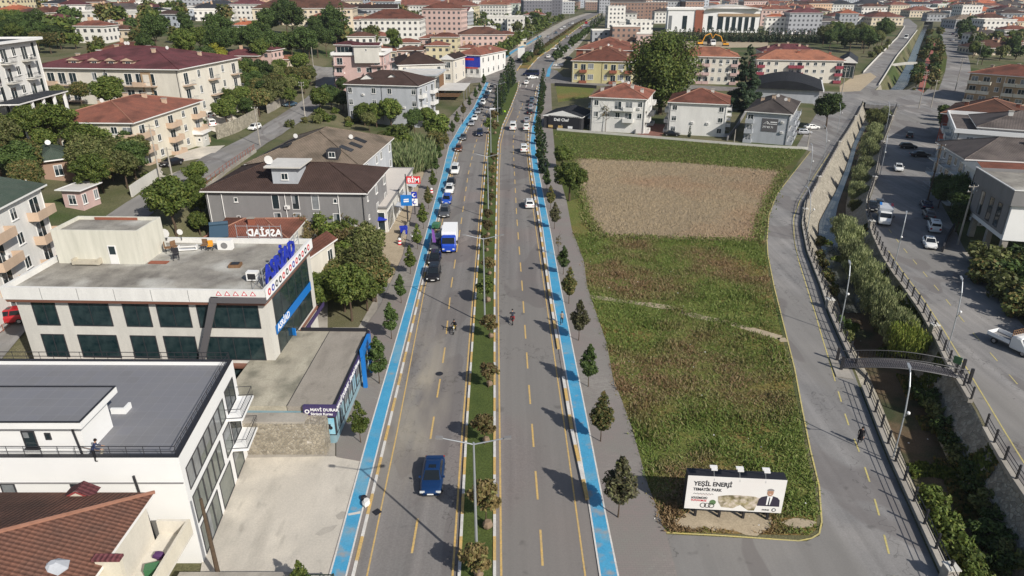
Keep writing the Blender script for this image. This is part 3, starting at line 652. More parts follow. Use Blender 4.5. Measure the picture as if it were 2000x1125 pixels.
def roof_mesh(w, d, h, kind, rh, rm, over, fm):
    b = MB(); o = over
    if kind == 'flat':
        p = .25; ph = rh
        b.box(-o, w+o, -o, -o+p, h, h+ph, fm); b.box(-o, w+o, d+o-p, d+o, h, h+ph, fm)
        b.box(-o, -o+p, -o+p, d+o-p, h, h+ph, fm); b.box(w+o-p, w+o, -o+p, d+o-p, h, h+ph, fm)
        b.box(-o+p, w+o-p, -o+p, d+o-p, h, h+.1, rm); return b
    a = [(-o, -o), (w+o, -o), (w+o, d+o), (-o, d+o)]; z0, z1 = h+.003, h+.22
    for i in range(4):
        p, q = a[i], a[(i+1) % 4]; b.quad((*p, z0), (*q, z0), (*q, z1), (*p, z1), fm)
    b.face([(*p, z0) for p in a[::-1]], fm)
    A = [(*p, z1) for p in a]; zr = h+rh
    if kind == 'gable':
        if w >= d:
            r0, r1 = (-o, d/2, zr), (w+o, d/2, zr); b.face((A[0], A[1], r1, r0), rm); b.face((A[2], A[3], r0, r1), rm); b.face((A[1], A[2], r1), fm); b.face((A[3], A[0], r0), fm)
        else:
            r0, r1 = (w/2, -o, zr), (w/2, d+o, zr); b.face((A[1], A[2], r1, r0), rm); b.face((A[3], A[0], r0, r1), rm); b.face((A[0], A[1], r0), fm); b.face((A[2], A[3], r1), fm)
    else:
        if w >= d: k = d/2+o; r0, r1 = (-o+k, d/2, zr), (w+o-k, d/2, zr); b.face((A[0], A[1], r1, r0), rm); b.face((A[2], A[3], r0, r1), rm); b.face((A[1], A[2], r1), rm); b.face((A[3], A[0], r0), rm)
        else: k = w/2+o; r0, r1 = (w/2, -o+k, zr), (w/2, d+o-k, zr); b.face((A[1], A[2], r1, r0), rm); b.face((A[3], A[0], r0, r1), rm); b.face((A[0], A[1], r0), rm); b.face((A[2], A[3], r1), rm)
    return b
def chimney(roof, x, y, z, m=None, s=.45):
    b = MB(); b.box(x-s, x+s, y-s*.6, y+s*.6, z-.8, z+.9, m or PC); b.box(x-s-.1, x+s+.1, y-s*.6-.1, y+s*.6+.1, z+.9, z+1.02, concrete); return b.build('chimney', roof)
def dish(parent, x, y, z, r=.45):
    b = MB(); R = []
    for k in range(4):
        q = r*(k+.3)/3.3; R.append([(x+q*cos(t*pi/5), y-.25+.35*(q/r)**2*r*-1+.3, z+.7+q*sin(t*pi/5)) for t in range(10)])
    b.rings(R, framew, cap=True); b.bar((x, y, z-.3), (x, y, z+.75), .04, n=5, m=darkmet); return b.build('satellite_dish', parent)
def building(name, label, cat, P0, P1, depth, zt, floors, roof='hip', rh=2.6, wm=None, rm=None, front='www', right='ww', left='ww', zb=None, over=.6, group=None, detail=2, chim=2, dishes=0, fm=None, back='w w', **o):
    P0 = Vector(P0); P1 = Vector(P1); d = P1-P0; rz = math.atan2(d.y, d.x); w = Vector((d.x, d.y)).length
    if zb is None: zb = min(hz(P0.x, P0.y), hz(P1.x, P1.y))
    root = empty(name, (P0.x, P0.y, zb), rz, label, cat, group); h = zt-zb; wm = wm or WH; rm = rm or RED
    b = MB(); b.box(0, w, 0, depth, -2.5, h, wm); b.build('wall', root)
    rb_ = roof_mesh(w, depth, h, roof, rh, rm, over, fm or framew)
    if roof == 'hip':
        z1, zr_, o_ = h+.24, h+rh+.02, over; cs = [(-o_, -o_), (w+o_, -o_), (w+o_, depth+o_), (-o_, depth+o_)]
        if w >= depth: kk = depth/2+o_; r0, r1 = (-o_+kk, depth/2, zr_), (w+o_-kk, depth/2, zr_); own = (r0, r1, r1, r0)
        else: kk = w/2+o_; r0, r1 = (w/2, -o_+kk, zr_), (w/2, depth+o_-kk, zr_); own = (r0, r0, r1, r1)
        rr_m = ridgem if rm in (RED, ORG, OLD, TER) else rm
        for c_, q_ in zip(cs, own): rb_.bar((*c_, z1), q_, .13, n=5, m=rr_m)
        rb_.bar(r0, r1, .13, n=5, m=rr_m)
    ro = rb_.build('roof', root)
    if zt-zb > 6 and detail > 1 and front:
        for xx in (.35, w-.35) if w < 20 else (.35, w*.5, w-.35): m_ = MB(); m_.bar((xx, -.1, h-.05), (xx, -.1, .1), .07, n=5, m=framed if random.random() < .5 else framew); m_.build('downpipe', root)
    o['detail'] = detail
    if front: facade(root, (0, 0, 0), 0, w, h, floors, front, o)
    if right: facade(root, (w, 0, 0), pi/2, depth, h, floors, right, o)
    if left: facade(root, (0, depth, 0), -pi/2, depth, h, floors, left, o)
    if back: facade(root, (w, depth, 0), pi, w, h, floors, back, o)
    if zt-zb > 6 and detail > 1 and front:
        for _ in range(random.choice((1, 2, 3))):
            m_ = MB(); xx = random.uniform(1, w-1); fh_ = h/floors; zz = fh_*random.randrange(1 if floors > 1 else 0, floors)+fh_*.12; m_.box(xx-.4, xx+.4, -.34, -.02, zz, zz+.55, framew); m_.bar((xx-.1, -.341, zz+.27), (xx-.1, -.35, zz+.27), .2, n=10, m=GRW); m_.build('air_conditioner', root)
    if roof != 'flat':
        sh = min(w, depth)/2+over
        zr = lambda x, y: h+.2+(rh-.2)*min(1, min((x+over if roof == 'hip' else 99), (w+over-x if roof == 'hip' else 99), y+over, depth+over-y)/sh)
        for k in range(chim):
            x = w*(k+.7)/(chim+.4); y = depth*random.choice((.35, .55, .65)); chimney(ro, x, y, zr(x, y), o.get('cm'))
        for k in range(dishes): x = w*random.uniform(.2, .8); y = depth*.5; dish(ro, x, y, zr(x, y))
    return root, ro, w, h
# far houses: walls carry their windows as a pattern in the material
def farwall(name, c):
    def f(n, l, src, col, cc, b):
        t = n.new('ShaderNodeTexBrick'); t.offset = 0; l.new(n.new('ShaderNodeTexCoord').outputs['UV'], t.inputs['Vector'])
        t.inputs['Scale'].default_value = 1; t.inputs['Brick Width'].default_value = 3; t.inputs['Row Height'].default_value = 3
        t.inputs['Mortar Size'].default_value = .82; t.inputs['Mortar Smooth'].default_value = 0; t.inputs['Mortar'].default_value = (*cc, 1)
        t.inputs['Color1'].default_value = (.05, .055, .06, 1); t.inputs['Color2'].default_value = (.12, .12, .13, 1); return t.outputs['Color']
    return mat('far_'+name, c, .85, fblk=f)
FW = {k: farwall(k, c) for k, c in dict(white=(.68, .66, .62), cream=(.6, .52, .4), pink=(.55, .4, .36), grey=(.36, .37, .39), yellow=(.58, .51, .34), green=(.48, .53, .46), peach=(.55, .38, .26), dark=(.16, .16, .18), brown=(.3, .2, .16), blue=(.4, .43, .47)).items()}
FRM = dict(orange=RED, bright=ORG, maroon=MAR, brown=BRN, tan=TAN, old=OLD, terracotta=TER, slate=DKG, grey=GRY, flat=flatr, whiteflat=flatw)
# ------------------------------------------------------------------ trees
def rdir():
    while 1:
        v = Vector((random.uniform(-1, 1), random.uniform(-1, 1), random.uniform(-1, 1)))
        if .05 < v.length < 1: return v.normalized()
def leafcloud(cl, n, s, m, up=.35, asp=.6, droop=0):
    b = MB(); k = b.mi(m)
    tot = sum(c[1]**2 for c in cl)
    for c, r in cl:
        for _ in range(max(3, int(n*r*r/tot))):
            d = rdir(); p = Vector(c)+Vector((d.x, d.y, d.z*.8))*r*random.uniform(.35, 1)**.6
            nrm = (d+rdir()*.8+Vector((0, 0, up))).normalized(); u = nrm.cross(rdir()).normalized(); w = nrm.cross(u)
            if droop: w = Vector((w.x*.4, w.y*.4, -1)).normalized(); u = w.cross(rdir()).normalized()
            q = s*random.uniform(.6, 1.35); u = u*q*asp; w = w*q; i = len(b.v)
            b.v += [tuple(p-w), tuple(p+u*.9), tuple(p+w), tuple(p-u*.9)]; b.f.append([i, i+1, i+2, i+3]); b.m.append(k)
    return b
def trunkmesh(h, r, limbs, spread, seed=0, lean=0):
    b = MB(); p = Vector((0, 0, -.1)); N = 4
    for i in range(N):
        q = Vector((random.uniform(-.06, .06)*h*.3+lean*(i+1)/N, random.uniform(-.06, .06)*h*.3, h*(i+1)/N)); b.bar(p, q, r*(1-i*.18), r*(1-(i+1)*.18), 7, bark, cap=False); p = q
    for k in range(limbs):
        t = random.uniform(.45, 1); a = 2*pi*k/limbs+random.uniform(-.3, .3); s0 = Vector((0, 0, h*t)); e = s0+Vector((cos(a)*spread, sin(a)*spread, spread*random.uniform(.5, 1.1)))
        mid = s0.lerp(e, .5)+Vector((0, 0, -.08*spread)); b.bar(s0, mid, r*.45, r*.3, 5, bark, cap=False); b.bar(mid, e, r*.3, r*.08, 5, bark, cap=False)
    return b
def clumps(n, shape, r0, r1):
    out = []
    while len(out) < n:
        p = shape()
        out.append((p, random.uniform(r0, r1)))
    return out
def ell(cx, cy, cz, rx, ry, rz, shell=.5):
    def f():
        d = rdir(); k = random.uniform(shell, 1); return Vector((cx+d.x*rx*k, cy+d.y*ry*k, cz+d.z*rz*k))
    return f
def cone(z0, z1, r, pw=.8, base=.12):
    def f():
        t = random.random()**1.35; rr = r*min(1, (t+.02)/base)*(1-t)**pw*random.uniform(.45, 1); a = random.uniform(0, 2*pi)
        return Vector((rr*cos(a), rr*sin(a), z0+(z1-z0)*t))
    return f
L_ = dict(
 dark=leafmat('leaf_dark', (0.029, 0.051, 0.013), (0.058, 0.095, 0.025), (0.105, 0.147, 0.039)),
 green=leafmat('leaf_green', (0.052, 0.079, 0.015), (0.095, 0.137, 0.027), (0.174, 0.194, 0.044)),
 olive=leafmat('leaf_olive', (0.078, 0.093, 0.028), (0.132, 0.155, 0.046), (0.202, 0.194, 0.078)),
 autumn=leafmat('leaf_autumn', (.12, .09, .035), (.19, .14, .06), (.15, .16, .05)),
 rust=leafmat('leaf_rust', (.09, .06, .028), (.15, .11, .05), (.11, .13, .045)),
 mixed=leafmat('leaf_mixed', (0.055, 0.084, 0.023), (0.121, 0.131, 0.041), (0.242, 0.167, 0.065)),
 yellow=leafmat('leaf_yellow', (0.186, 0.202, 0.023), (0.310, 0.279, 0.031), (0.155, 0.186, 0.031)),
 willow=leafmat('leaf_willow', (0.126, 0.157, 0.062), (0.231, 0.262, 0.115), (0.356, 0.366, 0.188)),
 plum=leafmat('leaf_plum', (0.041, 0.048, 0.026), (0.084, 0.071, 0.041), (0.121, 0.131, 0.052)),
 lime=leafmat('leaf_lime', (0.124, 0.186, 0.031), (0.217, 0.264, 0.046), (0.310, 0.326, 0.078)),
 reed=leafmat('leaf_reed', (0.109, 0.155, 0.062), (0.202, 0.264, 0.109), (0.326, 0.341, 0.171)),
 conifer=leafmat('leaf_conifer', (0.018, 0.037, 0.021), (0.035, 0.060, 0.029), (0.060, 0.086, 0.037)))
TP = {}
def proto(kind, crown, trunk, smoothing=False): TP[kind] = (crown.mesh(kind+'_crown'), trunk.mesh(kind+'_trunk') if trunk else None)
def mk_street(k, leaf, h=5.2, r=1.35, n=4200, s=.13):
    z0 = 1.75
    def drop():
        t = random.random()**1.15; a = random.uniform(0, 2*pi); q = r*(min(1, (t/.26))**.55 if t < .26 else ((1-t)/.74)**.85)*random.uniform(.2, .8)
        return Vector((q*cos(a), q*sin(a), z0+(h-z0)*t))
    cl = [(p, max(.16, .5*(1-.7*(p.z-z0)/(h-z0)))) for p, _ in clumps(90, drop, 1, 1)]
    proto(k, leafcloud(cl, n, s, L_[leaf]), trunkmesh(2.9, .06, 5, .8))
for i, lf in enumerate(('plum', 'mixed', 'dark', 'green')): mk_street('street%d' % i, lf, 5.2+.3*i % .6)
def mk_round(k, leaf, h, r, n, s, rz=None, nc=46, lim=6, tr=.22):
    rz = rz or r*.8; z = h-rz
    cl = clumps(nc, ell(0, 0, z, r*.8, r*.8, rz*.8, .45), r*.2, r*.36)
    proto(k, leafcloud(cl, n, s, L_[leaf]), trunkmesh(z, tr, lim, r*.7))
mk_round('orn0', 'rust', 3.1, 1.15, 1500, .15, .95, 30, 4, .05); mk_round('orn1', 'autumn', 3.3, 1.25, 1700, .15, 1.05, 30, 4, .05); mk_round('orn2', 'green', 3.6, 1.3, 1700, .15, 1.2, 30, 4, .05)
for i, (lf, h, r) in enumerate((('green', 9, 3.6), ('dark', 11, 4.3), ('olive', 8, 3.4), ('mixed', 7.5, 3.2), ('yellow', 7, 3), ('dark', 8, 3.3), ('green', 6.5, 2.8))): mk_round('big%d' % i, lf, h, r, 8200, .22, None, 60, 8, .2)
mk_round('plane0', 'green', 19, 8.5, 26000, .3, 9, 130, 12, .5)
mk_round('bush0', 'green', 1.7, 1.4, 1100, .16, 1.0, 26, 4, .05); mk_round('bush1', 'dark', 1.8, 1.4, 1100, .16, 1.0, 26, 4, .05); mk_round('bush2', 'olive', 1.9, 1.4, 1100, .16, 1.1, 26, 4, .05); mk_round('bush3', 'mixed', 1.7, 1.3, 1000, .16, 1.0, 26, 4, .05)
def mk_willow(k, leaf, h, r, n=4200):
    cl = clumps(46, ell(0, 0, h*.58, r*.75, r*.75, h*.36, .35), r*.22, r*.38); proto(k, leafcloud(cl, n, .24, L_[leaf], asp=.22, droop=.4), trunkmesh(h*.5, .09, 7, r*.6))
mk_willow('willow0', 'willow', 4.6, 2.3); mk_willow('willow1', 'willow', 5.6, 2.6); mk_willow('willow2', 'lime', 5.2, 2.9); mk_willow('willow3', 'olive', 4, 2.2)
def mk_con(k, leaf, h, r, n=3500, s=.2, z0=.5, pw=.8):
    cl = [(p, max(.12, r*.2*(1.15-p.z/h))) for p, _ in clumps(140, cone(z0, h, r*.85, pw), 1, 1)]; proto(k, leafcloud(cl, n, s, L_[leaf]), trunkmesh(h*.8, r*.07, 0, 0))
mk_con('cypress0', 'conifer', 6.5, 1.25, 3000, .16, .2, .45); mk_con('cypress1', 'dark', 5.8, 1.2, 3000, .16, .2, .5); mk_con('conifer0', 'conifer', 16, 5, 22000, .3, .8, .6); mk_con('conifer1', 'dark', 11, 3.6, 5000, .3, .5, .6); mk_con('hedge0', 'conifer', 8, 2.4, 2500, .3, .2, .45)
proto('dead0', leafcloud(clumps(8, ell(0, 0, 2.6, .6, .6, .8), .2, .3), 90, .12, L_['autumn']), trunkmesh(3.4, .05, 9, .9))
proto('bare0', leafcloud(clumps(26, ell(0, 0, 4, 2.6, 2.6, 1.8), .5, .9), 900, .2, L_['autumn']), trunkmesh(4.2, .14, 16, 2.6))
cl = [(Vector((random.uniform(-1, 1), random.uniform(-1, 1), random.uniform(.5, 2.6))), .6) for _ in range(30)]
proto('reed0', leafcloud(cl, 2400, .5, L_['reed'], asp=.07, droop=.3), None)
# far trees: coarser leaves
for i, lf in enumerate(('green', 'dark', 'olive', 'mixed')):
    cl = clumps(26, ell(0, 0, 5, 3.2, 3.2, 2.8, .3), 1, 1.7); b = leafcloud(cl, 520, .8, L_[lf]); b.bar((0, 0, 0), (0, 0, 4), .3, .15, 5, bark); TP['far%d' % i] = (b.mesh('far_tree%d' % i), None)
def tree(kind, p, s=1., label=None, group=None, cat='tree', name=None, sz=None, tpl=None, key=None, whole=False):
    if name == 'conifer' or kind[:5] in ('cypre', 'conif', 'hedge'): cat = 'conifer'
    name = name or cat; c, t = TP[kind]; rz = random.uniform(0, 6.28)
    if whole or t is None: r = link(name, c); tag(r, label, cat, group)
    else: r = empty(name, (0, 0, 0), 0, label, cat, group); link('crown', c, r); link('trunk', t, r)
    r.location = p; r.rotation_euler = (0, 0, rz); r.scale = (s*random.uniform(.93, 1.07), s*random.uniform(.93, 1.07), (sz or s))
    if tpl: later(r, tpl, key)
    return r
# ------------------------------------------------------------------ vehicles (nose towards +y)
def paint(name, c, metal=.0):
    return mat('paint_'+name, c, .28, metal=metal)
PNT = dict(blue=paint('blue', (.012, .045, .14), .35), navy=paint('navy', (.012, .018, .05), .2), black=paint('black', (.012, .012, .014)), white=paint('white', (.72, .72, .7)), silver=paint('silver', (.4, .41, .43), .4), grey=paint('grey', (.1, .105, .115), .3), red=paint('red', (.35, .015, .02)), royal=paint('royal', (.015, .06, .42)), brown=paint('brown', (.16, .06, .03), .2), bright=paint('bright', (.02, .08, .42)), orange=paint('orange', (.65, .3, .03)), green=paint('green', (.05, .16, .07)), steel=paint('steel', (.07, .12, .17), .3))
carglass = mat('car_glass', (.012, .016, .02), .05); lampm = mat('lamp_lens', (.6, .62, .62), .15); redlens = mat('red_lens', (.35, .01, .01), .3); rimm = mat('rim', (.35, .35, .36), .35, metal=.6); platem = mat('plate', (.75, .75, .73), .5)
slot = PNT['white']
def sect(y, hw, z0, z1):
    return [(-hw*.9, y, z0), (-hw, y, z0+.12), (-hw, y, z1-.18), (-hw*.84, y, z1), (hw*.84, y, z1), (hw, y, z1-.18), (hw, y, z0+.12), (hw*.9, y, z0)]
def wheel(parent, x, y, r=.33, w=.22):
    b = MB(); b.bar((x-w/2, y, r), (x+w/2, y, r), r, n=14, m=blackm); o = b.build('wheel', parent)
    b = MB(); s = 1 if x > 0 else -1; b.bar((x+s*(w/2-.01), y, r), (x+s*(w/2+.02), y, r), r*.6, n=10, m=rimm); b.build('rim', o)
CARS = {}
import bmesh
def bv(me, w=.07):                                          # round the pressed steel
    q = bmesh.new(); q.from_mesh(me); bmesh.ops.bevel(q, geom=q.edges[:], offset=w, segments=2, profile=.6, affect='EDGES', clamp_overlap=True)
    for f in q.faces: f.smooth = True
    q.to_mesh(me); q.free()
def car_proto(kind, L, Wd, Ht, belt, prof, cab, boxy=False):
    """prof: stations (y fraction, half-width fraction, z0, z1); cab: (rear foot, rear top, front top, front foot) as y, top half width fraction"""
    root = empty('car', (0, 0, 0), 0, 'x', 'car'); hw = Wd/2
    b = MB(); b.rings([sect(f*L, hw*k, z0, z1) for f, k, z0, z1 in prof], slot)
    rf, rt, ft, ff, tw = cab; c0 = belt-.04; bw = hw*.86; t = hw*tw
    P = [(-bw, rf, c0), (bw, rf, c0), (bw, ff, c0), (-bw, ff, c0), (-t, rt, Ht), (t, rt, Ht), (t, ft, Ht), (-t, ft, Ht)]; b.hexa(P, slot)
    b.hexa([(-t*.93, rt+.08, Ht), (t*.93, rt+.08, Ht), (t*.93, ft-.08, Ht), (-t*.93, ft-.08, Ht), (-t*.85, rt+.2, Ht+.035), (t*.85, rt+.2, Ht+.035), (t*.85, ft-.2, Ht+.035), (-t*.85, ft-.2, Ht+.035)], slot)
    bv(b.build('body', root).data)
    P = [Vector(p) for p in P]
    def pane(name, a, b_, c, d, i0=.1, i1=.9, j0=.14, j1=.9, off=.012):
        f = lambda i, j: a.lerp(b_, i).lerp(d.lerp(c, i), j)
        n = (b_-a).cross(d-a).normalized()*off; m = MB()
        m.quad(f(i0, j0)+n, f(i1, j0)+n, f(i1, j1)+n, f(i0, j1)+n, carglass); m.build(name, root)
    pane('windscreen', P[2], P[3], P[7], P[6], .05, .95, .05, .95); pane('rear_window', P[0], P[1], P[5], P[4], .08, .92, .2 if not boxy else .35, .9)
    for a, b_, c, d in ((P[1], P[2], P[6], P[5]), (P[3], P[0], P[4], P[7])):
        for i0, i1 in ((.1, .48), (.52, .9)): pane('side_window', a, b_, c, d, i0, i1)
    wb = L*.3
    for x in (-hw+.1, hw-.1):
        for y in (-wb, wb): wheel(root, x, y)
    for s in (-1, 1):
        m = MB(); m.box(s*hw*.72-.2, s*hw*.72+.2, L/2-.12, L/2-.02, .58, .74, lampm); m.build('headlight', root)
        m = MB(); m.box(s*hw*.74-.16, s*hw*.74+.16, -L/2-.01, -L/2+.03, .66, .8 if not boxy else 1.0, redlens); m.build('tail_light', root)
        m = MB(); m.box(s*(hw+.08)-.09, s*(hw+.08)+.09, ff-.45, ff-.33, belt, belt+.14, slot); m.build('wing_mirror', root)
    m = MB(); yc = (rt+ft)/2; m.box(-t*.5, t*.5, yc+.05, yc+.5, Ht+.037, Ht+.043, carglass); m.build('sunroof', root)
    m = MB(); m.box(-hw*.5, hw*.5, L/2-.05, L/2+.002, .3, .4, blackm); m.build('grille', root)
    for y in (L/2+.005, -L/2-.02):
        m = MB(); m.box(-.26, .26, y-.01, y+.015, .42, .53, platem); m.build('number_plate', root)
    note(root); CARS[kind] = root; root.location = (0, -300, -50); return root
sed = [(-.5, .78, .4, .8), (-.47, .9, .28, .93), (-.38, .98, .22, .97), (-.2, 1, .2, .95), (.18, 1, .2, .95), (.3, .99, .2, .93), (.42, .93, .22, .84), (.48, .82, .28, .72), (.5, .7, .36, .62)]
hat = [(-.5, .85, .38, .9), (-.47, .93, .28, .98), (-.36, .99, .22, .98), (-.2, 1, .2, .96), (.18, 1, .2, .96), (.32, .99, .2, .95), (.43, .93, .22, .87), (.48, .84, .28, .76), (.5, .74, .36, .66)]
vanp = [(-.5, .95, .34, 1.05), (-.48, .98, .28, 1.08), (-.3, 1, .22, 1.08), (.1, 1, .2, 1.08), (.3, 1, .2, 1.05), (.42, .95, .22, .96), (.48, .88, .28, .84), (.5, .78, .36, .7)]
car_proto('sedan', 4.65, 1.84, 1.42, .94, sed, (-1.75, -1.0, .35, 1.15, .68))
car_proto('hatch', 4.15, 1.8, 1.5, .97, hat, (-2.0, -1.65, .45, 1.2, .7))
car_proto('suv', 4.6, 1.88, 1.7, 1.06, [(a, b, c+.05, d+.1) for a, b, c, d in hat], (-2.2, -1.85, .5, 1.25, .72))
car_proto('minivan', 4.5, 1.84, 1.82, 1.08, vanp, (-2.2, -2.1, .7, 1.5, .8), True)
car_proto('van', 5.3, 2.0, 2.15, 1.12, vanp, (-2.6, -2.52, 1.35, 2.0, .84), True)
def car(kind, pnt, p, rz, label, cat=None, group=None, s=1., name=None):
    src = CARS[kind]; r = copy_tree(src); r.name = name or {'minivan': 'van', 'van': 'van', 'suv': 'car'}.get(kind, 'car')
    r.location = p; r.rotation_euler = (0, 0, rz); r.scale = (s, s, s); tag(r, label, cat or ('van' if 'van' in kind else 'car'))
    if group: r['group'] = group
    elif 'group' in r: del r['group']
    for c in r.children:
        for sl_ in c.material_slots:
            if sl_.material == slot: sl_.link = 'OBJECT'; sl_.material = PNT[pnt]
    return r
# ------------------------------------------------------------------ people
skin = mat('skin', (.42, .24, .16), .6); hairm = mat('hair', (.02, .015, .012), .8)
def person(p, rz, label, shirt, trousers, pose='walk', s=1., hold=None, long_coat=False):
    """one continuous skinned body; pose sets hips, knees, elbows"""
    J = {}; E = []
    def j(n, x, y, z, r, par=None):
        J[n] = (Vector((x, y, z)), r)
        if par: E.append((par, n))
    if pose == 'ride':
        hp = .8; j('pel', 0, -.1, hp, .13); j('ch', 0, .08, hp+.36, .15, 'pel'); j('nk', 0, .16, hp+.55, .055, 'ch'); j('hd', 0, .19, hp+.66, .085, 'nk'); j('tp', 0, .2, hp+.8, .08, 'hd')
        for q in (-1, 1):
            t = 'lr'[q > 0]; j('h'+t, q*.1, -.06, hp-.04, .09, 'pel'); j('k'+t, q*.2, .34, hp-.14, .065, 'h'+t); j('a'+t, q*.2, .2, .32, .045, 'k'+t); j('f'+t, q*.2, .36, .27, .04, 'a'+t)
            j('s'+t, q*.18, .1, hp+.44, .06, 'ch'); j('e'+t, q*.3, .28, hp+.24, .045, 's'+t); j('w'+t, q*.3, .5, hp+.24, .032, 'e'+t)
    else:
        st = .22 if pose == 'walk' else .03; ln = .22 if pose == 'sweep' else 0.02
        j('pel', 0, 0, .95, .13); j('wa', 0, ln*.3, 1.1, .12, 'pel'); j('ch', 0, ln, 1.32, .15, 'wa'); j('nk', 0, ln*1.25, 1.5, .055, 'ch'); j('hd', 0, ln*1.4+.02, 1.6, .085, 'nk'); j('tp', 0, ln*1.5+.01, 1.72, .075, 'hd')
        for q in (-1, 1):
            t = 'lr'[q > 0]; j('h'+t, q*.1, 0, .88, .09, 'pel'); j('k'+t, q*.11, q*st*.6+.05, .5, .065, 'h'+t); j('a'+t, q*.11, q*st*1.2-.02, .09, .045, 'k'+t); j('f'+t, q*.12, q*st*1.2+.14, .05, .04, 'a'+t)
            ay = -q*st*.8 if pose != 'sweep' else .25
            j('s'+t, q*.19, ln, 1.42, .06, 'ch'); j('e'+t, q*.25, ln-.03+ay*.3, 1.14, .045, 's'+t); j('w'+t, q*.23, ln+.08+ay, .92 if pose != 'sweep' else 1.0, .032, 'e'+t)
    for t in 'lr':
        w = J['w'+t][0]; dirv = (w-J['e'+t][0]).normalized(); q = -1 if t == 'l' else 1
        j('m'+t, *(w+dirv*.07), .03, 'w'+t)
        for i, (off, ln2) in enumerate(((-.03, .07), (-.01, .085), (.01, .08), (.03, .065))):
            b0 = w+dirv*.1+Vector((0, off, 0)); j('g%s%d' % (t, i), *b0, .011, 'm'+t); j('G%s%d' % (t, i), *(b0+dirv*ln2+Vector((-q*.02, .01, 0))), .008, 'g%s%d' % (t, i))
        j('th'+t, *(w+dirv*.05+Vector((-q*.03, .045, 0))), .011, 'w'+t)
    nm = list(J); me = bpy.data.meshes.new('body'); me.from_pydata([J[n][0] for n in nm], [(nm.index(a), nm.index(b)) for a, b in E], [])
    o = bpy.data.objects.new('body_tmp', me); S.collection.objects.link(o); md = o.modifiers.new('s', 'SKIN')
    for i, n in enumerate(nm): v = me.skin_vertices[0].data[i]; v.radius = (J[n][1], J[n][1]*(.75 if n in ('ch', 'wa', 'pel') else 1)); v.use_root = n == 'pel'
    sd = o.modifiers.new('d', 'SUBSURF'); sd.levels = 1; sd.render_levels = 1
    bpy.context.view_layer.update(); dg = bpy.context.evaluated_depsgraph_get(); bm = bpy.data.meshes.new_from_object(o.evaluated_get(dg)); bpy.data.objects.remove(o)
    bm.materials.clear(); 
    for m in (shirt, trousers, skin, blackm): bm.materials.append(m)
    nk = J['nk'][0]
    for f in bm.polygons:
        c = f.center; f.use_smooth = True
        hand = min((c-J['m'+t][0]).length for t in 'lr') < .13; foot = min((c-J['f'+t][0]).length for t in 'lr') < .16
        f.material_index = 2 if c.z > nk.z-.02 or hand else 3 if foot else 1 if c.z < J['pel'][0].z+.02 and min((c-J['w'+t][0]).length for t in 'lr') > .15 else 0
    r = empty('person', p, rz, label, 'person'); r.scale = (s, s, s); link('body', bm, r)
    hd = J['hd'][0]; tp = J['tp'][0]; b = MB()
    b.ball((tp.x, tp.y-.025, tp.z-.045), .1, .11, .11, blackm if pose == 'ride' else hairm, 10, 6); b.build('helmet' if pose == 'ride' else 'hair', r)
    b = MB()
    for q in (-1, 1): b.ball((q*.033, hd.y+.088, hd.z+.045), .012, .008, .01, blackm, 5, 4)
    b.ball((0, hd.y+.1, hd.z+.015), .014, .02, .022, skin, 5, 4); b.box(-.025, .025, hd.y+.088, hd.y+.095, hd.z-.03, hd.z-.02, redlens); b.build('face', r)
    if long_coat:
        b = MB(); R = []
        for z, q in ((.45, .24), (.8, .2), (1.05, .17), (1.4, .19), (1.48, .1)): R.append([(q*cos(t*pi/5), q*.75*sin(t*pi/5)+.02, z) for t in range(10)])
        b.rings(R, shirt); b.build('coat', r)
    return r
# ================================================================== foreground buildings
def W3(root, p): return root.matrix_world @ Vector(p)
# --- driving school block with the dark glazing
A, B_ = G(15, 558, 12), G(512, 565, 12)
d = (B_-A); rz = math.atan2(d.y, d.x)
R1 = empty('office_building', (A.x, A.y, 0), rz, 'three-storey white office building with dark teal glazing and blue rooftop lettering', 'building')
w, dp, h = 25., 14.1, 11.3
b = MB(); b.box(0, w, .35, dp, 0, h-.6, WH2); b.box(-.6, w+.3, -.35, dp+.3, h-.6, h+.0, WH); b.build('wall', R1)
roof = MB(); p = .3; z0, z1 = h+.003, 12.
roof.box(-.6, w+.3, -.35, -.05, z0, z1, WH); roof.box(-.6, w+.3, dp, dp+.3, z0, z1, WH); roof.box(-.6, -.3, -.05, dp, z0, z1, WH); roof.box(w, w+.3, -.05, dp, z0, z1, WH)
roof.box(-.3, w, -.05, dp, z0, z0+.12, flatr); RF = roof.build('roof', R1)
brown = mat('copper_trim', (.2, .09, .06), .6); greyp = mat('grey_panel', (.1, .095, .1), .7)
for z in (h-.95, 3.3): m = MB(); m.box(-.45, w+.12, -.2, .347, z, z+.14, brown); m.box(-.45, w+.12, -.26, .347, z+.143, z+.3, brown); m.box(w+.003, w+.15, .35, dp, z, z+.14, brown); m.box(w+.003, w+.2, .35, dp, z+.143, z+.3, brown); m.build('cornice', R1)
for (f0, f1), zs in (((.06, .155), 0), ((.21, .37), 0), ((.425, .53), 0), ((.56, .69), 0), ((.72, .965), 0)):
    for z0, z1 in ((7.6, 10.2), (4.0, 6.6)):
        fx = w*(f1+f0)/2; window(R1, (fx, .33, z0), 0, w*(f1-f0), z1-z0, fm=framed, gm=glasst, mull=1 if f1-f0 < .2 else 3, sill=False)
window(R1, (w*.85, .33, .1), 0, w*.24, 2.9, fm=framed, gm=glasst, mull=3, sill=False)
for x in (w*.18, w*.4, w*.6): window(R1, (x, .33, .6), 0, 3, 2.2, fm=framed, gm=glasst, mull=1, sill=False)
for i in range(5):
    m = MB(); x = -.6+w*.145*(i+1)+.3; m.box(x-.02, x+.02, -.356, -.351, h-.55, 11.95, greyp); m.build('panel_joint', R1)
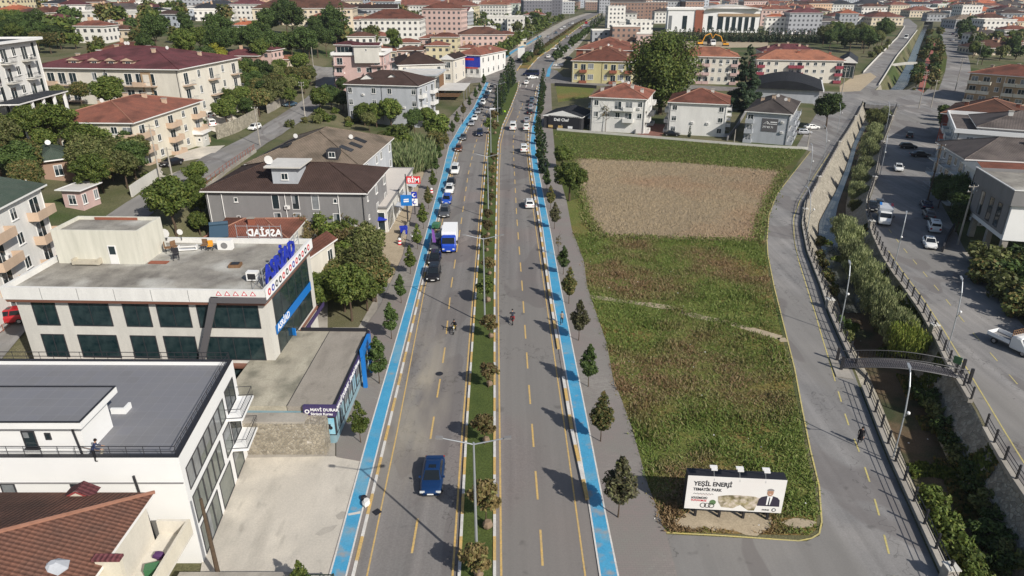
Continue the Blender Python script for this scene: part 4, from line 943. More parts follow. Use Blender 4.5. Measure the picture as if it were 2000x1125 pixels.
for z0, z1 in ((7., 10.2), (3.9, 6.9)): window(R1, (w-.0, dp*.52, z0), pi/2, dp*.78, z1-z0, fm=framed, gm=glasst, mull=4, sill=False)
window(R1, (w, dp*.5, .2), pi/2, dp*.6, 2.8, fm=framed, gm=glasst, mull=3, sill=False)
m = MB(); m.hexa([(w*.70, -.55, 4.1), (w*.725, -.55, 4.1), (w*.725, -.36, 4.1), (w*.70, -.36, 4.1), (w*.80, -.55, 11.3), (w*.83, -.55, 11.3), (w*.83, -.36, 11.3), (w*.80, -.36, 11.3)], greyp); m.box(w*.8, w+.34, -.6, -.36, 10.75, 11.3, greyp); m.build('diagonal_brace', R1)
m = MB(); m.box(w+.301, w+.34, -.3, dp+.2, 10.75, 11.3, greyp); m.build('fascia', R1)
bl = mat('sign_blue', (.012, .03, .36), .5); bl2 = mat('sign_blue_bright', (.01, .16, .5), .5); wt = mat('sign_white', (.8, .8, .8), .6); rd = mat('sign_red', (.55, .015, .03), .5); pur = mat('sign_purple', (.05, .035, .11), .6); blk = mat('sign_black', (.015, .015, .02), .6)
m = MB(); m.box(w+.36, w+.42, -.3, dp+.1, 11.0, 12.1, wt); bd = m.build('sign_board', R1)
for i in range(13):
    m = MB(); y = .5+i*1.02; m.bar((w+.424, y, 11.55), (w+.44, y, 11.55), .36, n=12, m=(rd, bl, blk, blk, rd, blk)[i % 6] if i != 8 else rd); m.bar((w+.441, y, 11.55), (w+.45, y, 11.55), .18, n=8, m=wt); m.build('emblem', bd)
SG = empty('rooftop_sign', tuple(R1.location+Matrix.Rotation(rz, 3, 'Z')@Vector((w-.1, 1, 12.1))), rz, 'big blue rooftop letters on a steel frame along the office roof edge', 'sign')
m = MB()
for y in [i*1.35 for i in range(9)]: m.bar((-.15, y, -.6), (-.15, y, 1.7), .04, m=metalg); m.bar((-.15, y, 1.6), (-1.3, y, -.6), .03, m=metalg)
for z in (.1, .8, 1.5): m.bar((-.15, 0, z), (-.15, 10.8, z), .03, m=metalg)
m.build('frame', SG); text('ASRİAD', 2.45, bl, SG, (.02, .3, -.1), (pi/2, 0, pi/2), ext=.1, sx=.98)
SG2 = empty('rooftop_sign', tuple(R1.location+Matrix.Rotation(rz, 3, 'Z')@Vector((w-3, dp+.1, 12.1))), rz, 'white rooftop letters facing the back, seen from behind on the office roof', 'sign')
m = MB()
for x in range(5): m.bar((-x*1.3, 0, -.5), (-x*1.3, 0, 1.6), .035, m=metalg)
m.bar((0, 0, .1), (-5.3, 0, .1), .03, m=metalg); m.bar((0, 0, 1.4), (-5.3, 0, 1.4), .03, m=metalg); m.build('frame', SG2); text('ASRİAD', 1.15, wt, SG2, (0, .1, .2), (pi/2, 0, pi), ext=.06)
m = MB(); m.box(w+.07, w+.1, 1.5, dp-1.2, 6.3, 7.3, bl2); bd = m.build('sign_board', R1); text('ASRİAD', 1.0, wt, bd, (w+.11, 1.9, 6.5), (pi/2, 0, pi/2))
m = MB(); m.box(w+.25, w+.32, .4, dp+2, 2.7, 3.25, pur); bd = m.build('sign_board', R1); text('MAVİ DURAK Sürücü Kursu', .6, wt, bd, (w+.33, .7, 2.82), (pi/2, 0, pi/2))
for i in range(5):
    m = MB(); x = w*.82+i*.83; z = 11.42
    m.face([(x, -.352, z), (x+.62, -.352, z), (x+.31, -.352, z+.5)], rd); m.face([(x+.12, -.357, z+.07), (x+.5, -.357, z+.07), (x+.31, -.357, z+.38)], wt); m.build('triangle_sign', R1)
# roof room
rr = Matrix.Rotation(rz, 3, 'Z'); a = G(103, 458, 15)
RM = empty('roof_room', tuple(G(116, 514, 11.43)), rz, 'stained white stairwell room standing on the flat office roof', 'roof room')
stain = mat('stained_plaster', (.66, .64, .56), .9, (.5, .49, .42), .5, stretch=(3, 3, .35), spread=.5)
m = MB(); m.box(0, 9.3, 0, 4.8, 0, 3.3, stain); m.build('wall', RM)
m = MB(); m.box(0, 9.3, 0, .2, 3.303, 3.75, stain); m.box(0, 9.3, 4.6, 4.8, 3.303, 3.75, stain); m.box(0, .2, .2, 4.6, 3.303, 3.75, stain); m.box(9.1, 9.3, .2, 4.6, 3.303, 3.75, stain); m.box(.2, 9.1, .2, 4.6, 3.303, 3.4, flatr); m.box(2, 6.8, 4.5, 4.598, 3.42, 3.7, BR); m.build('parapet', RM)
m = MB(); m.box(5.7, 6.6, -.05, -.003, .02, 2.1, framew); dr = m.build('door', RM); m = MB(); m.box(5.82, 6.48, -.06, -.052, 1.1, 2., glassd); m.build('pane', dr)
# things on the office roof
def onroof(px, py, z=11.45): q = G(px, py, z); return q
def simple(name, p, rz, label, cat, parts, group=None):
    r = empty(name, p, rz, label, cat, group)
    for n, bld in parts: bld.build(n, r)
    return r
mattr = mat('old_cushion', (.5, .46, .38), .95, (.4, .36, .28), 3)
def Bx(*a):
    m = MB()
    for q in a: m.box(*q)
    return m
simple('sofa', onroof(173, 516), rz, 'old beige sofa left against the roof room wall', 'sofa', [('seat', Bx((-1.2, 1.2, -.5, .4, .15, .5, mattr))), ('backrest', Bx((-1.1, 1.1, .4, .65, .2, 1.0, mattr))), ('armrest', Bx((-1.45, -1.2, -.5, .6, .1, .7, mattr))), ('armrest', Bx((1.2, 1.45, -.5, .6, .1, .7, mattr)))])
def chair(p, r, label, m_, s=1):
    return simple('chair', p, r, label, 'chair', [('seat', Bx((-.25*s, .25*s, -.25*s, .25*s, .42*s, .48*s, m_))), ('backrest', Bx((-.25*s, .25*s, .22*s, .28*s, .5*s, .95*s, m_)))]+[('leg', Bx((x-.03, x+.03, y-.03, y+.03, 0, .418*s, darkmet))) for x in (-.2*s, .2*s) for y in (-.2*s, .2*s)], 'cast-off furniture on the office roof')
chair(onroof(345, 507), rz+.4, 'dark metal chair nearest the front of the office roof', darkmet, 1.3); chair(onroof(330, 493), rz+2, 'dark chair lying among the junk beside the roof room', woodm, 1.3); chair(onroof(343, 490), rz+1, 'brown chair between the junk pile and the white rack', woodm, 1.2)
chair(onroof(412, 488), rz+.2, 'orange chair near the back parapet of the office roof', PNT['orange'], 1.1); chair(onroof(400, 487), rz, 'brown wooden chair beside the orange one on the office roof', woodm, 1.2)
simple('rack', onroof(368, 489), rz+.2, 'white metal rack lying on the office roof', 'rack', [('frame', Bx((-1, 1, -.3, .3, .1, .18, framew), (-1, -.9, -.3, .3, .183, .6, framew), (.9, 1, -.3, .3, .183, .6, framew), (-.89, .89, -.3, -.22, .5, .6, framew)))])
def acunit(p, r, label):
    f = MB(); f.bar((0, -.26, .35), (0, -.24, .35), .24, n=12, m=GRW)
    return simple('air_conditioner', p, r, label, 'air conditioner', [('casing', Bx((-.5, .5, -.235, .2, 0, .75, framew))), ('fan', f)])
q = acunit(onroof(442, 486), rz, 'white air conditioner unit by the back parapet of the office roof'); q.scale = (1.6, 1.6, 1.5)
simple('roof_hatch', onroof(460, 520), rz+.1, 'small wooden framed hatch on the office roof', 'hatch', [('frame', Bx((-.6, .6, -.5, .5, 0, .3, woodm))), ('lid', Bx((-.42, .42, -.35, .35, .303, .36, darkmet)))])
simple('floodlight_box', onroof(494, 548), rz, 'white framed box with dark front at the office roof corner', 'box', [('casing', Bx((-.5, .6, -.3, .4, .1, 1., framew))), ('front', Bx((-.35, .45, -.33, -.303, .25, .85, darkmet)))])
simple('plank', onroof(310, 513), rz, 'rusty flat board lying on the office roof', 'board', [('board', Bx((-1, 1, -.35, .35, 0, .08, BR)))])
for px, py, l in ((325, 466, 'larger white satellite dish on the back parapet of the office'), (354, 464, 'smaller satellite dish beside the chimney on the office back parapet')):
    q = empty('satellite_dish', G(px, py, 12.1), rz, l, 'satellite dish'); dish(q, 0, 0, 0, .55 if px < 330 else .35)
# --- kiosk row beside the pavement
KZ = 4.
RK1 = empty('shop_annex', (-26.6, 52.0, 0), -.02, 'single-storey driving school shop with flat concrete roof and purple signs', 'building')
m = MB(); m.box(0, 10.5, 0, 14.6, 0, KZ-.5, mat('shop_blue', (.16, .3, .36), .5, (.3, .4, .44), .8)); m.build('wall', RK1)
m = MB(); m.box(6.36, 10.5, 0, 14.6, KZ-.497, KZ, mat('annex_slab', (.26, .235, .2), .9, (.32, .29, .25), .5, fine=.1, fblk=stains)); m.box(0, 6.3, 0, 14.6, KZ-.497, KZ, mat('annex_slab_worn', (.33, .3, .24), .9, (.42, .39, .31), .35, c3=(.2, .19, .15), s3=.3, fine=.12, fblk=stains)); m.box(10.503, 10.7, -.1, 14.7, KZ-.3, KZ+.15, blk); m.box(3.2, 10.5, 14.603, 14.8, KZ-.3, KZ+.35, blk); m.box(6.3, 6.36, .02, 14.5, KZ+.003, KZ+.02, blk); m.build('roof', RK1)
m = MB(); m.box(10.703, 10.8, -.1, 14.7, KZ-.75, KZ+.05, pur); bd = m.build('sign_board', RK1); text('MAVİ DURAK  Sürücü Kursu  MAVİ DURAK', .72, wt, bd, (10.81, .2, KZ-.6), (pi/2, 0, pi/2))
m = MB(); m.box(7.9, 10.8, -.35, -.003, KZ-.85, KZ+.25, pur); bd = m.build('sign_board', RK1)
text('MAVİ DURAK', .42, wt, bd, (8.55, -.36, KZ-.25), (pi/2, 0, 0)); text('Sürücü Kursu', .36, wt, bd, (8.55, -.36, KZ-.66), (pi/2, 0, 0)); e = MB(); e.bar((8.25, -.352, KZ-.3), (8.25, -.36, KZ-.3), .22, n=12, m=wt); e.bar((8.25, -.361, KZ-.3), (8.25, -.366, KZ-.3), .12, n=10, m=pur); e.build('emblem', bd)
for x0, x1 in ((8.1, 9.0), (9.1, 10.6)):
    m = MB(); m.box(x0, x1, -.1, -.003, 1.0, 2.95, framed); q = m.build('display_window', RK1); m = MB(); m.quad((x0+.1, -.105, 1.1), (x1-.1, -.105, 1.1), (x1-.1, -.105, 2.85), (x0+.1, -.105, 2.85), mat('poster_sky', (.12, .42, .58), .4, (.4, .6, .68), 1.5)); m.build('poster', q)
    m = MB(); xm = (x0+x1)/2; m.bar((xm-.25, -.11, 1.9), (xm-.25, -.12, 1.9), .2, n=10, m=blk); m.bar((xm+.25, -.11, 1.8), (xm+.25, -.12, 1.8), .2, n=10, m=blk); m.box(xm-.3, xm+.3, -.12, -.11, 1.95, 2.2, blk); m.build('motorbike_picture', q)
for i in range(9):
    y = .3+i*1.6
    window(RK1, (10.5, y+.7, .9), pi/2, 1.4, 2.2, fm=framed, gm=mat('shop_film', (.2, .36, .42), .3, (.35, .5, .55), 1.5), mull=1, sill=False)
m = MB(); m.hexa([(x, y, z) for z in (KZ+.05, KZ+.9) for x, y in ((-.5, 14.4), (3.0, 13.4), (3.05, 13.5), (-.45, 14.5))], bl2); q = m.build('banner', RK1)
text('ASRİAD', .7, wt, q, (.2, 14.16, KZ+.25), (pi/2, 0, -.28))
m = MB(); m.box(10.9, 11.3, 9.3, 9.6, 0, KZ-.2, bl2); m.box(10.9, 11.2, 12.4, 12.7, 0, KZ-.2, bl2); m.box(10.9, 11.25, 9.2, 12.8, KZ-.197, KZ+.7, bl2); q = m.build('blue_portal', RK1)
m = MB(); m.box(0, 9.3, 0, 1.4, 0, 3.3, rubble); m.box(-.1, 7.6, .1, 1.5, 3.303, 3.5, concrete); q = m.build('stone_wall', None); q.location = (-25.9, 50.1, 0); tag(q, 'pale rubble retaining wall below the driving school shop', 'wall')
# --- white modern building bottom left
MB12 = empty('modern_building', (-22.5, 37.5, 0), 0, 'bright white flat-roofed building with dark slab roof and black railings', 'building')
white = mat('fresh_white', (.8, .8, .79), .7, (.74, .74, .73), .3)
fp = [(-30, 0), (0, 0), (-1.3, 13.2), (-30, 13.4)]
m = MB(); m.prism(fp, 0, 9, white); m.build('wall', MB12)
ins = [(-29.9, .35), (-.4, .35), (-1.6, 12.85), (-29.9, 13.05)]
m = MB(); m.prism(ins, 9.003, 9.12, slate)
for a, c in ((0, 1), (1, 2), (2, 3)):
    P, Q, Q2, P2 = fp[a], fp[c], ins[c], ins[a]; m.hexa([(*P, 9.003), (*Q, 9.003), (*Q2, 9.003), (*P2, 9.003), (*P, 9.45), (*Q, 9.45), (*Q2, 9.45), (*P2, 9.45)], white if a != 0 else white)
    m.hexa([(*P, 9.453), (*Q, 9.453), (*Q2, 9.453), (*P2, 9.453), (*P, 9.5), (*Q, 9.5), (*Q2, 9.5), (*P2, 9.5)], darkmet)
m.build('roof', MB12)
m = MB()
for a, c in ((0, 1), (1, 2), (2, 3)):
    P = Vector((*fp[a], 9.5)).lerp(Vector((*ins[a], 9.5)), .5); Q = Vector((*fp[c], 9.5)).lerp(Vector((*ins[c], 9.5)), .5); L = (Q-P).length
    for z in (.35, .75): m.bar(P+Vector((0, 0, z)), Q+Vector((0, 0, z)), .035, n=4, m=darkmet)
    for i in range(int(L/1.15)+1): q = P.lerp(Q, min(1, i*1.15/L)); m.bar(q, q+Vector((0, 0, .75)), .025, n=4, m=darkmet)
m.build('railing', MB12)
m = MB(); m.box(-30, -6.6, .75, 4.0, 9.13, 11.7, white); q = m.build('penthouse', MB12)
m = MB(); m.box(-30, -6.0, .1, 4.6, 11.703, 12.15, white); m.box(-30, -6.15, .25, 4.45, 12.153, 12.2, slate); m.box(-30, -6., .1, .22, 12.203, 12.26, darkmet); m.box(-6.12, -6., .223, 4.6, 12.203, 12.26, darkmet); m.box(-30, -6.123, 4.48, 4.6, 12.203, 12.26, darkmet); m.build('roof', MB12)
window(MB12, (-10.2, .73, 9.7), 0, .9, 1.4, fm=framed, mull=0); window(MB12, (-8.9, .73, 10.4), 0, .4, .55, fm=framed, mull=0, sill=False)
m = MB(); m.bar((-6.9, .65, 9.2), (-7.1, .65, 11.7), .07, m=darkmet); m.build('downpipe', MB12)
m = MB(); m.box(-7.6, -6.5, 5.6, 5.78, 9.13, 9.6, white); m.box(-6.68, -6.5, 5.783, 6.5, 9.13, 9.6, white); m.build('upstand', MB12)
m = MB(); m.bar((-3.3, -.1, 8.0), (-2.9, -.1, .8), .08, m=darkmet); m.bar((-2.9, -.1, .8), (-1.9, -.1, .6), .08, m=darkmet); m.build('downpipe', MB12)
m = MB(); m.box(-30, -.05, -.08, -.003, 7.3, 7.38, GRW); m.build('ledge', MB12)
window(MB12, (-12.2, -.02, 6.0), 0, 1.0, 1.3, fm=framed, mull=0); window(MB12, (-7.6, -.02, 7.0), 0, .55, .28, fm=framed, mull=0, sill=False)
ra = math.atan2(13.2, -1.3); dv = Vector((-1.3, 13.2, 0)).normalized()
for z, hh, y0, y1, n in ((6.2, 1.9, .6, 9.4, 7), (3.2, 2.4, .6, 7.2, 6), (0.15, 2.6, .7, 4.8, 3), (0.15, 2.6, 5.4, 8.4, 1), (0.15, 2.6, 9.2, 11.6, 1), (3.2, 2.4, 8.0, 9.8, 1)):
    for i in range(n): q = dv*(y0+(y1-y0)*(i+.5)/n); window(MB12, (q.x, q.y, z), ra, (y1-y0)/n*.98, hh, fm=framed, gm=mat('clear_glass', (.1, .12, .11), .1, (.2, .22, .2), .5), mull=0, sill=False)
for z in (6., 3.):
    q = dv*11.2; balcony(MB12, (q.x, q.y, z), ra, 3.6, 1.3, white, 'dark'); window(MB12, (q.x, q.y, z+.1), ra, 2.4, 2.2, fm=framed, mull=1, sill=False)
# --- tiled house in the corner
h13 = building('tiled_house', 'old house with weathered orange tile roof in the bottom left corner', 'house', (-46, 22, 0), (-23.9, 22, 0), 13., 8, 2, 'hip', 2.7, CR2, OLD, '', '', '', zb=0, over=.5, chim=0, back='www')
m = MB(); o_ = m; o_.face([(16.95, 12.88, 8.3), (18.85, 12.88, 8.3), (17.9, 12.88, 8.82)], mat('dull_red', (.3, .06, .06), .8)); o_.face([(17.3, 12.86, 8.35), (18.5, 12.86, 8.35), (17.9, 12.86, 8.68)], CR); m.quad((16.9, 12.9, 8.3), (17.9, 12.9, 8.85), (17.9, 13.9, 8.85), (16.9, 13.9, 8.3), MAR); m.quad((17.9, 12.9, 8.85), (18.9, 12.9, 8.3), (18.9, 13.9, 8.3), (17.9, 13.9, 8.85), MAR); m.build('gable', h13[0])
for j, (y, l) in enumerate(((8.2, 5.6), )):
    m = MB(); m.box(22.1+.003, 24.3, y-1, y+l, 4.4, 4.6, CR2); m.box(24.1, 24.3, y-1, y+l, 4.603, 5.7, CR); m.box(22.103, 24.098, y+l-.2, y+l, 4.603, 5.7, CR2); m.build('balcony', h13[0])
m = MB(); m.box(22.2, 23.6, 7.3, 7.6, 4.6, 8.6, CR); m.box(22.1, 23.7, 7.2, 7.7, 8.603, 8.75, MAR); m.build('side_gable', h13[0])
simple('storage_box', (-22.6, 32.1, 4.63), .3, 'green box standing on the cream balcony', 'box', [('casing', Bx((-.4, .4, -.3, .3, 0, .6, PNT['green']))), ('lid', Bx((-.42, .42, -.32, .32, .603, .66, PNT['green'])))])
m = MB(); m.ball((0, 0, .25), .4, .3, .3, mat('violet_bag', (.09, .04, .12), .8), 7, 5, .2); q = m.build('bag'); q.location = (-22.8, 33.4, 4.63); tag(q, 'dark violet bag on the cream balcony floor', 'bag')
bh = empty('bay_dome', (-25.6, 28.6, 8.6), 0, 'grey eight-sided bay roof at the bottom edge of the tiled house', 'bay roof'); m = MB(); m.rings([[(r*cos(t*pi/4), r*sin(t*pi/4), z) for t in range(8)] for r, z in ((.75, 0), (.8, .2), (.2, .6))], LG); m.build('cap', bh)
m = MB(); m.box(-4.2, 4.5, -.25, .25, 0, 1.3, concrete); q = m.build('yard_wall'); q.location = (-18.9, 35.2, 0); tag(q, 'low grey yard wall in front of the white building', 'wall')
GT = empty('yard_gate', (-14.1, 35.0, 0), 0, 'green steel yard gate at the bottom edge', 'gate'); m = MB()
for x in (0, 1.8): m.bar((x, 0, 0), (x, 0, 1.6), .06, m=GRN)
for z in (.2, 1.5): m.bar((0, 0, z), (1.8, 0, z), .05, m=GRN)
m.bar((0, 0, .2), (1.8, 0, 1.5), .03, m=GRN); m.build('frame', GT)
# ================================================================== buildings further off
def bpx(name, label, cat, a, c, z, depth, floors, **k): return building(name, label, cat, G(*a, z), G(*c, z), depth, z, floors, **k)
# grey block with brown roof, and the tan roofed block behind it
gb = bpx('grey_apartment', 'grey three-storey apartment block with dark brown hipped roof and white dormer tower', 'apartment building', (400, 374), (712, 378), 9, 15, 3, roof='hip', rh=3.0, wm=GRW, rm=BRN, front=[' n tttn ', ' n tttt ', '  n t  '], right='n w w', left=['n  ', 'n  ', '  n'], zb=0, chim=0)
r = gb[0]; m = MB(); m.box(10.5, 14.5, 1.6, 6., 9.6, 12.6, LG); m.box(10.2, 14.8, 1.3, 1.58, 9.4, 9.8, framew); m.build('dormer', r); m = MB(); m.box(9.6, 15.4, .9, 6.9, 12.603, 12.85, flatw); q = m.build('dormer_roof', r); dish(q, 10.2, 2, 13.0, .7); window(r, (12.5, 1.58, 10.6), 0, 1.1, 1.1, mull=1)
m = MB(); m.bar((21.2, -.12, 8.9), (21.2, -.12, .2), .07, m=framew); m.build('downpipe', r); m = MB(); m.bar((2.6, -.12, 8.9), (2.6, -.12, .2), .07, m=framew); m.build('downpipe', r)
tb = bpx('tan_roofed_block', 'apartment block with pale tan tile roof and rows of dark skylights behind the grey block', 'apartment building', (485, 322), (700, 326), 9.5, 24, 3, roof='hip', rh=4.2, wm=LG, rm=TAN, front='wwww', right='ww ww w', left='www', zb=0, chim=0, dishes=2)
for x, y in ((2.5, 5), (5, 5.2), (2.2, 9), (16.2, 6), (16.8, 10), (16.5, 14), (3, 13)):
    m = MB(); s = 1 if x > 10 else -1; zz = 9.5+.2+4*(min(x+.6, 20.4-x)/10.2); m.hexa([(x-1.1, y-.9, zz+(-1.1*-s)*.38-.2), (x+1.1, y-.9, zz+(1.1*-s)*.38-.2), (x+1.1, y+.9, zz+(1.1*-s)*.38-.2), (x-1.1, y+.9, zz-(1.1*-s)*.38-.2)]+[(x-1.1, y-.9, zz-(1.1*-s)*.38+.15), (x+1.1, y-.9, zz+(1.1*-s)*.38+.15), (x+1.1, y+.9, zz+(1.1*-s)*.38+.15), (x-1.1, y+.9, zz-(1.1*-s)*.38+.15)], DKG); m.build('skylight', tb[1])
m = MB(); m.box(14, 16, 1.2, 3.4, 10.4, 12.1, DK); m.build('dormer', tb[0]); window(tb[0], (15, 1.18, 10.8), 0, 1.2, 1, mull=1)
# market hall
mk = building('supermarket', 'low shop with long pale ribbed roof beside the pavement', 'shop', (-28.2, 111, 0), (-21.2, 110.8, 0), 27, 4.4, 1, 'flat', .25, WH2, mat('ribbed_roof', (.6, .55, .5), .7, fblk=brick(40, .5, .02, (.42, .39, .36), (.56, .52, .47), 0)), 'g', 'g g g', '', zb=0, over=.3, chim=0, fm=GRW)
for y in (8, 15, 22): m = MB(); m.hexa([(7.1, y-1.5, 2.6), (8.6, y-1.5, 2.3), (8.6, y+1.5, 2.3), (7.1, y+1.5, 2.6), (7.1, y-1.5, 2.7), (8.6, y-1.5, 2.4), (8.6, y+1.5, 2.4), (7.1, y+1.5, 2.7)], LG); m.build('awning', mk[0])
# small red roof house and canopy behind the office
building('small_house', 'small cream house with steep red roof squeezed behind the office', 'house', G(562, 508, 7), G(592, 511, 7), 8, 7, 2, 'gable', 1.2, CR2, RED, 'n', 'n w', '', zb=0, over=.4, chim=0)
cp = empty('canopy', (G(618, 570, 0).x, G(618, 570, 0).y, 0), -.1, 'brown sheet canopy on posts beside the small cream house', 'canopy'); m = MB(); m.hexa([(-2.5, -2.2, 2.8), (2.4, -2.2, 2.8), (2.4, 2.4, 3.2), (-2.5, 2.4, 3.2), (-2.5, -2.2, 2.92), (2.4, -2.2, 2.92), (2.4, 2.4, 3.32), (-2.5, 2.4, 3.32)], MAR); m.build('roof', cp)
for x in (-2.2, 2.2):
    for y in (-2, 2.2): m = MB(); m.bar((x, y, 0), (x, y, 2.8), .08, m=woodm); m.build('post', cp)
bt = building('low_tiled_house', 'low house with red tiles and a rooftop solar panel behind the office', 'house', G(400, 468, 4.5), G(560, 468, 4.5), 9, 4.5, 1, 'hip', 1.8, CR2, RED, 'www', 'w', '', zb=0, over=.5, chim=1, cm=BR)
sp = empty('solar_heater', G(428, 455, 5.6), .3, 'tilted blue solar water heater on the low red roof', 'solar heater'); m = MB(); m.hexa([(-1.3, -1, -.4), (1.3, -1, -.4), (1.3, 1, .8), (-1.3, 1, .8), (-1.3, -1, -.3), (1.3, -1, -.3), (1.3, 1, .9), (-1.3, 1, .9)], PNT['steel']); m.build('panel', sp); m = MB(); m.bar((-1.3, 1.1, 1.1), (1.3, 1.1, 1.1), .3, n=10, m=PNT['steel']); m.build('tank', sp)
# hill: apartments on the left
l3 = building('apartment_block', 'cream apartment block with weathered orange hipped roof and corner balconies above the hill street', 'apartment building', (-90, 132, 0), (-72, 131, 0), 27, 14.8, 3, 'hip', 2.8, CR, RED, 'ww w wB', 'BwBwB', '', zb=6.0, chim=4, dishes=1, bm=PC, cm=PC)
l2 = building('apartment_block', 'long white apartment block under a big maroon roof with four dormers', 'apartment building', (-119, 177, 0), (-81, 172.5, 0), 30, 20.1, 3, 'hip', 4.2, CR2, MAR, 'bBbb ww bBb  ', 'bwbwb', '', zb=8.5, chim=5, dishes=3, bm=PC, over=.8, cm=PC)
for i, x in enumerate((9.5, 15, 19.5, 24)):
    m = MB(); z = 11.6+1.0; wide = 1.5 if i in (0, 3) else 1.2; m.box(x-wide, x+wide, 2.6, 6.2, z-1., z+.7, PC); m.face([(x-wide-.4, 2.2, z+.72), (x+wide+.4, 2.2, z+.72), (x, 2.2, z+1.4)], PC); m.quad((x-wide-.4, 2.2, z+.72), (x, 2.2, z+1.4), (x, 8.5, z+1.4), (x-wide-.4, 7, z+.72), MAR); m.quad((x, 2.2, z+1.4), (x+wide+.4, 2.2, z+.72), (x+wide+.4, 7, z+.72), (x, 8.5, z+1.4), MAR); q = m.build('dormer', l2[1]); window(l2[0], (x, 2.58, z-.5), 0, 1.3, 1., mull=1)
m = MB(); m.box(28.4, 31., -.06, -.003, 5.8, 11, OC); m.box(28.9, 30.5, -.09, -.063, 5.8, 10.4, CR2); m.build('painted_panel', l2[0])
l1 = building('apartment_block', 'tall white apartment block with dark balconies at the left edge', 'apartment building', (-95.2, 118, 0), (-98, 149, 0), 16, 28.6, 4, 'flat', .5, WH, DKG, 'tcwctcwct', 'wcw', 'ww', zb=14.5, over=1.0, chim=0, bm=WH2, fm=white)
pd = empty('carport', (-92.5, 128, 15), 0.09, 'slate roofed open carport on white pillars below the tall block', 'carport'); m = MB(); m.box(-2.5, 2, 0, 18, 3.6, 3.8, framew); m.box(-2.4, 1.9, .1, 17.9, 3.803, 3.9, DKG); m.build('roof', pd)
for y in (1, 5, 9, 13, 17): m = MB(); m.box(1.3, 1.8, y-.2, y+.2, -3, 3.597, white); m.build('pillar', pd)
l5 = building('terrace_house', 'white house with pink balconies and green roof at the left edge', 'house', (-57.6, 66, 0), (-59.6, 84, 0), 12, 15.4, 4, 'gable', 1.6, WH, GRN, 'wBwB', 'w w', 'w', zb=3.2, bm=PC, chim=0)
hut = building('cottage', 'small cottage with grey-green roof among the trees on the left', 'house', T(88, 350), T(150, 352), 9, T(88, 350).z+3, 1, 'hip', 1.6, mat('render_shed', (.3, .2, .15), .9), GRN, 'w', 'w', '', over=.8, chim=0, dishes=1)
sh = building('shed', 'small white-roofed shed with white windows beside the hill street', 'shed', T(128, 405), T(165, 412), 4, T(128, 405).z+2.8, 1, 'flat', .15, PK, flatw, 'w', 'w w', '', chim=0)
g2 = building('garden_house', 'small white hut with grey sheet roof beside the cream apartment block', 'shed', T(375, 285), T(398, 287), 3.5, T(375, 285).z+2.6, 1, 'gable', 1.0, WH2, flatw, ' n', 'n', '', chim=0)
# boulevard, left side
building('white_apartment', 'white apartment block with brown double-gabled roof above the overgrown plot', 'apartment building', G(675, 165, 11.7), G(815, 170, 11.7), 16, 11.7, 3, roof='hip', rh=3.4, wm=LG, rm=BRN, front=['w  w w  w', 'w  w w  w', 'w     w '], right='BwB', left='B', zb=1.5, chim=0, bm=WH, cm=WH)
for px in (720, 768):
    q = empty('roof_gable', G(px, 152, 13.2), -.05, 'brown gable with white front, %s of the two on the double-gabled roof' % ('left' if px < 750 else 'right'), 'gable'); m = MB(); m.face([(-2.2, -1.5, -.3), (2.2, -1.5, -.3), (0, -1.5, 1.2)], WH); m.quad((-2.6, -1.9, -.4), (0, -1.9, 1.4), (0, 3, 1.4), (-2.6, 3, -.4), BRN); m.quad((0, -1.9, 1.4), (2.6, -1.9, -.4), (2.6, 3, -.4), (0, 3, 1.4), BRN); m.build('slopes', q)
bpx('pink_apartment', 'pink and white four-storey apartment block with roof terrace', 'apartment building', (650, 108), (748, 108), 15.5, 16, 4, roof='flat', rh=1.0, wm=PK, rm=flatr, front=['b  b', 'B wBw', 'B wBw', ' w w'], right='b b', left='bb', zb=2.5, bm=PK)
pt = bpx('stair_tower', 'maroon roofed penthouse on the pink apartment block', 'roof room', (655, 88), (690, 89), 18.5, 7, 1, roof='hip', rh=1.2, wm=PK, rm=MAR, front='g', right='', left='', zb=15.7, chim=0, back='')
bpx('stair_tower', 'white stair tower with brown roof rising from the pink apartment block', 'roof room', (690, 90), (738, 90), 18.7, 6, 1, roof='gable', rh=1.0, wm=WH2, rm=MAR, front='n', right='', left='', zb=15.7, chim=0, back='')
bpx('metal_house', 'narrow blue-grey flat roofed house in front of the pink block', 'house', (683, 122), (722, 123), 12.5, 8, 3, roof='flat', rh=.3, wm=wall('steelblue', (.2, .25, .32)), rm=LG, front=['w', 'w', 'w'], right='', left='', zb=2, chim=0)
hall = bpx('showroom_hall', 'flat white-roofed hall with timber and black glass front by the boulevard', 'hall', (735, 147), (850, 149), 8.7, 17, 2, roof='flat', rh=.5, wm=WH2, rm=flatw, front='', right='', left='', zb=0, chim=0, fm=LG)
m = MB(); m.box(hall[2]+.01, hall[2]+.15, .5, 6, .2, 8, glassd); m.build('glazing', hall[0]); m = MB(); m.box(hall[2]+.01, hall[2]+.25, 6.3, 14, .2, 8, woodm); m.build('timber_cladding', hall[0])
br = bpx('brown_roof_house', 'house with wide dark brown hipped roof behind the white hall', 'house', (778, 128), (868, 124), 9.5, 22, 3, roof='hip', rh=4., wm=WH2, rm=BRN, front='w  w', right='d d', left='', zb=0, chim=2, dishes=1)
bpx('side_house', 'white house front with brown windows right of the dark brown roof', 'house', (862, 116), (886, 117), 9, 14, 2, roof='gable', rh=2., wm=CR2, rm=BRN, front='d', right='w w', left='', zb=0, chim=1)
cn = empty('shop_canopy', G(880, 200, 0), -.05, 'flat white canopy over a shop yard beside the left bike lane', 'canopy'); m = MB(); m.box(-4.5, 5, 0, 19, 4, 4.25, flatw); m.build('roof', cn)
for x in (-4.2, 4.7):
    for y in (.4, 9, 18.5): m = MB(); m.bar((x, y, 0), (x, y, 4), .12, m=GRW); m.build('post', cn)
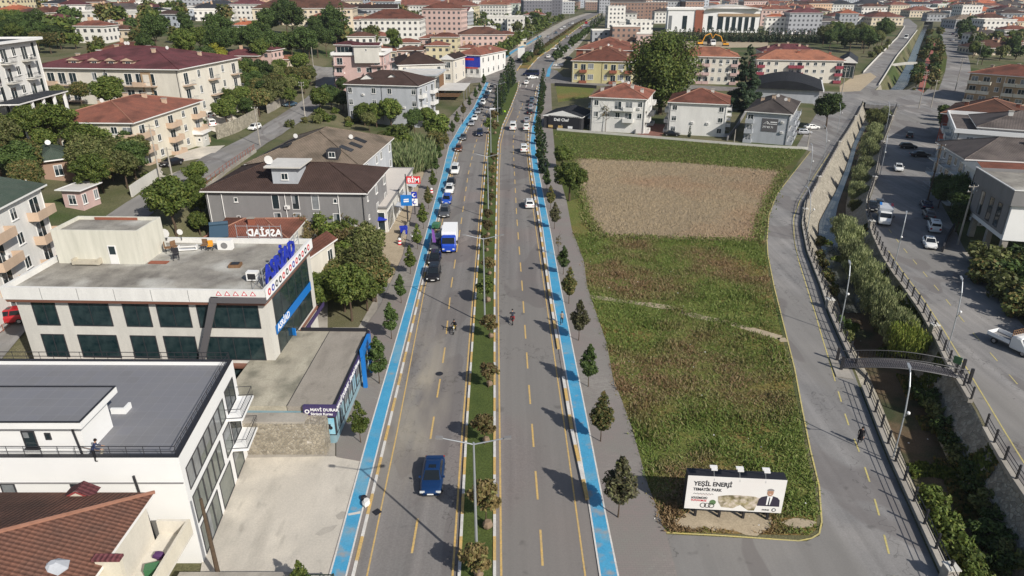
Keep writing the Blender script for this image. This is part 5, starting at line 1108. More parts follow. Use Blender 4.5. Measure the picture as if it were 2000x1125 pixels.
for i in range(4): m = MB(); m.box(-5, 4, -1.5-i*2.2, -1.2-i*2.2, 3.1, 3.25, woodm); m.build('pergola_beam', cn)
bs = bpx('corner_shop', 'white corner shop with orange roof and blue signboard by the crossroads', 'shop', (892, 107), (938, 110), 8.5, 26, 2, roof='hip', rh=2.6, wm=WH, rm=RED, front=['', 'wwww'], right='wwwww', left='', zb=0, chim=3, detail=1)
m = MB(); m.box(1.5, bs[2]-.1, -.2, -.003, 4., 8.2, bl); q = m.build('sign_board', bs[0]); m = MB(); m.box(3.3, 8, -.25, -.203, 6.6, 7.4, rd); m.box(3.4, bs[2]-1, -.25, -.203, 3.4, 3.8, rd); m.build('red_stripe', q)
# boulevard, right side
dc = building('restaurant', 'low black restaurant with dark pitched roof and white lettering', 'restaurant', G(1062, 250, 0), G(1135, 256, 0), 12, 3.6, 1, 'gable', 1.8, DK, DKG, '', '', '', zb=0, over=.3, chim=0, back='')
text('Deli Chef', 1.15, wt, dc[0], (3.2, -.33, 2.4), (pi/2, 0, 0), name='lettering', ext=.04)
m = MB(); m.box(1.5, 11, -.3, -.003, .2, 3.9, blk); m.build('fascia', dc[0])
for i, (x, mm) in enumerate(((1.5, yellowp), (4.5, yellowp), (7.5, wt))): m = MB(); m.box(x, x+1.4, -.34, -.303, .4, 1.1, mm); m.build('notice', dc[0])
building('apartment_house', 'white apartment house with orange hipped roof beside the black restaurant', 'apartment building', G(1155, 190, 9.5), G(1262, 195, 9.5), 17, 9.5, 3, 'hip', 3.2, WH, RED, ['w bBw', 'w wBw', '     '], 'BwB', 'bb', zb=0, chim=5, dishes=2, bm=WH, cm=WH2)
building('apartment_house', 'white apartment house with orange hipped roof, second from the black restaurant', 'apartment building', G(1308, 200, 8.8), G(1422, 205, 8.8), 15, 8.8, 3, 'hip', 3.2, WH, RED, 'w   w', 'bwb', 'BB', zb=0, chim=2, bm=WH, cm=WH2)
r3 = building('apartment_house', 'pale grey apartment house with tan roof and a dark advert on its side wall', 'apartment building', G(1459, 218, 8), G(1545, 224, 8), 22, 8, 3, 'hip', 2.8, LG, GRY, 'B    ', 'BbBbBb', '', zb=0, chim=3, dishes=2, bm=LG)
m = MB(); m.box(4.2, 8.2, -.08, -.003, 3.2, 6.6, greyp); q = m.build('advert', r3[0]); text('777 83 71', .68, wt, q, (4.45, -.09, 4.15), (pi/2, 0, 0)); m = MB(); m.bar((4.6, -.1, 5.1), (5.4, -.1, 5.9), .05, n=4, m=wt); m.bar((5.4, -.1, 5.9), (6.2, -.1, 5.1), .05, n=4, m=wt); m.bar((5., -.1, 5.1), (5.4, -.1, 5.5), .04, n=4, m=wt); m.bar((5.4, -.1, 5.5), (5.8, -.1, 5.1), .04, n=4, m=wt); m.box(6.3, 8, -.1, -.083, 5.6, 5.85, wt); m.box(6.3, 8, -.1, -.083, 5.15, 5.3, wt); m.build('house_logo', q)
hl = empty('arched_hall', G(1500, 203, 0), -.37, 'dark hall with a curved sheet roof behind the tan roofed house', 'hall'); m = MB(); R = []
for y in (5, 36): R.append([(-7+24*i/10, y, 4.8+2.6*sin(pi*i/10)) for i in range(11)]+[(17, y, 4.5), (-7, y, 4.5)])
m.rings(R, DKG); m.build('roof', hl); m = MB(); m.box(-6, 16, 6, 35, -2, 4.497, LG); m.build('wall', hl); m = MB(); m.box(17.01, 17.4, 4.8, 36.2, 4.2, 4.8, framew); m.build('eave', hl)
building('yellow_apartment', 'yellow and green apartment block with rust-red roof at the crossroads', 'apartment building', G(1118, 119, 8.2), G(1236, 123, 8.2), 26, 8.2, 2, 'hip', 5., YL, RED, 'wBd wBdB', 'www', 'w', zb=0, chim=6, dishes=1, bm=BR, gm=None)
building('yellow_apartment', 'rear wing with rust-red roof behind the yellow apartment block', 'apartment building', G(1126, 97, 8.4), G(1240, 101, 8.4), 26, 8.4, 2, 'hip', 4.6, BR, RED, '', 'www', 'w', zb=0, chim=5, bm=BR, detail=1)
building('cream_apartment', 'cream apartment block with pink balconies and terracotta roof behind the plane tree', 'apartment building', G(1322, 110, 10), G(1443, 114, 10), 15, 10, 3, 'hip', 3.2, CR2, TER, 'w wBBwwwB', 'wBw', '', zb=0, chim=4, bm=PK, cm=BR)
building('cream_apartment', 'cream apartment block with red stripes and terracotta roof, right of the dark conifer', 'apartment building', G(1480, 117, 8.2), G(1648, 121, 8.2), 16, 8.2, 3, 'hip', 3.4, CR2, TER, 'Bww BBwww B', 'ww', 'BB', zb=0, chim=5, bm=mat('crimson_paint', (.26, .06, .08), .8), cm=BR)
building('cream_apartment', 'apartment wing with crimson roof behind the red-striped block', 'apartment building', G(1490, 102, 8.2), G(1600, 104, 8.2), 14, 8.2, 3, 'hip', 3., CR2, mat('crimson', (.2, .03, .04), .8) and MAR, '', '', '', zb=0, chim=5, detail=1)
sd_ = building('dark_shed', 'dark sheet metal shed with ribbed roof by the riverside road', 'shed', G(1640, 122, 6), G(1672, 124, 6), 26, 6, 1, 'gable', 2.5, DK, DKG, 'g', '', '', zb=0, chim=0)
# office centre with the big white roof
ml = building('office_centre', 'large white office centre with terracotta stripe and sweeping white roof', 'office building', G(1302, 62, 0), G(1480, 64, 0), 36, 14.5, 4, 'flat', 1.2, white, flatw, '', 'ww', 'ww', zb=0, chim=0, detail=1)
W_ = ml[2]
m = MB(); m.box(W_*.30, W_*.39, -.6, -.01, 0, 14.9, BR); m.build('brick_panel', ml[0]); m = MB(); m.box(W_*.55, W_, -.5, -.01, 10.6, 12.4, OC); m.build('terracotta_band', ml[0])
for i in range(5): x = W_*(.66+.068*i); window(ml[0], (x, -.05, 1), 0, W_*.045, 9.2, fm=framew, gm=glassd, mull=0, detail=1, sill=False)
for x, ww in ((.19, .05), (.47, .05), (.58, .06), (.03, .035)): window(ml[0], (W_*x, -.05, 2), 0, W_*ww, 8.8, fm=framed, gm=glassd, mull=1, detail=1, sill=False)
m = MB(); R = []
for y in (-3, 30): R.append([(W_*(.42+.56*i/8), y, 15.7+2.2*sin(pi*i/8)) for i in range(9)]+[(W_*(.98-.56*i/8), y, 15.1+1.8*sin(pi*i/8)) for i in range(9)])
m.rings(R, flatw); m.build('curved_roof', ml[0])
# right of the river
building('balcony_apartment', 'tan apartment block with deep brown balconies and orange roof beyond the street', 'apartment building', G(1895, 143, 9.5), G(2040, 158, 9.5), 18, 9.5, 3, 'hip', 3., OC, RED, 'BBwBBw', '', 'ww', zb=0, chim=3, bm=CR)
building('maroon_house', 'house with broad maroon hipped roof and red chimneys', 'house', G(1842, 222, 8), G(2010, 238, 8), 20, 8, 2, 'hip', 3.6, wall('darkred', (.2, .06, .05)), OLD, 'ww', '', 'ww', zb=0, chim=3, cm=BR)
building('villa', 'white villa with brown roof terraces and white parapets beside the river street', 'villa', (96.6, 149.2, 0), (124, 135, 0), 26, 9.6, 3, 'flat', .9, WH, GRY, 'w  d w', '', 'bBwBbw', zb=0, over=.6, chim=0, bm=WH, fm=white)
vr = building('roof_pavilion', 'brown pitched roof rising inside the villa parapet', 'roof room', (102, 150.5, 0), (120, 141.5, 0), 16, 10.4, 1, 'hip', 3, WH, GRY, '', '', '', zb=9.9, chim=2, back='', cm=WH)
building('row_house', 'pale apartment house with striped tan roof and dark window baskets', 'apartment building', (84.8, 126.2, 0), (108, 121, 0), 15, 9, 3, 'hip', 3., LG, GRY, 'w w', '', 'bwcwb', zb=0, chim=1, bm=WH, dishes=0, cm=WH)
building('row_house', 'narrow white house with red tile roof between the tan and grey roofed houses', 'house', (82, 114.5, 0), (100, 111, 0), 10.5, 8.6, 2, 'gable', 1.6, WH, RED, 'w', '', 'wdw', zb=0, chim=1, bm=PK)
m15 = empty('modern_villa', (74.2, 97.5, 0), -.22, 'white and grey modern house raised on concrete columns at the right edge', 'house')
m = MB(); m.box(0, 22, 0, 13.5, 3.4, 10.6, white); m.build('wall', m15)
m = MB(); m.box(-.5, 22.5, -.5, -.003, 8.9, 11.2, GRW); m.box(-.5, -.003, 0, 14, 8.9, 11.2, GRW); m.box(-.5, 22.5, 13.7, 14, 8.9, 11.2, GRW); m.box(0, 22, 0, 13.6, 10.603, 10.75, flatr); m.box(-.6, 22.6, -.6, -.45, 11.203, 11.35, framew); m.box(-.6, -.45, -.449, 14, 11.203, 11.35, framew); m.build('roof', m15)
m = MB(); m.box(-.25, -.003, .5, 13, 4.2, 8.8, GRW); m.build('side_panel', m15)
for y in (3, 6, 9.5): window(m15, (-.25, y, 4.6), -pi/2, 1.5, 3.8, fm=framed, mull=0, sill=False)
for x in (4.5, 10, 15.5): window(m15, (x, 0, 4.), 0, 2., 5., fm=mat('taupe', (.22, .2, .17), .7), mull=1, sill=False)
for x, y in ((.6, .6), (.6, 6), (.6, 12), (6, .6), (12, .6), (18, .6)): m = MB(); m.box(x-.4, x+.4, y-.4, y+.4, 0, 3.397, concrete); m.build('column', m15)
m = MB(); m.box(-3.5, 3, 0, 8, 0, .35, concrete); q = m.build('terrace_slab'); q.location = (72.5, 92, 0); q.rotation_euler = (0, 0, -.22); tag(q, 'grey concrete terrace in front of the raised modern house', 'terrace')
# ================================================================== street furniture
def lamp2(p, label, h=11.3, arm=2.1, yaw=0.):
    r = empty('street_lamp', p, yaw, label, 'street lamp', 'double-armed lamps on the median')
    m = MB(); m.bar((0, 0, 0), (0, 0, h), .12, .06, 8, metalg); m.bar((0, 0, 0), (0, 0, .3), .22, .22, 8, concrete); m.build('pole', r)
    for s in (-1, 1):
        m = MB(); m.bar((0, 0, h-.15), (s*arm, 0, h+.35), .05, .035, 6, metalg); a = m.build('arm', r)
        m = MB(); m.hexa([(s*arm-.12, -.14, h+.28), (s*arm+.35*s if s > 0 else -arm+.12, -.14, h+.34), (s*arm+.35*s if s > 0 else -arm+.12, .14, h+.34), (s*arm-.12, .14, h+.28), (s*arm-.12, -.14, h+.42), (s*arm+.35*s if s > 0 else -arm+.12, -.14, h+.46), (s*arm+.35*s if s > 0 else -arm+.12, .14, h+.46), (s*arm-.12, .14, h+.42)] if s > 0 else
            [(-arm-.35, -.14, h+.34), (-arm+.12, -.14, h+.28), (-arm+.12, .14, h+.28), (-arm-.35, .14, h+.34), (-arm-.35, -.14, h+.46), (-arm+.12, -.14, h+.42), (-arm+.12, .14, h+.42), (-arm-.35, .14, h+.46)], GRW); m.build('lamp_head', a)
    return r
lb = ['double-armed street lamp on the median nearest the bottom edge', 'double-armed street lamp on the median level with the blue truck', 'double-armed street lamp on the median beside the white van lane', 'double-armed street lamp on the median near the police group', 'double-armed street lamp at the crossroads end of the median', 'double-armed lamp on the far median just past the crossroads', 'double-armed lamp on the far median, middle of the row', 'double-armed lamp on the far median, most distant']
for (px, py), l in zip(((932, 1118), (947, 632), (954, 425), (959, 305), (972, 238), (1040, 110), (1078, 84), (1112, 60)), lb): lamp2(G(px, py, .12), l)
def lamp1(p, yaw, label, h=8.5, far=False):
    r = empty('street_lamp', p, yaw, label, 'street lamp', 'curved lamps beside the river'); m = MB()
    P = [(0, 0, 0), (0, 0, 3.2), (0, .15, 5.2), (0, .7, h-1.2), (0, 1.5, h-.2), (0, 2.0, h)]
    for a, c in zip(P, P[1:]): m.bar(a, c, .07, .06, 7, metalg)
    m.build('pole', r); m = MB(); m.hexa([(-.13, 1.9, h-.08), (.13, 1.9, h-.08), (.1, 2.7, h+.02), (-.1, 2.7, h+.02), (-.13, 1.9, h+.05), (.13, 1.9, h+.05), (.1, 2.7, h+.1), (-.1, 2.7, h+.1)], metalg if not far else darkmet); m.build('lamp_head', r)
    m = MB(); m.bar((0, .1, 4.6), (0, -.7, 5.5), .035, m=metalg); q = m.build('bracket', r); m = MB(); m.ball((0, -.72, 5.6), .16, .16, .16, framew, 8, 6); m.build('globe', q); return r
for i, ((px, py), yaw) in enumerate((((1742, 902), -.3), ((1637, 652), -.3), ((1573, 470), .2), ((1577, 365), -.1), ((1607, 320), .1), ((1635, 258), .2))): lamp1(G(px, py), yaw, 'curved street lamp on the left bank of the river, %s from the bottom edge' % WORDS[i])
for i, ((px, py), yaw) in enumerate((((1848, 690), -.35), ((1744, 530), -.5), ((1718, 345), -.4), ((1728, 262), -.2), ((1975, 925), -.3))[:4]): lamp1(G(px, py), yaw, 'curved street lamp on the right bank of the river, %s from the bottom edge' % WORDS[i])
def pole(p, h, label, cross=1, wood=False):
    r = empty('utility_pole', p, random.uniform(-.2, .2), label, 'utility pole'); mm = bark if wood else concrete
    m = MB(); m.bar((0, 0, 0), (0, 0, h), .17, .1, 8, mm); m.build('pole', r)
    for k in range(cross):
        m = MB(); m.bar((-.8, 0, h-.3-k*.8), (.8, 0, h-.3-k*.8), .06, m=mm); q = m.build('crossarm', r)
        for x in (-.7, 0, .7): e = MB(); e.bar((x, 0, h-.24-k*.8), (x, 0, h-.02-k*.8), .05, n=5, m=framew); e.build('insulator', q)
for px, py, h, l in ((86, 508, 11, 'grey utility pole in front of the house with pink balconies'), (314, 352, 10, 'utility pole beside the black car on the hill street'), (338, 352, 6, 'thin grey post by the hill street, right of the black car'), (596, 228, 10, 'white utility pole beside the hill street'), (508, 285, 9, 'pale pole beside the tan roofed block'), (654, 166, 11, 'utility pole at the bend of the hill street'), (612, 130, 12, 'leaning ivy-clad utility pole at the head of the hill street'),
        (1640, 203, 12, 'tall pale pole at the corner of the cross street'), (1794, 212, 12, 'utility pole at the river bridge corner'), (1865, 178, 12, 'utility pole on the far side of the cross street'), (1812, 390, 11, 'dark wooden pole on the right river street'), (1870, 478, 10, 'pale pole in front of the raised modern house'), (1577, 286, 5, 'post at the corner of the white house wall'), (1433, 282, 4, 'short post by the field wall'), (1818, 210, 9, 'slim lamp pole right of the bridge corner'), (1895, 105, 10, 'left one of a pair of poles in the trees, top right'), (1908, 127, 10, 'right one of a pair of poles in the trees, top right'), (1990, 110, 9, 'pole by the houses at the top right edge')):
    pole(T(px, py), h, l, 2 if h > 9 else 1 if h > 5 else 0, 'wooden' in l)
pole((-20.6, 35.7, 0), 7.5, 'brown wooden pole in front of the white modern building', 0, True)
# --- river fences
def riverfence(C, label, y0, y1, off, side):
    P = [Vector((p.x+off, p.y, 0)) for p in C if y0 < p.y < y1]; P = [Vector((xat(C, y0)+off, y0, 0))]+P+[Vector((xat(C, y1)+off, y1, 0))]
    r = empty('river_fence', P[0], 0, label, 'fence', 'railings on the river walls'); o = P[0]
    R = resample(P, 2.6); m = MB()
    for i, (a, c) in enumerate(zip(R, R[1:])):
        a, c = a-o, c-o; d = (c-a).normalized(); n = Vector((-d.y, d.x, 0))*.22; c = c-d*.06
        q = [a-n, c-n, c+n, a+n]; m.hexa([(v.x, v.y, .0) for v in q]+[(v.x, v.y, .38) for v in q], concrete)
        n *= 1.25; q = [a-n, c-n, c+n, a+n]; m.hexa([(v.x, v.y, .383) for v in q]+[(v.x, v.y, .47) for v in q], concrete)
    m.build('parapet', r); m = MB()
    for a, c in zip(R, R[1:]):
        for z in (.75, 1.15, 1.55): m.bar(a-o+Vector((0, 0, z)), c-o+Vector((0, 0, z)), .04, n=4, m=darkmet, cap=False)
    m.build('rail', r); m = MB(); m.box(-.07, .07, -.07, .07, .47, 1.9, darkmet); me = m.mesh('post')
    for a in R[:100]: q = link('post', me, r); q.location = a-o
    m = MB(); m.box(-.38, .38, -.38, .38, 0, 1.3, concrete); m.box(-.45, .45, -.45, .45, 1.303, 1.4, WH2); me = m.mesh('pier')
    for a in R[6::16]: q = link('pier', me, r); q.location = a-o
for a in ((-20, 62), (65.5, 130), (130, 240)): riverfence(cWT, 'dark railing on a pale parapet along the left bank, %s' % {-20: 'stretch nearest the bottom edge', 65.5: 'stretch just past the footbridge', 130: 'stretch up to the road bridge'}[a[0]], *a, .1, 1)
for a in ((-20, 56), (58.5, 130), (130, 235)): riverfence(cET, 'dark railing on a pale parapet along the right bank, %s' % {-20: 'stretch nearest the bottom edge', 58.5: 'stretch just past the footbridge', 130: 'stretch up to the road bridge'}[a[0]], *a, -.1, -1)
# --- footbridge
a, c = G(1648, 718, .3), G(1886, 742, .3); d = c-a; L = d.length; fb = empty('footbridge', a, math.atan2(d.y, d.x), 'black arched steel footbridge over the river', 'footbridge')
N = 24; arch = lambda x: .6*sin(pi*min(1, max(0, x/L))); m = MB(); fm_ = mat('bridge_deck', (.06, .055, .06), .6)
for i in range(110): x = L*i/110; m.hexa([(x, 0, arch(x)), (x+L/110-.05, 0, arch(x+.1)), (x+L/110-.05, 1.7, arch(x+.1)), (x, 1.7, arch(x)), (x, 0, arch(x)+.06), (x+L/110-.05, 0, arch(x+.1)+.06), (x+L/110-.05, 1.7, arch(x+.1)+.06), (x, 1.7, arch(x)+.06)], fm_ if i % 2 else mat('bridge_slat', (.17, .16, .17), .6))
m.build('deck', fb)
for y in (-.06, 1.76):
    m = MB()
    for i in range(N):
        x0, x1 = L*i/N, L*(i+1)/N
        for z in (.05, 1.15): m.bar((x0, y, arch(x0)+z), (x1, y, arch(x1)+z), .05 if z > 1 else .09, n=5, m=darkmet, cap=False)
    for i in range(int(L/.28)): x = i*.28; m.bar((x, y, arch(x)), (x, y, arch(x)+1.15), .016, n=3, m=darkmet, cap=False)
    m.build('railing', fb)
for x in (-.3, L+.3):
    for y in (-.2, 1.9): m = MB(); m.box(x-.13, x+.13, y-.13, y+.13, -.3, 1.5, darkmet); m.build('end_post', fb)
m = MB(); q = [G(*p) for p in ((1619, 699), (1646, 703), (1667, 742), (1633, 737))]; m.prism([(p.x, p.y) for p in q], .05, .16, concrete); tag(m.build('ramp_slab'), kind='structure')
gs = empty('street_sign', G(1868, 712, 1.7), -.9, 'small green sign on the right river railing by the footbridge', 'sign'); m = MB(); m.box(-.4, .4, -.03, .03, .1, .95, PNT['green']); m.build('plate', gs); m = MB(); m.bar((0, 0, -1), (0, 0, .1), .04, m=darkmet); m.build('post', gs)
# --- road bridge railings, arch bridge
rb = empty('bridge_railing', G(1690, 206, .12), 0, 'grey pipe railing along the near side of the road bridge', 'railing'); a = G(1690, 206, 0); c = G(1756, 211, 0); m = MB(); 
for z in (.5, .95): m.bar((0, 0, z), c-a+Vector((0, 0, z)), .06, n=5, m=metalg)
for i in range(8): q = (c-a)*(i/7); m.bar(q, q+Vector((0, 0, 1)), .05, n=5, m=metalg)
m.build('rail', rb)
ab = empty('arch_bridge', G(1742, 128, 0), -.1, 'small pale arched footbridge over the stream, beyond the cross street', 'footbridge'); m = MB(); L = 17
for i in range(12):
    x0, x1 = L*i/12, L*(i+1)/12; z0, z1 = 1.0*sin(pi*x0/L), 1.0*sin(pi*x1/L); m.hexa([(x0, 0, z0-.4), (x1, 0, z1-.4), (x1, 4, z1-.4), (x0, 4, z0-.4), (x0, 0, z0+.1), (x1, 0, z1+.1), (x1, 4, z1+.1), (x0, 4, z0+.1)], concrete)
    m.hexa([(x0, -.2, z0-.5), (x1, -.2, z1-.5), (x1, -.003, z1-.5), (x0, -.003, z0-.5), (x0, -.2, z0+.7), (x1, -.2, z1+.7), (x1, -.003, z1+.7), (x0, -.003, z0+.7)], WH2)
m.build('arch', ab)
# --- billboard
a, c = G(1335, 1000, 0), G(1527, 1010, 0)
bz = .9; al = G(1336, 992, bz); ar = G(1525, 1002, bz); d = ar-al; BW = d.length; BH = 3.2
bbd = empty('billboard', (al.x, al.y, 0), math.atan2(d.y, d.x), 'large white advertising billboard on steel legs in the meadow', 'billboard')
m = MB(); m.box(0, BW, .003, .9, bz, bz+BH, blk); m.build('box', bbd)
m = MB(); m.box(0, BW, -.02, 0, bz, bz+BH, mat('poster', (.72, .69, .67), .5, (.76, .76, .74), .4)); q = m.build('poster', bbd)
yy = -.028; fr = (pi/2, 0, 0); bk = mat('letter_black', (.02, .02, .025), .6); k_ = BW/12
text('YEŞİL ENERJİ', .56, bk, q, (.07*BW, yy, bz+2.3), fr, sx=.86); text('TEMATİK PARK', .36, bk, q, (.07*BW, yy, bz+1.82), fr, sx=.86); scr = MB(); [scr.bar((.075*BW+i*.11, -.03, bz+1.47+.1*(i % 2)), (.075*BW+.11+i*.11, -.03, bz+1.57-.1*(i % 2)), .018, n=4, m=GRW) for i in range(14)]; scr.box(.12*BW, .26*BW, -.03, -.022, bz+1.4, bz+1.42, PK); scr.build('handwriting', q); text('SÖZÜMÜZÜ', .25, bk, q, (.06*BW, yy, bz+1.02), fr, sx=.9); text('TUTUYORUZ', .22, rd, q, (.06*BW, yy, bz+.78), fr, sx=.9); text('DURAK', .17, bk, q, (.8*BW, yy, bz+.2), fr, sx=.95)
m = MB(); m.bar((.92*BW, -.022, bz+.28), (.92*BW, -.03, bz+.28), .17, n=14, m=bk); m.bar((.92*BW, -.031, bz+.28), (.92*BW, -.034, bz+.28), .1, n=12, m=wt); m.build('emblem', q)
m = MB()
for x in (.19*BW, .235*BW, .275*BW):
    for t in range(10): a0, a1 = t*pi/5, (t+1)*pi/5; m.quad((x+.25*cos(a0), -.03, bz+.4+.25*sin(a0)), (x+.25*cos(a1), -.03, bz+.4+.25*sin(a1)), (x+.19*cos(a1), -.03, bz+.4+.19*sin(a1)), (x+.19*cos(a0), -.03, bz+.4+.19*sin(a0)), bk)
m.build('bicycle_drawing', q)
m = MB(); m.bar((.285*BW, -.022, bz+.72), (.285*BW, -.025, bz+.72), .26, n=12, m=mat('tree_green', (.1, .18, .08), .7)); m.build('tree_drawing', q)
pic = mat('park_picture', (.3, .26, .13), .6, (.62, .54, .48), 2.2, coords='obj', c3=(.14, .12, .06), s3=1.6, spread=.3)
m = MB(); m.face([(BW*x, -.026, bz+z) for x, z in ((.33, 1.35), (.34, .8), (.38, .3), (.5, .25), (.57, .6), (.66, .1), (.72, .12), (.74, .7), (.78, 1.3), (.7, 1.5), (.55, 1.55), (.42, 1.5))], pic); m.build('park_picture', q)
m = MB(); X = .855*BW
for pts, mm, yo in (([(X-.85, .62), (X+.85, .62), (X+.8, 1.25), (X+.6, 1.5), (X+.25, 1.62), (X-.25, 1.62), (X-.6, 1.5), (X-.8, 1.25)], mat('suit', (.03, .025, .045), .7), .03), ([(X-.18, .75), (X+.1, .75), (X+.24, 1.6), (X-.18, 1.6)], wt, .034), ([(X-.06, .75), (X+.05, .75), (X+.05, 1.5), (X-.02, 1.5)], bk, .038)): m.face([(x, -yo, bz+z) for x, z in pts], mm)
m.build('portrait_suit', q); m = MB(); m.face([(X+.24*cos(t*pi/8), -.037, bz+1.95+.34*sin(t*pi/8)) for t in range(16)], skin); m.face([(X+.27*cos(t*pi/8), -.04, bz+2.12+.22*sin(t*pi/8)) for t in range(9)], mat('grey_hair', (.25, .24, .24), .8))
for x in (-.09, .09): m.face([(X+x+.025*cos(t*pi/4), -.042, bz+1.98+.02*sin(t*pi/4)) for t in range(8)], bk)
m.face([(X-.08, -.042, bz+1.78), (X+.08, -.042, bz+1.78), (X+.05, -.042, bz+1.82), (X-.05, -.042, bz+1.82)], wt); m.build('portrait_head', q)
for i in range(3):
    x = BW*(.27+.26*i); zt_ = bz+BH; m = MB(); m.bar((x, .5, zt_), (x-.25, -.35, zt_+1.25), .035, m=metalg); m.bar((x, -.03, zt_-.35), (x-.12, .1, zt_+.6), .02, m=metalg); e = m.build('lamp_arm', bbd); m = MB(); m.box(x-.6, x-.05, -.55, -.3, zt_+1.22, zt_+1.32, framew); m.box(x-.55, x-.1, -.85, -.65, zt_+1.22, zt_+1.32, framew); m.build('floodlight', e)
for i in range(4):
    x = BW*(.13+.25*i)
    for y in (.2, .7): m = MB(); m.box(x-.09, x+.09, y-.09, y+.09, 0, bz-.003, darkmet); m.build('leg', bbd)
    m = MB(); m.bar((x, .7, .05), (x, 2.4, .05), .06, m=darkmet); m.bar((x, 2.4, .05), (x, .8, bz+1.5), .05, m=darkmet); m.build('strut', bbd)
# --- signs by the market
def signpost(p, yaw, label, h, parts): 
    r = empty('shop_sign', p, yaw, label, 'sign'); m = MB(); m.bar((0, 0, 0), (0, 0, h), .1, m=darkmet); m.build('post', r); return r
s1 = signpost(G(797, 428), 0, 'red shop sign board on a tall dark pole above the forecourt', 8.3, None); m = MB(); m.box(.15, 2.6, -.1, .1, 6.6, 7.9, mat('bim_red', (.6, .02, .03), .5)); q = m.build('board', s1); text('BİM', 1.15, wt, q, (.33, -.12, 6.85), fr, sx=1.05)
s2 = signpost(G(797, 440), 0, 'blue square shop sign on a post beside the pavement', 4.3, None); m = MB(); m.box(-1, .95, -.1, .1, 3.6, 5.5, bl2); q = m.build('board', s2); m = MB(); m.hexa([(-.5, -.13, 4.6), (.4, -.13, 4.7), (.4, -.103, 4.7), (-.5, -.103, 4.6), (-.45, -.13, 4.8), (.42, -.13, 4.88), (.42, -.103, 4.88), (-.45, -.103, 4.8)], wt); m.hexa([(-.5, -.13, 4.25), (.4, -.13, 4.3), (.4, -.103, 4.3), (-.5, -.103, 4.25), (-.48, -.13, 4.5), (.42, -.13, 4.55), (.42, -.103, 4.55), (-.48, -.103, 4.5)], wt); m.build('white_bars', q)
s3 = signpost(G(811, 420), 0, 'blue and white round logo signs beside the red shop sign', 3.2, None); m = MB(); m.box(-.5, .5, -.08, .08, 3.2, 4.4, bl); m.box(-.5, .6, -.08, .08, 1.8, 3.1, wt); q = m.build('board', s3)
for z, mm in ((3.8, wt), (2.45, bl)): m = MB(); m.bar((0, -.085, z), (0, -.095, z), .38, n=14, m=mm); m.bar((.12, -.096, z+.05), (.12, -.1, z+.05), .26, n=12, m=bl if mm == wt else wt); m.build('emblem', q)
s4 = empty('parasol', G(736, 452, 0), .2, 'blue parasol on the shop terrace', 'parasol'); m = MB(); m.hexa([(-1.9, -1.6, 2.4), (1.9, -1.6, 2.4), (1.9, 1.6, 2.4), (-1.9, 1.6, 2.4), (-.1, -.1, 3.1), (.1, -.1, 3.1), (.1, .1, 3.1), (-.1, .1, 3.1)], bl); m.build('canopy', s4); m = MB(); m.bar((0, 0, 0), (0, 0, 2.9), .05, m=metalg); m.build('pole', s4)
wn_ = empty('wind_turbine_sign', G(1018, 122), 0, 'white roundabout sign board with blue text by the crossroads island', 'sign'); m = MB(); m.box(-1.6, 1.6, -.1, .1, 2, 6.5, WH); m.build('board', wn_); m = MB(); m.bar((0, .2, 0), (0, .2, 3), .15, m=metalg); m.build('post', wn_)
def barrel(p, label):
    r = empty('traffic_barrel', p, 0, label, 'traffic barrel'); m = MB()
    for i in range(4): m.bar((0, 0, i*.28), (0, 0, i*.28+.278), .34-i*.03, .33-i*.03, 10, wt if i % 2 else rd)
    m.build('body', r)
barrel(G(781, 478), 'red and white barrel beside the parking wall'); barrel(G(843, 378), 'red and white barrel under the pavement tree'); barrel(G(1073, 243), 'red and white barrel by the black restaurant')
bn = empty('waste_bin', G(789, 457), .2, 'blue wheeled waste bin in the small car park', 'bin'); m = MB(); m.hexa([(-.5, -.5, .1), (.5, -.5, .1), (.5, .5, .1), (-.5, .5, .1), (-.65, -.6, 1.2), (.65, -.6, 1.2), (.65, .6, 1.2), (-.65, .6, 1.2)], bl); m.build('body', bn); m = MB(); m.box(-.68, .68, -.64, .64, 1.203, 1.3, bl); m.build('lid', bn)
bg = empty('rubbish_bag', G(716, 988), 0, 'white rubbish bags on the kerb edge by the bike lane', 'rubbish bag'); m = MB(); m.ball((0, 0, .35), .35, .5, .3, WH, 8, 5, .15); m.ball((-.3, .6, .3), .3, .3, .25, blk, 8, 5, .15); m.build('bag', bg)
dr_ = MB(); q = [G(*p, .058) for p in ((615, 1045), (632, 1032), (660, 1026), (650, 1038), (625, 1048))]; dr_.face([(p.x, p.y, .135) for p in q], concrete); q = [G(*p) for p in ((655, 1010), (668, 1001), (680, 1003), (678, 1013), (662, 1018))]; dr_.face([(p.x, p.y, .135) for p in q], concrete); q = [G(*p) for p in ((680, 1006), (705, 1001), (704, 1006), (681, 1010))]; dr_.face([(p.x, p.y, .158) for p in q], WH2); struct('patch', dr_)
for px, py, l in ((736, 1000, 'square storm drain grate near the left kerb'), (858, 730, 'round manhole cover in the left carriageway'), (1037, 524, 'manhole cover in the right carriageway'), (1075, 520, 'storm drain cover beside the right kerb')):
    m = MB(); m.bar((0, 0, 0), (0, 0, .02), .42, n=12 if 'round' in l or 'manhole' in l else 4, m=darkmet); q = m.build('manhole_cover'); q.location = G(px, py, .045); tag(q, l, 'manhole cover')
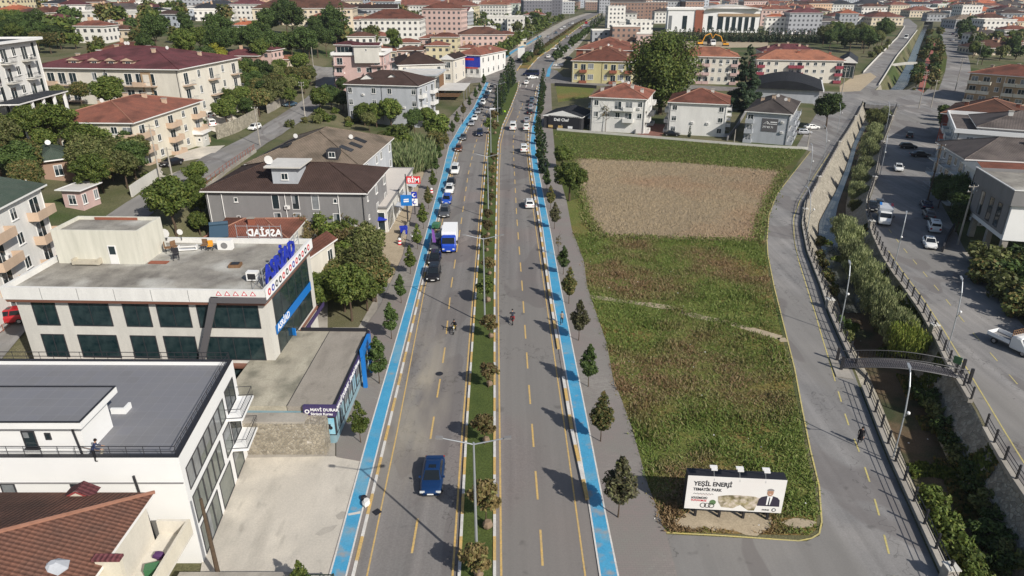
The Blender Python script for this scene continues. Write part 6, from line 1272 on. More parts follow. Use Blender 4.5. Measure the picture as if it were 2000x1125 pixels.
# --- walls and fences
def lowwall(pts, h, m_, label, t=.25, ter=True, rail=0, name='wall', cat='wall', group=None):
    P = [T(*p) for p in pts] if ter else [G(*p) for p in pts]; r = empty(name, P[0], 0, label, cat, group); o = P[0]; m = MB()
    R = resample(P, 4)+[P[-1]]
    for a, c in zip(R, R[1:]):
        if (c-a).length < .05: continue
        a = a-o; c = c-o; d = (c-a).normalized(); n = Vector((-d.y, d.x, 0)).normalized()*t/2; q = [a-n, c-n, c+n, a+n]
        m.hexa([(v.x, v.y, v.z-2) for v in q]+[(v.x, v.y, v.z+h) for v in q], m_)
    m.build('wall', r)
    if rail:
        m = MB()
        for a, c in zip(R, R[1:]):
            for z in (h+.4, h+rail): m.bar(a-o+Vector((0, 0, z)), c-o+Vector((0, 0, z)), .035, n=4, m=BR)
            for s in (0, .5): q = a.lerp(c, s)-o; m.bar(q+Vector((0, 0, h)), q+Vector((0, 0, h+rail+.1)), .05, n=4, m=BR)
        m.build('railing', r)
    return r
lowwall([(378, 388), (400, 372), (440, 340), (500, 297)], .7, concrete, 'concrete parapet with rusty railing along the hill street above the grey block', rail=1.1)
lowwall([(258, 385), (285, 365), (312, 348)], 1.9, WH2, 'white garden wall beside the hill street below the trees')
lowwall([(425, 272), (460, 260), (505, 235)], 3.2, stonew, 'sunlit stone retaining wall along the upper hill street')
lowwall([(523, 222), (545, 210), (560, 198)], 2.4, concrete, 'concrete wall behind the parked blue car on the hill street')
lowwall([(45, 262), (75, 255), (105, 245)], 4.5, stonew, 'stone retaining wall below the black garden fence'); lowwall([(40, 245), (90, 222), (140, 200), (172, 188)], 2.2, blk, 'black board fence behind the cream apartment block', name='fence', cat='fence')
lowwall([(1088, 254), (1180, 262), (1290, 271), (1420, 282), (1500, 288), (1578, 292)], .6, WH2, 'low pale wall between the green field and the white houses', ter=False)
lowwall([(785, 470), (800, 440)], .9, stonew, 'low wall at the edge of the small car park', ter=False); lowwall([(0, 705), (22, 690), (42, 672)], 2.5, rubble, 'stone ramp wall with a railing beside the office building', rail=1.0, ter=False)
lowwall([(1240, 262), (1255, 235), (1262, 215)], 1.2, GRW, 'grey fence between the two orange-roofed white houses', ter=False, name='fence', cat='fence'); lowwall([(1420, 275), (1445, 240), (1460, 215)], 1.2, GRW, 'grey fence beside the tan roofed house garden', ter=False, name='fence', cat='fence')
lowwall([(1083, 168), (1120, 170), (1165, 173)], 1.2, darkmet, 'dark mesh fence round the small grass plot by the crossroads', ter=False, name='fence', cat='fence', t=.08)
lowwall([(1686, 143), (1722, 105), (1752, 75), (1767, 52)], .8, WH2, 'pale parapet on the left edge of the far riverside road', ter=False); lowwall([(1716, 168), (1733, 141), (1748, 116), (1772, 86), (1791, 60)], .8, WH2, 'pale parapet on the right edge of the far riverside road', ter=False)
lowwall([(1862, 448), (1848, 470), (1840, 493)], 1.1, DK, 'dark low wall beside the parked white sedan', ter=False)
b = MB(); poly(b, [(1085, 165), (1165, 168), (1150, 190), (1090, 200)], .02, rough_g); struct('grass_plot', b)
b = MB(); poly(b, [(1640, 180), (1680, 178), (1712, 150), (1700, 142), (1668, 148), (1640, 168)], .045, dirt); struct('dirt_yard', b)
b = MB(); poly(b, [(1255, 240), (1300, 243), (1292, 268), (1245, 264)], .03, mat('brick_paving', (.2, .1, .08), .9)); poly(b, [(1310, 95), (1500, 92), (1500, 78), (1310, 76)], .03, dirt); poly(b, [(1260, 205), (1310, 210), (1300, 170), (1270, 170)], .03, dirt); struct('bare_ground', b)
b = MB(); poly(b, [(1500, 68), (1600, 68), (1600, 62), (1500, 60)], .03, asphalt2); poly(b, [(1655, 50), (1760, 55), (1740, 68), (1650, 65)], .03, lawn2); poly(b, [(1840, 215), (1850, 240), (1870, 235), (1850, 205)], .03, lawn2); struct('side_ground', b)
# ================================================================== vehicles
def heading(pts, py, down): a = G(xa(pts, py+8), py+8); c = G(xa(pts, py-8), py-8); d = (a-c) if down else (c-a); return math.atan2(-d.x, d.y)
L1c = [('sedan', 'blue', 846, 938, 'metallic blue sedan driving alone on the left carriageway near the bottom'), ('suv', 'black', 848, 541, 'black suv at the front of the queue in the left kerb lane'), ('hatch', 'black', 850, 511, 'dark hatchback with red trim right behind the front black suv'), ('minivan', 'grey', 853, 484, 'dark van half hidden beside the blue truck'), ('hatch', 'white', 869, 462, 'white hatchback tucked behind the blue truck'), ('suv', 'grey', 869, 420, 'charcoal suv between the blue hatchback and the truck'), ('hatch', 'bright', 873, 395, 'bright blue hatchback in the left kerb queue'), ('hatch', 'white', 878, 375, 'white hatchback just behind the bright blue one'), ('sedan', 'black', 881, 361, 'black sedan just behind the white hatchback in the queue'), ('minivan', 'white', 889, 337, 'white van with open road around it in the left kerb lane'), ('hatch', 'brown', 896, 294, 'copper brown hatchback in the left kerb lane'), ('sedan', 'grey', 905, 272, 'dark grey sedan parked behind the copper brown hatchback'), ('suv', 'navy', 937, 264, 'dark navy suv driving in the middle of the left carriageway'), ('sedan', 'silver', 921, 244, 'silver sedan, nearest of the upper parked row on the left'), ('sedan', 'white', 927, 234, 'white sedan right behind the nearest silver sedan'), ('sedan', 'silver', 934, 221, 'silver-grey sedan in the upper parked row beside the bike lane'), ('hatch', 'black', 939, 213, 'black hatchback in the upper parked row'), ('suv', 'white', 943, 204, 'white suv in the upper parked row'), ('sedan', 'navy', 948, 193, 'dark blue sedan in the upper parked row'), ('hatch', 'steel', 951, 186, 'blue-grey hatchback in the upper parked row'), ('hatch', 'white', 956, 180, 'white hatchback near the far end of the upper parked row'), ('hatch', 'black', 960, 174, 'black car at the far end of the upper parked row')]
for k, pn, x, y, l in L1c: car(k, pn, G(x, y, .05), heading(D1, y, True), l)
R1c = [('hatch', 'white', 1034, 403, 'white hatchback driving away alone on the right carriageway'), ('minivan', 'white', 1023, 295, 'white van with rear windows driving away by the right bike lane'), ('van', 'white', 1002, 252, 'white minibus driving away beside the median'), ('minivan', 'white', 1028, 253, 'small white van, nearest of the parked row on the right'), ('sedan', 'silver', 1029, 238, 'silver sedan parked just beyond the small white van'), ('hatch', 'black', 1035, 222, 'dark car in the right parked row, third from the front'), ('hatch', 'silver', 1037, 213, 'pale silver car in the middle of the right parked row'), ('hatch', 'grey', 1038, 206, 'grey car in the right parked row near the crossroads'), ('hatch', 'steel', 1039, 198, 'blue-grey car at the far end of the right parked row'), ('sedan', 'white', 1028, 164, 'white sedan leaving the crossroads towards the lower right carriageway')]
for k, pn, x, y, l in R1c: car(k, pn, G(x, y, .05), heading(D2, y, False), l)
car('sedan', 'white', G(1040, 154, .05), -1.2, 'white sedan crossing just in front of the blue minibus')
mb_ = car('van', 'navy', G(1037, 148, .05), 1.45, 'dark blue minibus crossing the junction', 'minibus', name='minibus'); mb_.scale = (1.1, 1.35, 1.15)
f1 = [(1071, 113, 'white', 1, 'white hatchback just past the crossroads on the far right carriageway'), (1108, 74, 'silver', 1, 'silver car halfway up the far right carriageway'), (1134, 56, 'brown', 1, 'dark red car on the far right carriageway'), (1141, 51, 'white', 1, 'white car behind the red truck on the far boulevard'), (1156, 44, 'grey', 1, 'grey car near the top of the far right carriageway'), (1075, 81, 'navy', 0, 'navy car on the far left carriageway, nearest'), (1070, 74, 'silver', 0, 'silver car overtaking the navy one on the far left carriageway'), (1086, 66, 'steel', 0, 'blue-grey car halfway up the far left carriageway'), (1096, 58, 'white', 0, 'first of two white cars together on the far left carriageway'), (1102, 54, 'white', 0, 'second of two white cars together on the far left carriageway'), (1112, 51, 'grey', 0, 'grey car beyond the two white cars'), (1118, 47, 'white', 0, 'long white car high on the far left carriageway'), (1034, 107, 'navy', 0, 'navy car waiting at the far side of the crossroads'), (1037, 104, 'white', 0, 'white car waiting beside the navy one at the crossroads'), (1014, 118, 'black', 0, 'black car turning left of the island sign')]
for x, y, pn, up, l in f1: car('hatch', pn, G(x, y, .05), heading(U_MR if up else U_LL, y, not up), l)
for x, y, pn, l in ((1087, 97, 'white', 'white car parked under the trees right of the far carriageway'), (1102, 99, 'white', 'first white car in the forecourt beyond the yellow block'), (1109, 96, 'silver', 'silver car in the forecourt beyond the yellow block'), (1090, 130, 'white', 'white car parked in front of the yellow apartment block'), (1108, 116, 'black', 'black car parked beside the yellow apartment block')): car('sedan', pn, G(x, y, .05), 1.3, l)
tr_ = car('van', 'red', G(1145, 47, .05), heading(U_MR, 47, False), 'red truck high on the far boulevard', 'truck', name='truck'); tr_.scale = (1.1, 1.2, 1.2)
hd_ = lambda a, c: math.atan2(-(G(*c)-G(*a)).x, (G(*c)-G(*a)).y)
for k, pn, x, y, ax, ay, l in (('minivan', 'white', 1823, 449, 1815, 425, 'white van parked nose-away in front of the raised modern house'), ('sedan', 'white', 1814, 480, 1822, 500, 'white sedan parked nose-out below the white van'), ('sedan', 'white', 1754, 332, 1758, 345, 'white sedan coming down the right river street'), ('sedan', 'grey', 1716, 404, 1716, 420, 'dark grey car parked behind the striped-roof van'), ('sedan', 'black', 1703, 408, 1703, 425, 'black car squeezed between the railing and the dark grey car'), ('sedan', 'black', 1797, 306, 1830, 307, 'black car parked in the shade, nearest of the upper right pair'), ('hatch', 'black', 1773, 290, 1805, 291, 'black hatchback parked in the shade, farther of the upper right pair'), ('sedan', 'navy', 1808, 405, 1800, 390, 'navy car parked in the shade beside the dark hedge'), ('hatch', 'grey', 1813, 424, 1806, 410, 'grey car between the navy car and the parked white van'), ('hatch', 'black', 1776, 268, 1776, 250, 'black car parked close to the road bridge in shade'), ('sedan', 'white', 1585, 252, 1610, 251, 'white car parked in front of the tan roofed house'), ('hatch', 'silver', 1570, 262, 1595, 262, 'silver car half hidden by the tan roofed house'), ('sedan', 'black', 1312, 265, 1330, 266, 'black car parked in front of the second orange-roofed house'), ('sedan', 'silver', 1860, 80, 1861, 70, 'silver car parked in the far right street, nearest'), ('sedan', 'black', 1868, 72, 1868, 62, 'black car parked in the far right street'), ('hatch', 'navy', 1861, 68, 1861, 60, 'navy car parked in the far right street'), ('hatch', 'white', 1874, 84, 1874, 75, 'white car on the right side of the far right street')):
    car(k, pn, G(x, y, .05), hd_((x, y), (ax, ay)), l)
q = car('van', 'white', G(1769, 76, .05), hd_((1769, 76), (1755, 95)), 'white minibus on the far riverside road'); q.scale = (1.2, 1.2, 1.2)
def carT(k, pn, x, y, rzz, l): p = T(x, y); p.z += .16; return car(k, pn, p, rzz, l)
carT('sedan', 'black', 336, 324, 2.7, 'black car parked at the bend of the hill street'); carT('hatch', 'white', 498, 254, 2.9, 'white car on the upper hill street by the stone wall'); carT('sedan', 'steel', 567, 208, 2.5, 'blue-grey car parked by the concrete wall on the hill street'); carT('minivan', 'white', 413, 247, .6, 'white van parked beside the cream apartment block'); carT('minivan', 'white', 404, 232, .9, 'white van parked behind the other one by the apartment block'); carT('hatch', 'white', 408, 224, .9, 'white car deepest in the yard beside the apartment block'); carT('suv', 'red', 17, 632, 1.9, 'red car parked at the left edge behind the office'); carT('sedan', 'white', 97, 492, 2.8, 'white car in the shade behind the office roof')
# box trucks
def trucklike(label, p, rzz, cabp, boxm, L=6.4, stripes=False):
    r = empty('truck', p, rzz, label, 'truck'); m = MB(); m.rings([sect(y, hw, z0, z1) for y, hw, z0, z1 in ((1.5, 1.05, .5, 2.5), (2.0, 1.08, .5, 2.6), (2.6, 1.08, .45, 2.5), (3.1, 1.04, .45, 1.5), (3.3, .95, .5, 1.3))] if not stripes else [sect(y, hw, z0, z1) for y, hw, z0, z1 in ((.9, .98, .5, 2.1), (1.4, 1., .5, 2.2), (2.0, 1., .45, 2.15), (2.75, 1., .45, 1.35), (3.3, .95, .45, 1.15), (3.45, .85, .5, .95))], cabp); m.build('cab', r)
    m = MB()
    if not stripes: m.quad((-.9, 2.66, 2.42), (-.95, 3.08, 1.6), (.95, 3.08, 1.6), (.9, 2.66, 2.42), carglass)
    else: m.quad((-.85, 2.1, 2.08), (-.9, 2.72, 1.44), (.9, 2.72, 1.44), (.85, 2.1, 2.08), carglass)
    m.build('windscreen', r)
    for s in (-1, 1):
        m = MB(); m.box(*sorted((s*1.085, s*1.1)), 1.9, 2.6, 1.5, 2.2, carglass); m.build('side_window', r); m = MB(); m.box(s*.75-.15, s*.75+.15, 3.28 if not stripes else 3.4, 3.36 if not stripes else 3.48, .75, .95, lampm); m.build('headlight', r); m = MB(); m.box(s*1.25-.08, s*1.25+.08, 2.7, 2.8, 1.5, 2.0, blackm); m.build('wing_mirror', r)
    m = MB(); m.box(-1.1, 1.1, -3.2, 1.4 if not stripes else .85, .75, 2.95 if not stripes else 2.55, boxm); bx = m.build('box', r)
    if stripes:
        for x0, x1, mm in ((-1.1, -.72, rd), (.72, 1.1, bl2)): m = MB(); m.box(x0, x1, -3.2, -1.3, 2.553, 2.6, mm); m.build('stripe', bx)
    m = MB(); m.box(-.28, .28, 3.37 if not stripes else 3.47, 3.39 if not stripes else 3.49, .5, .62, platem); m.build('number_plate', r)
    for y in (-2.0, 2.3): wheel(r, -.95, y, .42, .26); wheel(r, .95, y, .42, .26)
    return r
q = trucklike('blue cab box truck with white box body in the left carriageway queue', G(879, 482, .05), heading(D1, 482, True), PNT['royal'], wt); q.scale = (1.05, 1.05, 1.05)
trucklike('white box van with grey roof striped red and blue, parked by the right river railing', G(1726, 432, .05), hd_((1726, 432), (1726, 450)), PNT['white'], LG, stripes=True)
pk = empty('pickup_truck', G(1976, 680, .05), 3.5, 'white pickup truck with a wooden rack behind the cab at the right edge', 'truck'); m = MB(); m.rings([sect(y, hw, z0, z1) for y, hw, z0, z1 in ((.2, .95, .4, 1.9), (.7, .97, .4, 2.), (1.2, .97, .4, 1.95), (1.9, .97, .4, 1.2), (2.6, .93, .4, 1.05), (2.75, .8, .45, .9))], PNT['white']); m.build('cab', pk)
m = MB(); m.quad((-.8, 1.3, 1.85), (-.88, 1.87, 1.3), (.88, 1.87, 1.3), (.8, 1.3, 1.85), carglass); m.build('windscreen', pk)
m = MB(); m.box(-.95, .95, -2.6, .1, .7, .8, GRW); m.box(-.95, -.9, -2.6, .1, .803, 1.25, wt); m.box(.9, .95, -2.6, .1, .803, 1.25, wt); m.box(-.897, .897, -2.6, -2.55, .803, 1.25, wt); m.build('load_bed', pk)
m = MB()
for i in range(5): m.box(-.9, .9, .1, .14, 1.3+i*.28, 1.38+i*.28, woodm)
for i in range(6): m.box(-.9+i*.344, -.84+i*.344, .143, .18, 1.2, 2.6, woodm)
m.build('rack', pk)
for y in (-1.6, 1.8): wheel(pk, -.85, y, .36); wheel(pk, .85, y, .36)
for s in (-1, 1): m = MB(); m.box(s*.7-.15, s*.7+.15, 2.68, 2.77, .7, .9, lampm); m.build('headlight', pk)
tk = empty('tow_tractor', G(962, 229, .05), 3.14, 'white tractor with open frame stopped beside the median', 'tractor'); m = MB(); m.box(-.9, .9, -1.8, .2, .8, 1.1, wt); m.box(-.45, .45, .3, 2., .8, 1.5, wt); m.build('body', tk); m = MB(); m.box(-.9, .9, -1.5, .3, 2.5, 2.65, wt); m.build('roof', tk)
for x in (-.8, .8):
    for y in (-1.4, .2): m = MB(); m.bar((x, y, 1.1), (x, y, 2.5), .06, m=wt); m.build('pillar', tk)
for y, rr_ in ((-1.2, .75), (1.5, .45)): wheel(tk, -.9, y, rr_, .35); wheel(tk, .9, y, rr_, .35)
def excav(p, rzz, s, label):
    r = empty('excavator', p, rzz, label, 'excavator', 'excavators on the building plot'); o = PNT['orange']; m = MB(); m.box(-1.5, 1.5, -2, 2, .9, 2.2, o); m.build('body', r); m = MB(); m.box(-1.4, -.2, 0, 1.6, 2.203, 3.3, carglass); m.box(-1.5, -.1, -.1, 1.7, 3.303, 3.45, o); m.build('cab', r)
    for x in (-1.3, 1.3): m = MB(); m.box(x-.35, x+.35, -2.3, 2.3, 0, .88, blackm); m.build('track', r)
    m = MB(); m.bar((0, 1.8, 1.8), (0, 4, 6.5), .4, .35, 6, o); m.bar((0, 4, 6.5), (0, 8, 8.), .35, .3, 6, o); m.build('boom', r); m = MB(); m.bar((0, 8, 8.), (0, 10.5, 3.5), .3, .22, 6, o); a_ = m.build('stick', r); m = MB(); m.hexa([(-.7, 10, 2.4), (.7, 10, 2.4), (.7, 11, 2.2), (-.7, 11, 2.2), (-.7, 10, 3.5), (.7, 10, 3.5), (.7, 10.8, 3.6), (-.7, 10.8, 3.6)], darkmet); m.build('bucket', a_); r.scale = (.78, .78, .78)
excav(G(1366, 88), -pi/2+.2, 1, 'left one of two yellow excavators facing each other on the bare plot'); excav(G(1417, 90), pi/2-.2, 1, 'right one of two yellow excavators facing each other on the bare plot')
tp = trucklike('white tipper truck between the two excavators', G(1389, 89), pi, PNT['white'], DK); tp.scale = (1.3, 1.3, 1.3)
vn = CARS['minivan']
for i in range(11):
    x = 1504+i*7.6; q = car('minivan', ('white', 'white', 'silver', 'white', 'grey', 'white')[i % 6], G(x, 64+(i % 2)*3, .05), .2*(i % 3), None, group='vans parked behind the conifer hedge'); q.scale = (1, 1, 1.05); later(q, 'white or grey van parked behind the conifer hedge, {n} from the left', 'vans')
# motorbikes and riders
def moto(p, rzz, label, mm):
    r = empty('motorcycle', p, rzz, label, 'motorcycle'); m = MB(); m.bar((0, -.55, .5), (0, .55, .75), .12, .1, 7, mm); m.ball((0, .15, .82), .16, .3, .14, mm, 8, 5); m.build('frame', r); m = MB(); m.box(-.13, .13, -.6, .05, .7, .8, blackm); m.build('seat', r)
    for y in (-.68, .72):
        m = MB(); R = []
        for t in range(16): a = t*pi/8; R.append([(.05*cos(u*pi/3), y+(.27+.06*sin(u*pi/3))*cos(a), .33+(.27+.06*sin(u*pi/3))*sin(a)) for u in range(6)])
        R.append(R[0]); m.rings(R, blackm, cap=False); m.build('wheel', r)
    m = MB(); m.bar((0, .72, .33), (0, .45, 1.0), .04, m=metalg); m.bar((-.33, .42, 1.02), (.33, .42, 1.02), .025, m=blackm); m.build('handlebar', r); m = MB(); m.ball((0, .62, .9), .1, .08, .1, lampm, 8, 5); m.build('headlight', r)
blackc = mat('black_cloth', (.015, .015, .018), .9); darkc = mat('dark_cloth', (.03, .035, .05), .9); yelc = mat('yellow_cloth', (.5, .35, .03), .9); redc = mat('red_cloth', (.3, .02, .02), .9); beige = mat('beige_cloth', (.35, .27, .2), .9); navyc = mat('navy_cloth', (.03, .04, .09), .9); hiv = mat('hi_vis', (.4, .75, .03), .8)
p = G(888, 648, .05); moto(p, pi-.1, 'yellow and black motorcycle on the left carriageway', yelc); person(p, pi-.1, 'rider in black riding the yellow motorcycle on the left carriageway', blackc, blackc, 'ride', 1.1)
p = G(1001, 630, .05); moto(p, .03, 'dark red motorcycle on the right carriageway', redc); person(p, .03, 'rider with dark helmet on the red motorcycle, right carriageway', darkc, redc, 'ride', 1.1)
person(G(1097, 633, .12), -.1, 'person in beige jacket walking on the right blue bike lane', beige, blackc, 'walk'); person(G(1678, 866, .05), 2.6, 'person in long black coat walking on the riverside road', blackc, blackc, 'walk', 1.05, long_coat=True)
person(G(187, 901, 9.13), -1.2, 'worker in dark blue shirt sweeping the white building roof', navyc, blackc, 'sweep', 1.0)
bm_ = empty('broom', G(200, 884, 9.15), -1.2, 'broom held out over the dark roof slabs', 'broom'); m = MB(); m.bar((0, 0, .1), (.2, -1.2, 1.0), .02, m=woodm); m.build('handle', bm_); m = MB(); m.box(-.25, .25, -.06, .06, 0, .2, mattr); m.build('brush', bm_)
for x, y, l, m1, m2 in ((806, 473, 'person in black and white beside the pavement tree near the shops', wt, blackc), (821, 477, 'person in black standing alone beside the left bike lane', blackc, blackc), (904, 243, 'person in black walking on the upper left bike lane', blackc, blackc), (1096, 252, 'person in grey in front of the black restaurant', LG, LG)): person(G(x, y, .15), random.uniform(0, 6), l, m1, m2, 'walk')
for x, w_ in ((975, 'left'), (981, 'middle'), (986, 'right')): person(G(x, 225, .12), 0, 'person in a lime hi-vis vest on the median, %s of three' % w_, hiv, darkc, 'stand')
fl = empty('banner_flag', G(846, 488, .14), 0, 'purple feather flag leaning at the left kerb', 'flag'); m = MB(); m.bar((0, 0, 0), (-.1, 0, 3.6), .03, m=metalg); m.build('pole', fl); m = MB(); m.hexa([(0, -.02, .8), (.6, -.02, .9), (.6, .02, .9), (0, .02, .8), (-.08, -.02, 3.5), (.25, -.02, 3.3), (.25, .02, 3.3), (-.08, .02, 3.5)], mat('purple_cloth', (.2, .08, .35), .8)); m.build('flag', fl)
tri = empty('cargo_tricycle', G(851, 449, .05), 3.0, 'small green cargo tricycle between the charcoal suv and the truck', 'tricycle'); m = MB(); m.box(-.6, .6, -1.2, .3, .4, 1.1, PNT['green']); m.build('box', tri); m = MB(); m.bar((0, .3, .5), (0, 1.1, .9), .06, m=darkmet); m.bar((-.3, 1., 1.1), (.3, 1., 1.1), .03, m=darkmet); m.build('frame', tri); wheel(tri, -.6, -.7, .3, .1); wheel(tri, .6, -.7, .3, .1); wheel(tri, .05, 1.1, .3, .1)
# ================================================================== trees and bushes
SR = [(1207, 1010, 1.08), (1173, 862, 1), (1149, 755, .98), (1130, 665, .95), (1111, 593, .9), (1100, 536, .88), (1083, 447, .9), (1075, 408, .85), (1068, 372, .85)]
for i, (x, y, s) in enumerate(SR): tree('street%d' % (i % 3 if i else 0), G(x, y, .1), s*random.uniform(.93, 1.08), 'lollipop street tree on the right pavement, %s from the bottom edge' % WORDS[i], 'young street trees on the right pavement', name='street_tree')
tree('dead0', G(1090, 500, .1), 1, 'thin almost bare sapling on the right pavement', None, name='street_tree')
SL = [(705, 864, .82, 3), (741, 749, 1.08, 2), (765, 662, .92, 2), (784, 592, .8, 2), (802, 535, .8, 3), (816, 487, .78, 3), (827, 447, .85, 3), (837, 408, .8, 1), (846, 372, .8, 3), (852, 340, .8, 2), (858, 318, .85, 2), (872, 290, .8, 1), (884, 266, .85, 2), (893, 246, .8, 3), (905, 228, .8, 1), (917, 212, .8, 2), (929, 196, .85, 2), (937, 184, .8, 2), (945, 170, .95, 2)]
for i, (x, y, s, k) in enumerate(SL): tree('street%d' % k, G(x, y, .14), s, 'lollipop street tree on the left pavement, %s from the bottom edge' % WORDS[i], 'young street trees on the left pavement', name='street_tree')
tree('street3', G(592, 1165, .05), .6, 'top of a small green tree at the bottom edge beside the yard', name='street_tree')
OR = [(932, 1135, 1, 'orn1'), (950, 1022, 1.25, 'orn1'), (947, 868, 1, 'orn1'), (954, 757, 1, 'orn0'), (957, 662, 1, 'orn1'), (951, 592, 1.15, 'orn2'), (955, 538, .9, 'orn1'), (950, 492, .95, 'orn0'), (952, 462, 1, 'orn0'), (953, 437, .95, 'orn0'), (958, 402, .9, 'orn0'), (960, 375, .9, 'orn1'), (962, 348, .9, 'orn1'), (964, 322, 1., 'orn0'), (955, 262, 1.4, 'orn2'), (966, 262, 1.2, 'orn0'), (965, 240, 1.3, 'orn0')]
for i, (x, y, s, k) in enumerate(OR):
    t = tree(k, G(x, y, .12), s, '%s round-crowned tree on the grass median, %s from the bottom edge' % ({'orn0': 'rust-brown', 'orn1': 'brownish', 'orn2': 'green'}[k], WORDS[i]), 'small round trees on the median', name='median_tree')
    m = MB(); m.ball((0, 0, .3), .36, .36, .32, mat('root_ball', (.26, .19, .13), .95, (.18, .13, .09), 4), 8, 6, .1); q = m.build('root_ball', t); t.rotation_euler.z = 0; q.location = (.1, .35 if i != 1 else -.4, 0)
for i, (x, y, s) in enumerate(((972, 226, 1), (975, 214, 1.05), (980, 203, 1.1), (984, 195, 1.1), (988, 186, 1.1), (992, 178, 1.15), (997, 170, 1.2), (1001, 164, 1.15))): tree('cypress%d' % (i % 2), G(x, y, .12), s*1.45, 'dark conifer in the dense row ending the median, %s from the front' % WORDS[i], 'dark conifers at the end of the median', name='conifer')
for i, (x, y, s) in enumerate(((1061, 338, 1.25), (1056, 310, 1.2), (1052, 282, 1), (1048, 262, .8), (1052, 242, .8), (1055, 222, 1.1), (1057, 206, 1.15), (1059, 193, 1.15), (1060, 180, 1.2))): tree('cypress%d' % (i % 2), G(x, y, .1), s*1.12, 'dark columnar conifer beside the right bike lane, %s from the front' % WORDS[i], 'columnar conifers beside the right bike lane', name='conifer')
def tl(kind, x, y, s, label, **k): return tree(kind, T(x, y), s, label, **k)
tl('big6', 1112, 392, 1.2, 'round green tree at the left corner of the ploughed field'); tl('big6', 1098, 330, .85, 'bushy green tree at the corner of the green field')
tl('plane0', 1288, 222, 1.42, 'huge spreading plane tree behind the orange-roofed white houses'); tl('conifer0', 1450, 217, 1.3, 'big dark conical conifer between the white house and the red-striped block'); tl('cypress0', 1346, 268, .5, 'tiny cypress in front of the second orange-roofed house'); tl('dead0', 1182, 258, 2.2, 'thin autumn tree in front of the first orange-roofed house'); tl('big5', 1612, 252, 1.3, 'rounded green tree at the corner of the riverside road')
tl('big0', 345, 462, 1.1, 'large bright green tree standing in front of the hill street'); tl('big6', 222, 222, 1.35, 'green tree in front of the long maroon-roofed block'); tl('big5', 392, 268, .6, 'small dark tree beside the cream apartment balconies'); tl('big4', 48, 398, .62, 'yellow-green conical tree between the cottage and the pink-balcony house')
tl('reed0', 770, 330, 1, 'x') and None
WIL = [(1765, 712, 'willow2', .95, 'bright yellow-green willow bush right beside the footbridge'), (1742, 690, 'willow1', .95, ''), (1722, 655, 'willow1', 1.05, ''), (1706, 628, 'willow0', 1.1, ''), (1690, 598, 'willow1', 1.1, ''), (1672, 566, 'willow1', 1.05, ''), (1664, 530, 'willow0', 1.05, ''), (1652, 500, 'willow1', 1, ''), (1643, 470, 'willow0', .95, ''), (1668, 420, 'willow3', .7, ''), (1668, 396, 'willow0', .95, ''), (1676, 372, 'willow1', .95, ''), (1684, 345, 'willow0', 1, ''), (1692, 320, 'willow1', 1.05, ''), (1700, 298, 'willow1', 1.1, ''), (1706, 276, 'willow0', 1.1, ''), (1711, 258, 'willow3', 1.3, ''), (1722, 248, 'willow1', 1, ''), (1702, 246, 'willow3', 1.2, '')]
for i, (x, y, k, s, l) in enumerate(WIL): tree(k, G(x, y, -3.9), s*1.15, l or 'grey-green willow bush in the river bed, %s upstream of the footbridge' % WORDS[i-1], 'willow bushes in the river bed', 'bush', 'willow_bush')
RB = [(1598, 505), (1606, 525), (1616, 548), (1628, 575), (1600, 478), (1640, 640), (1650, 668), (1815, 985), (1825, 1008), (1838, 1032), (1852, 1058), (1866, 1085), (1882, 1110), (1900, 1135), (1808, 790), (1826, 815), (1842, 845), (1856, 875), (1872, 905), (1890, 935), (1905, 965), (1925, 1000), (1940, 1030), (1960, 1065), (1975, 1100), (1925, 1060), (1945, 1110)]
for i, (x, y) in enumerate(RB):
    k = 'bush0' if 7 <= i < 14 else ('bush3' if i < 5 else 'bush1' if i % 3 else 'bush2'); q = tree(k, G(x, y, -3.6 if i > 13 else -3.0), random.uniform(.9, 1.25), None, 'low bushes on the river banks', 'bush', 'bush', tpl='{n} %s bush from the left on the banks by the footbridge' % {'bush0': 'bright green', 'bush1': 'dark', 'bush2': 'olive', 'bush3': 'brownish'}[k], key='rb'+k)
random.seed(11)
def inpoly(x, y, P):
    c = False
    for (x0, y0), (x1, y1) in zip(P, P[1:]+P[:1]):
        if (y0 > y) != (y1 > y) and x < (x1-x0)*(y-y0)/(y1-y0)+x0: c = not c
    return c
def grove(P, n, kinds, s0, s1, where, mind=3.2, cat='tree', flat=False, whole=False):
    xs, yy_ = [p[0] for p in P], [p[1] for p in P]; got = []; tries = 0
    while len(got) < n and tries < 4000:
        tries += 1; x = random.uniform(min(xs), max(xs)); y = random.uniform(min(yy_), max(yy_))
        if not inpoly(x, y, P) or (70 < x < 172 and 318 < y < 402): continue
        p = T(x, y)
        if any((p-q).length < mind for q in got): continue
        got.append(p); k = random.choice(kinds)
        ad = {'big0': 'green', 'big1': 'dark green', 'big2': 'olive', 'big3': 'brown-tinged', 'big4': 'yellowing', 'big5': 'dark', 'big6': 'fresh green', 'bare0': 'half-bare', 'bush0': 'green', 'bush1': 'dark', 'bush2': 'olive', 'bush3': 'brownish', 'hedge0': 'dark conical', 'conifer1': 'dark conifer', 'willow1': 'grey-green', 'willow0': 'grey-green', 'cypress0': 'slim dark', 'cypress1': 'slim green', 'orn0': 'rust-coloured', 'far0': 'green', 'far1': 'dark', 'far2': 'olive', 'far3': 'brownish', 'willow3': 'olive'}.get(k, 'green')
        big = 'bush' if k[:4] in ('bush', 'will') else 'tree'
        tree(k, p, random.uniform(s0, s1), None, '%ss %s' % (big, where), big, big if big == 'bush' else 'tree', tpl='{n} %s %s from the left %s' % (ad, big, where), key=where+k, whole=whole)
grove([(255, 125), (300, 105), (430, 110), (440, 150), (400, 175), (395, 130)], 11, ['big1', 'big0', 'big5', 'big3', 'big4'], 1.0, 1.4, 'behind the maroon-roofed block', 6)
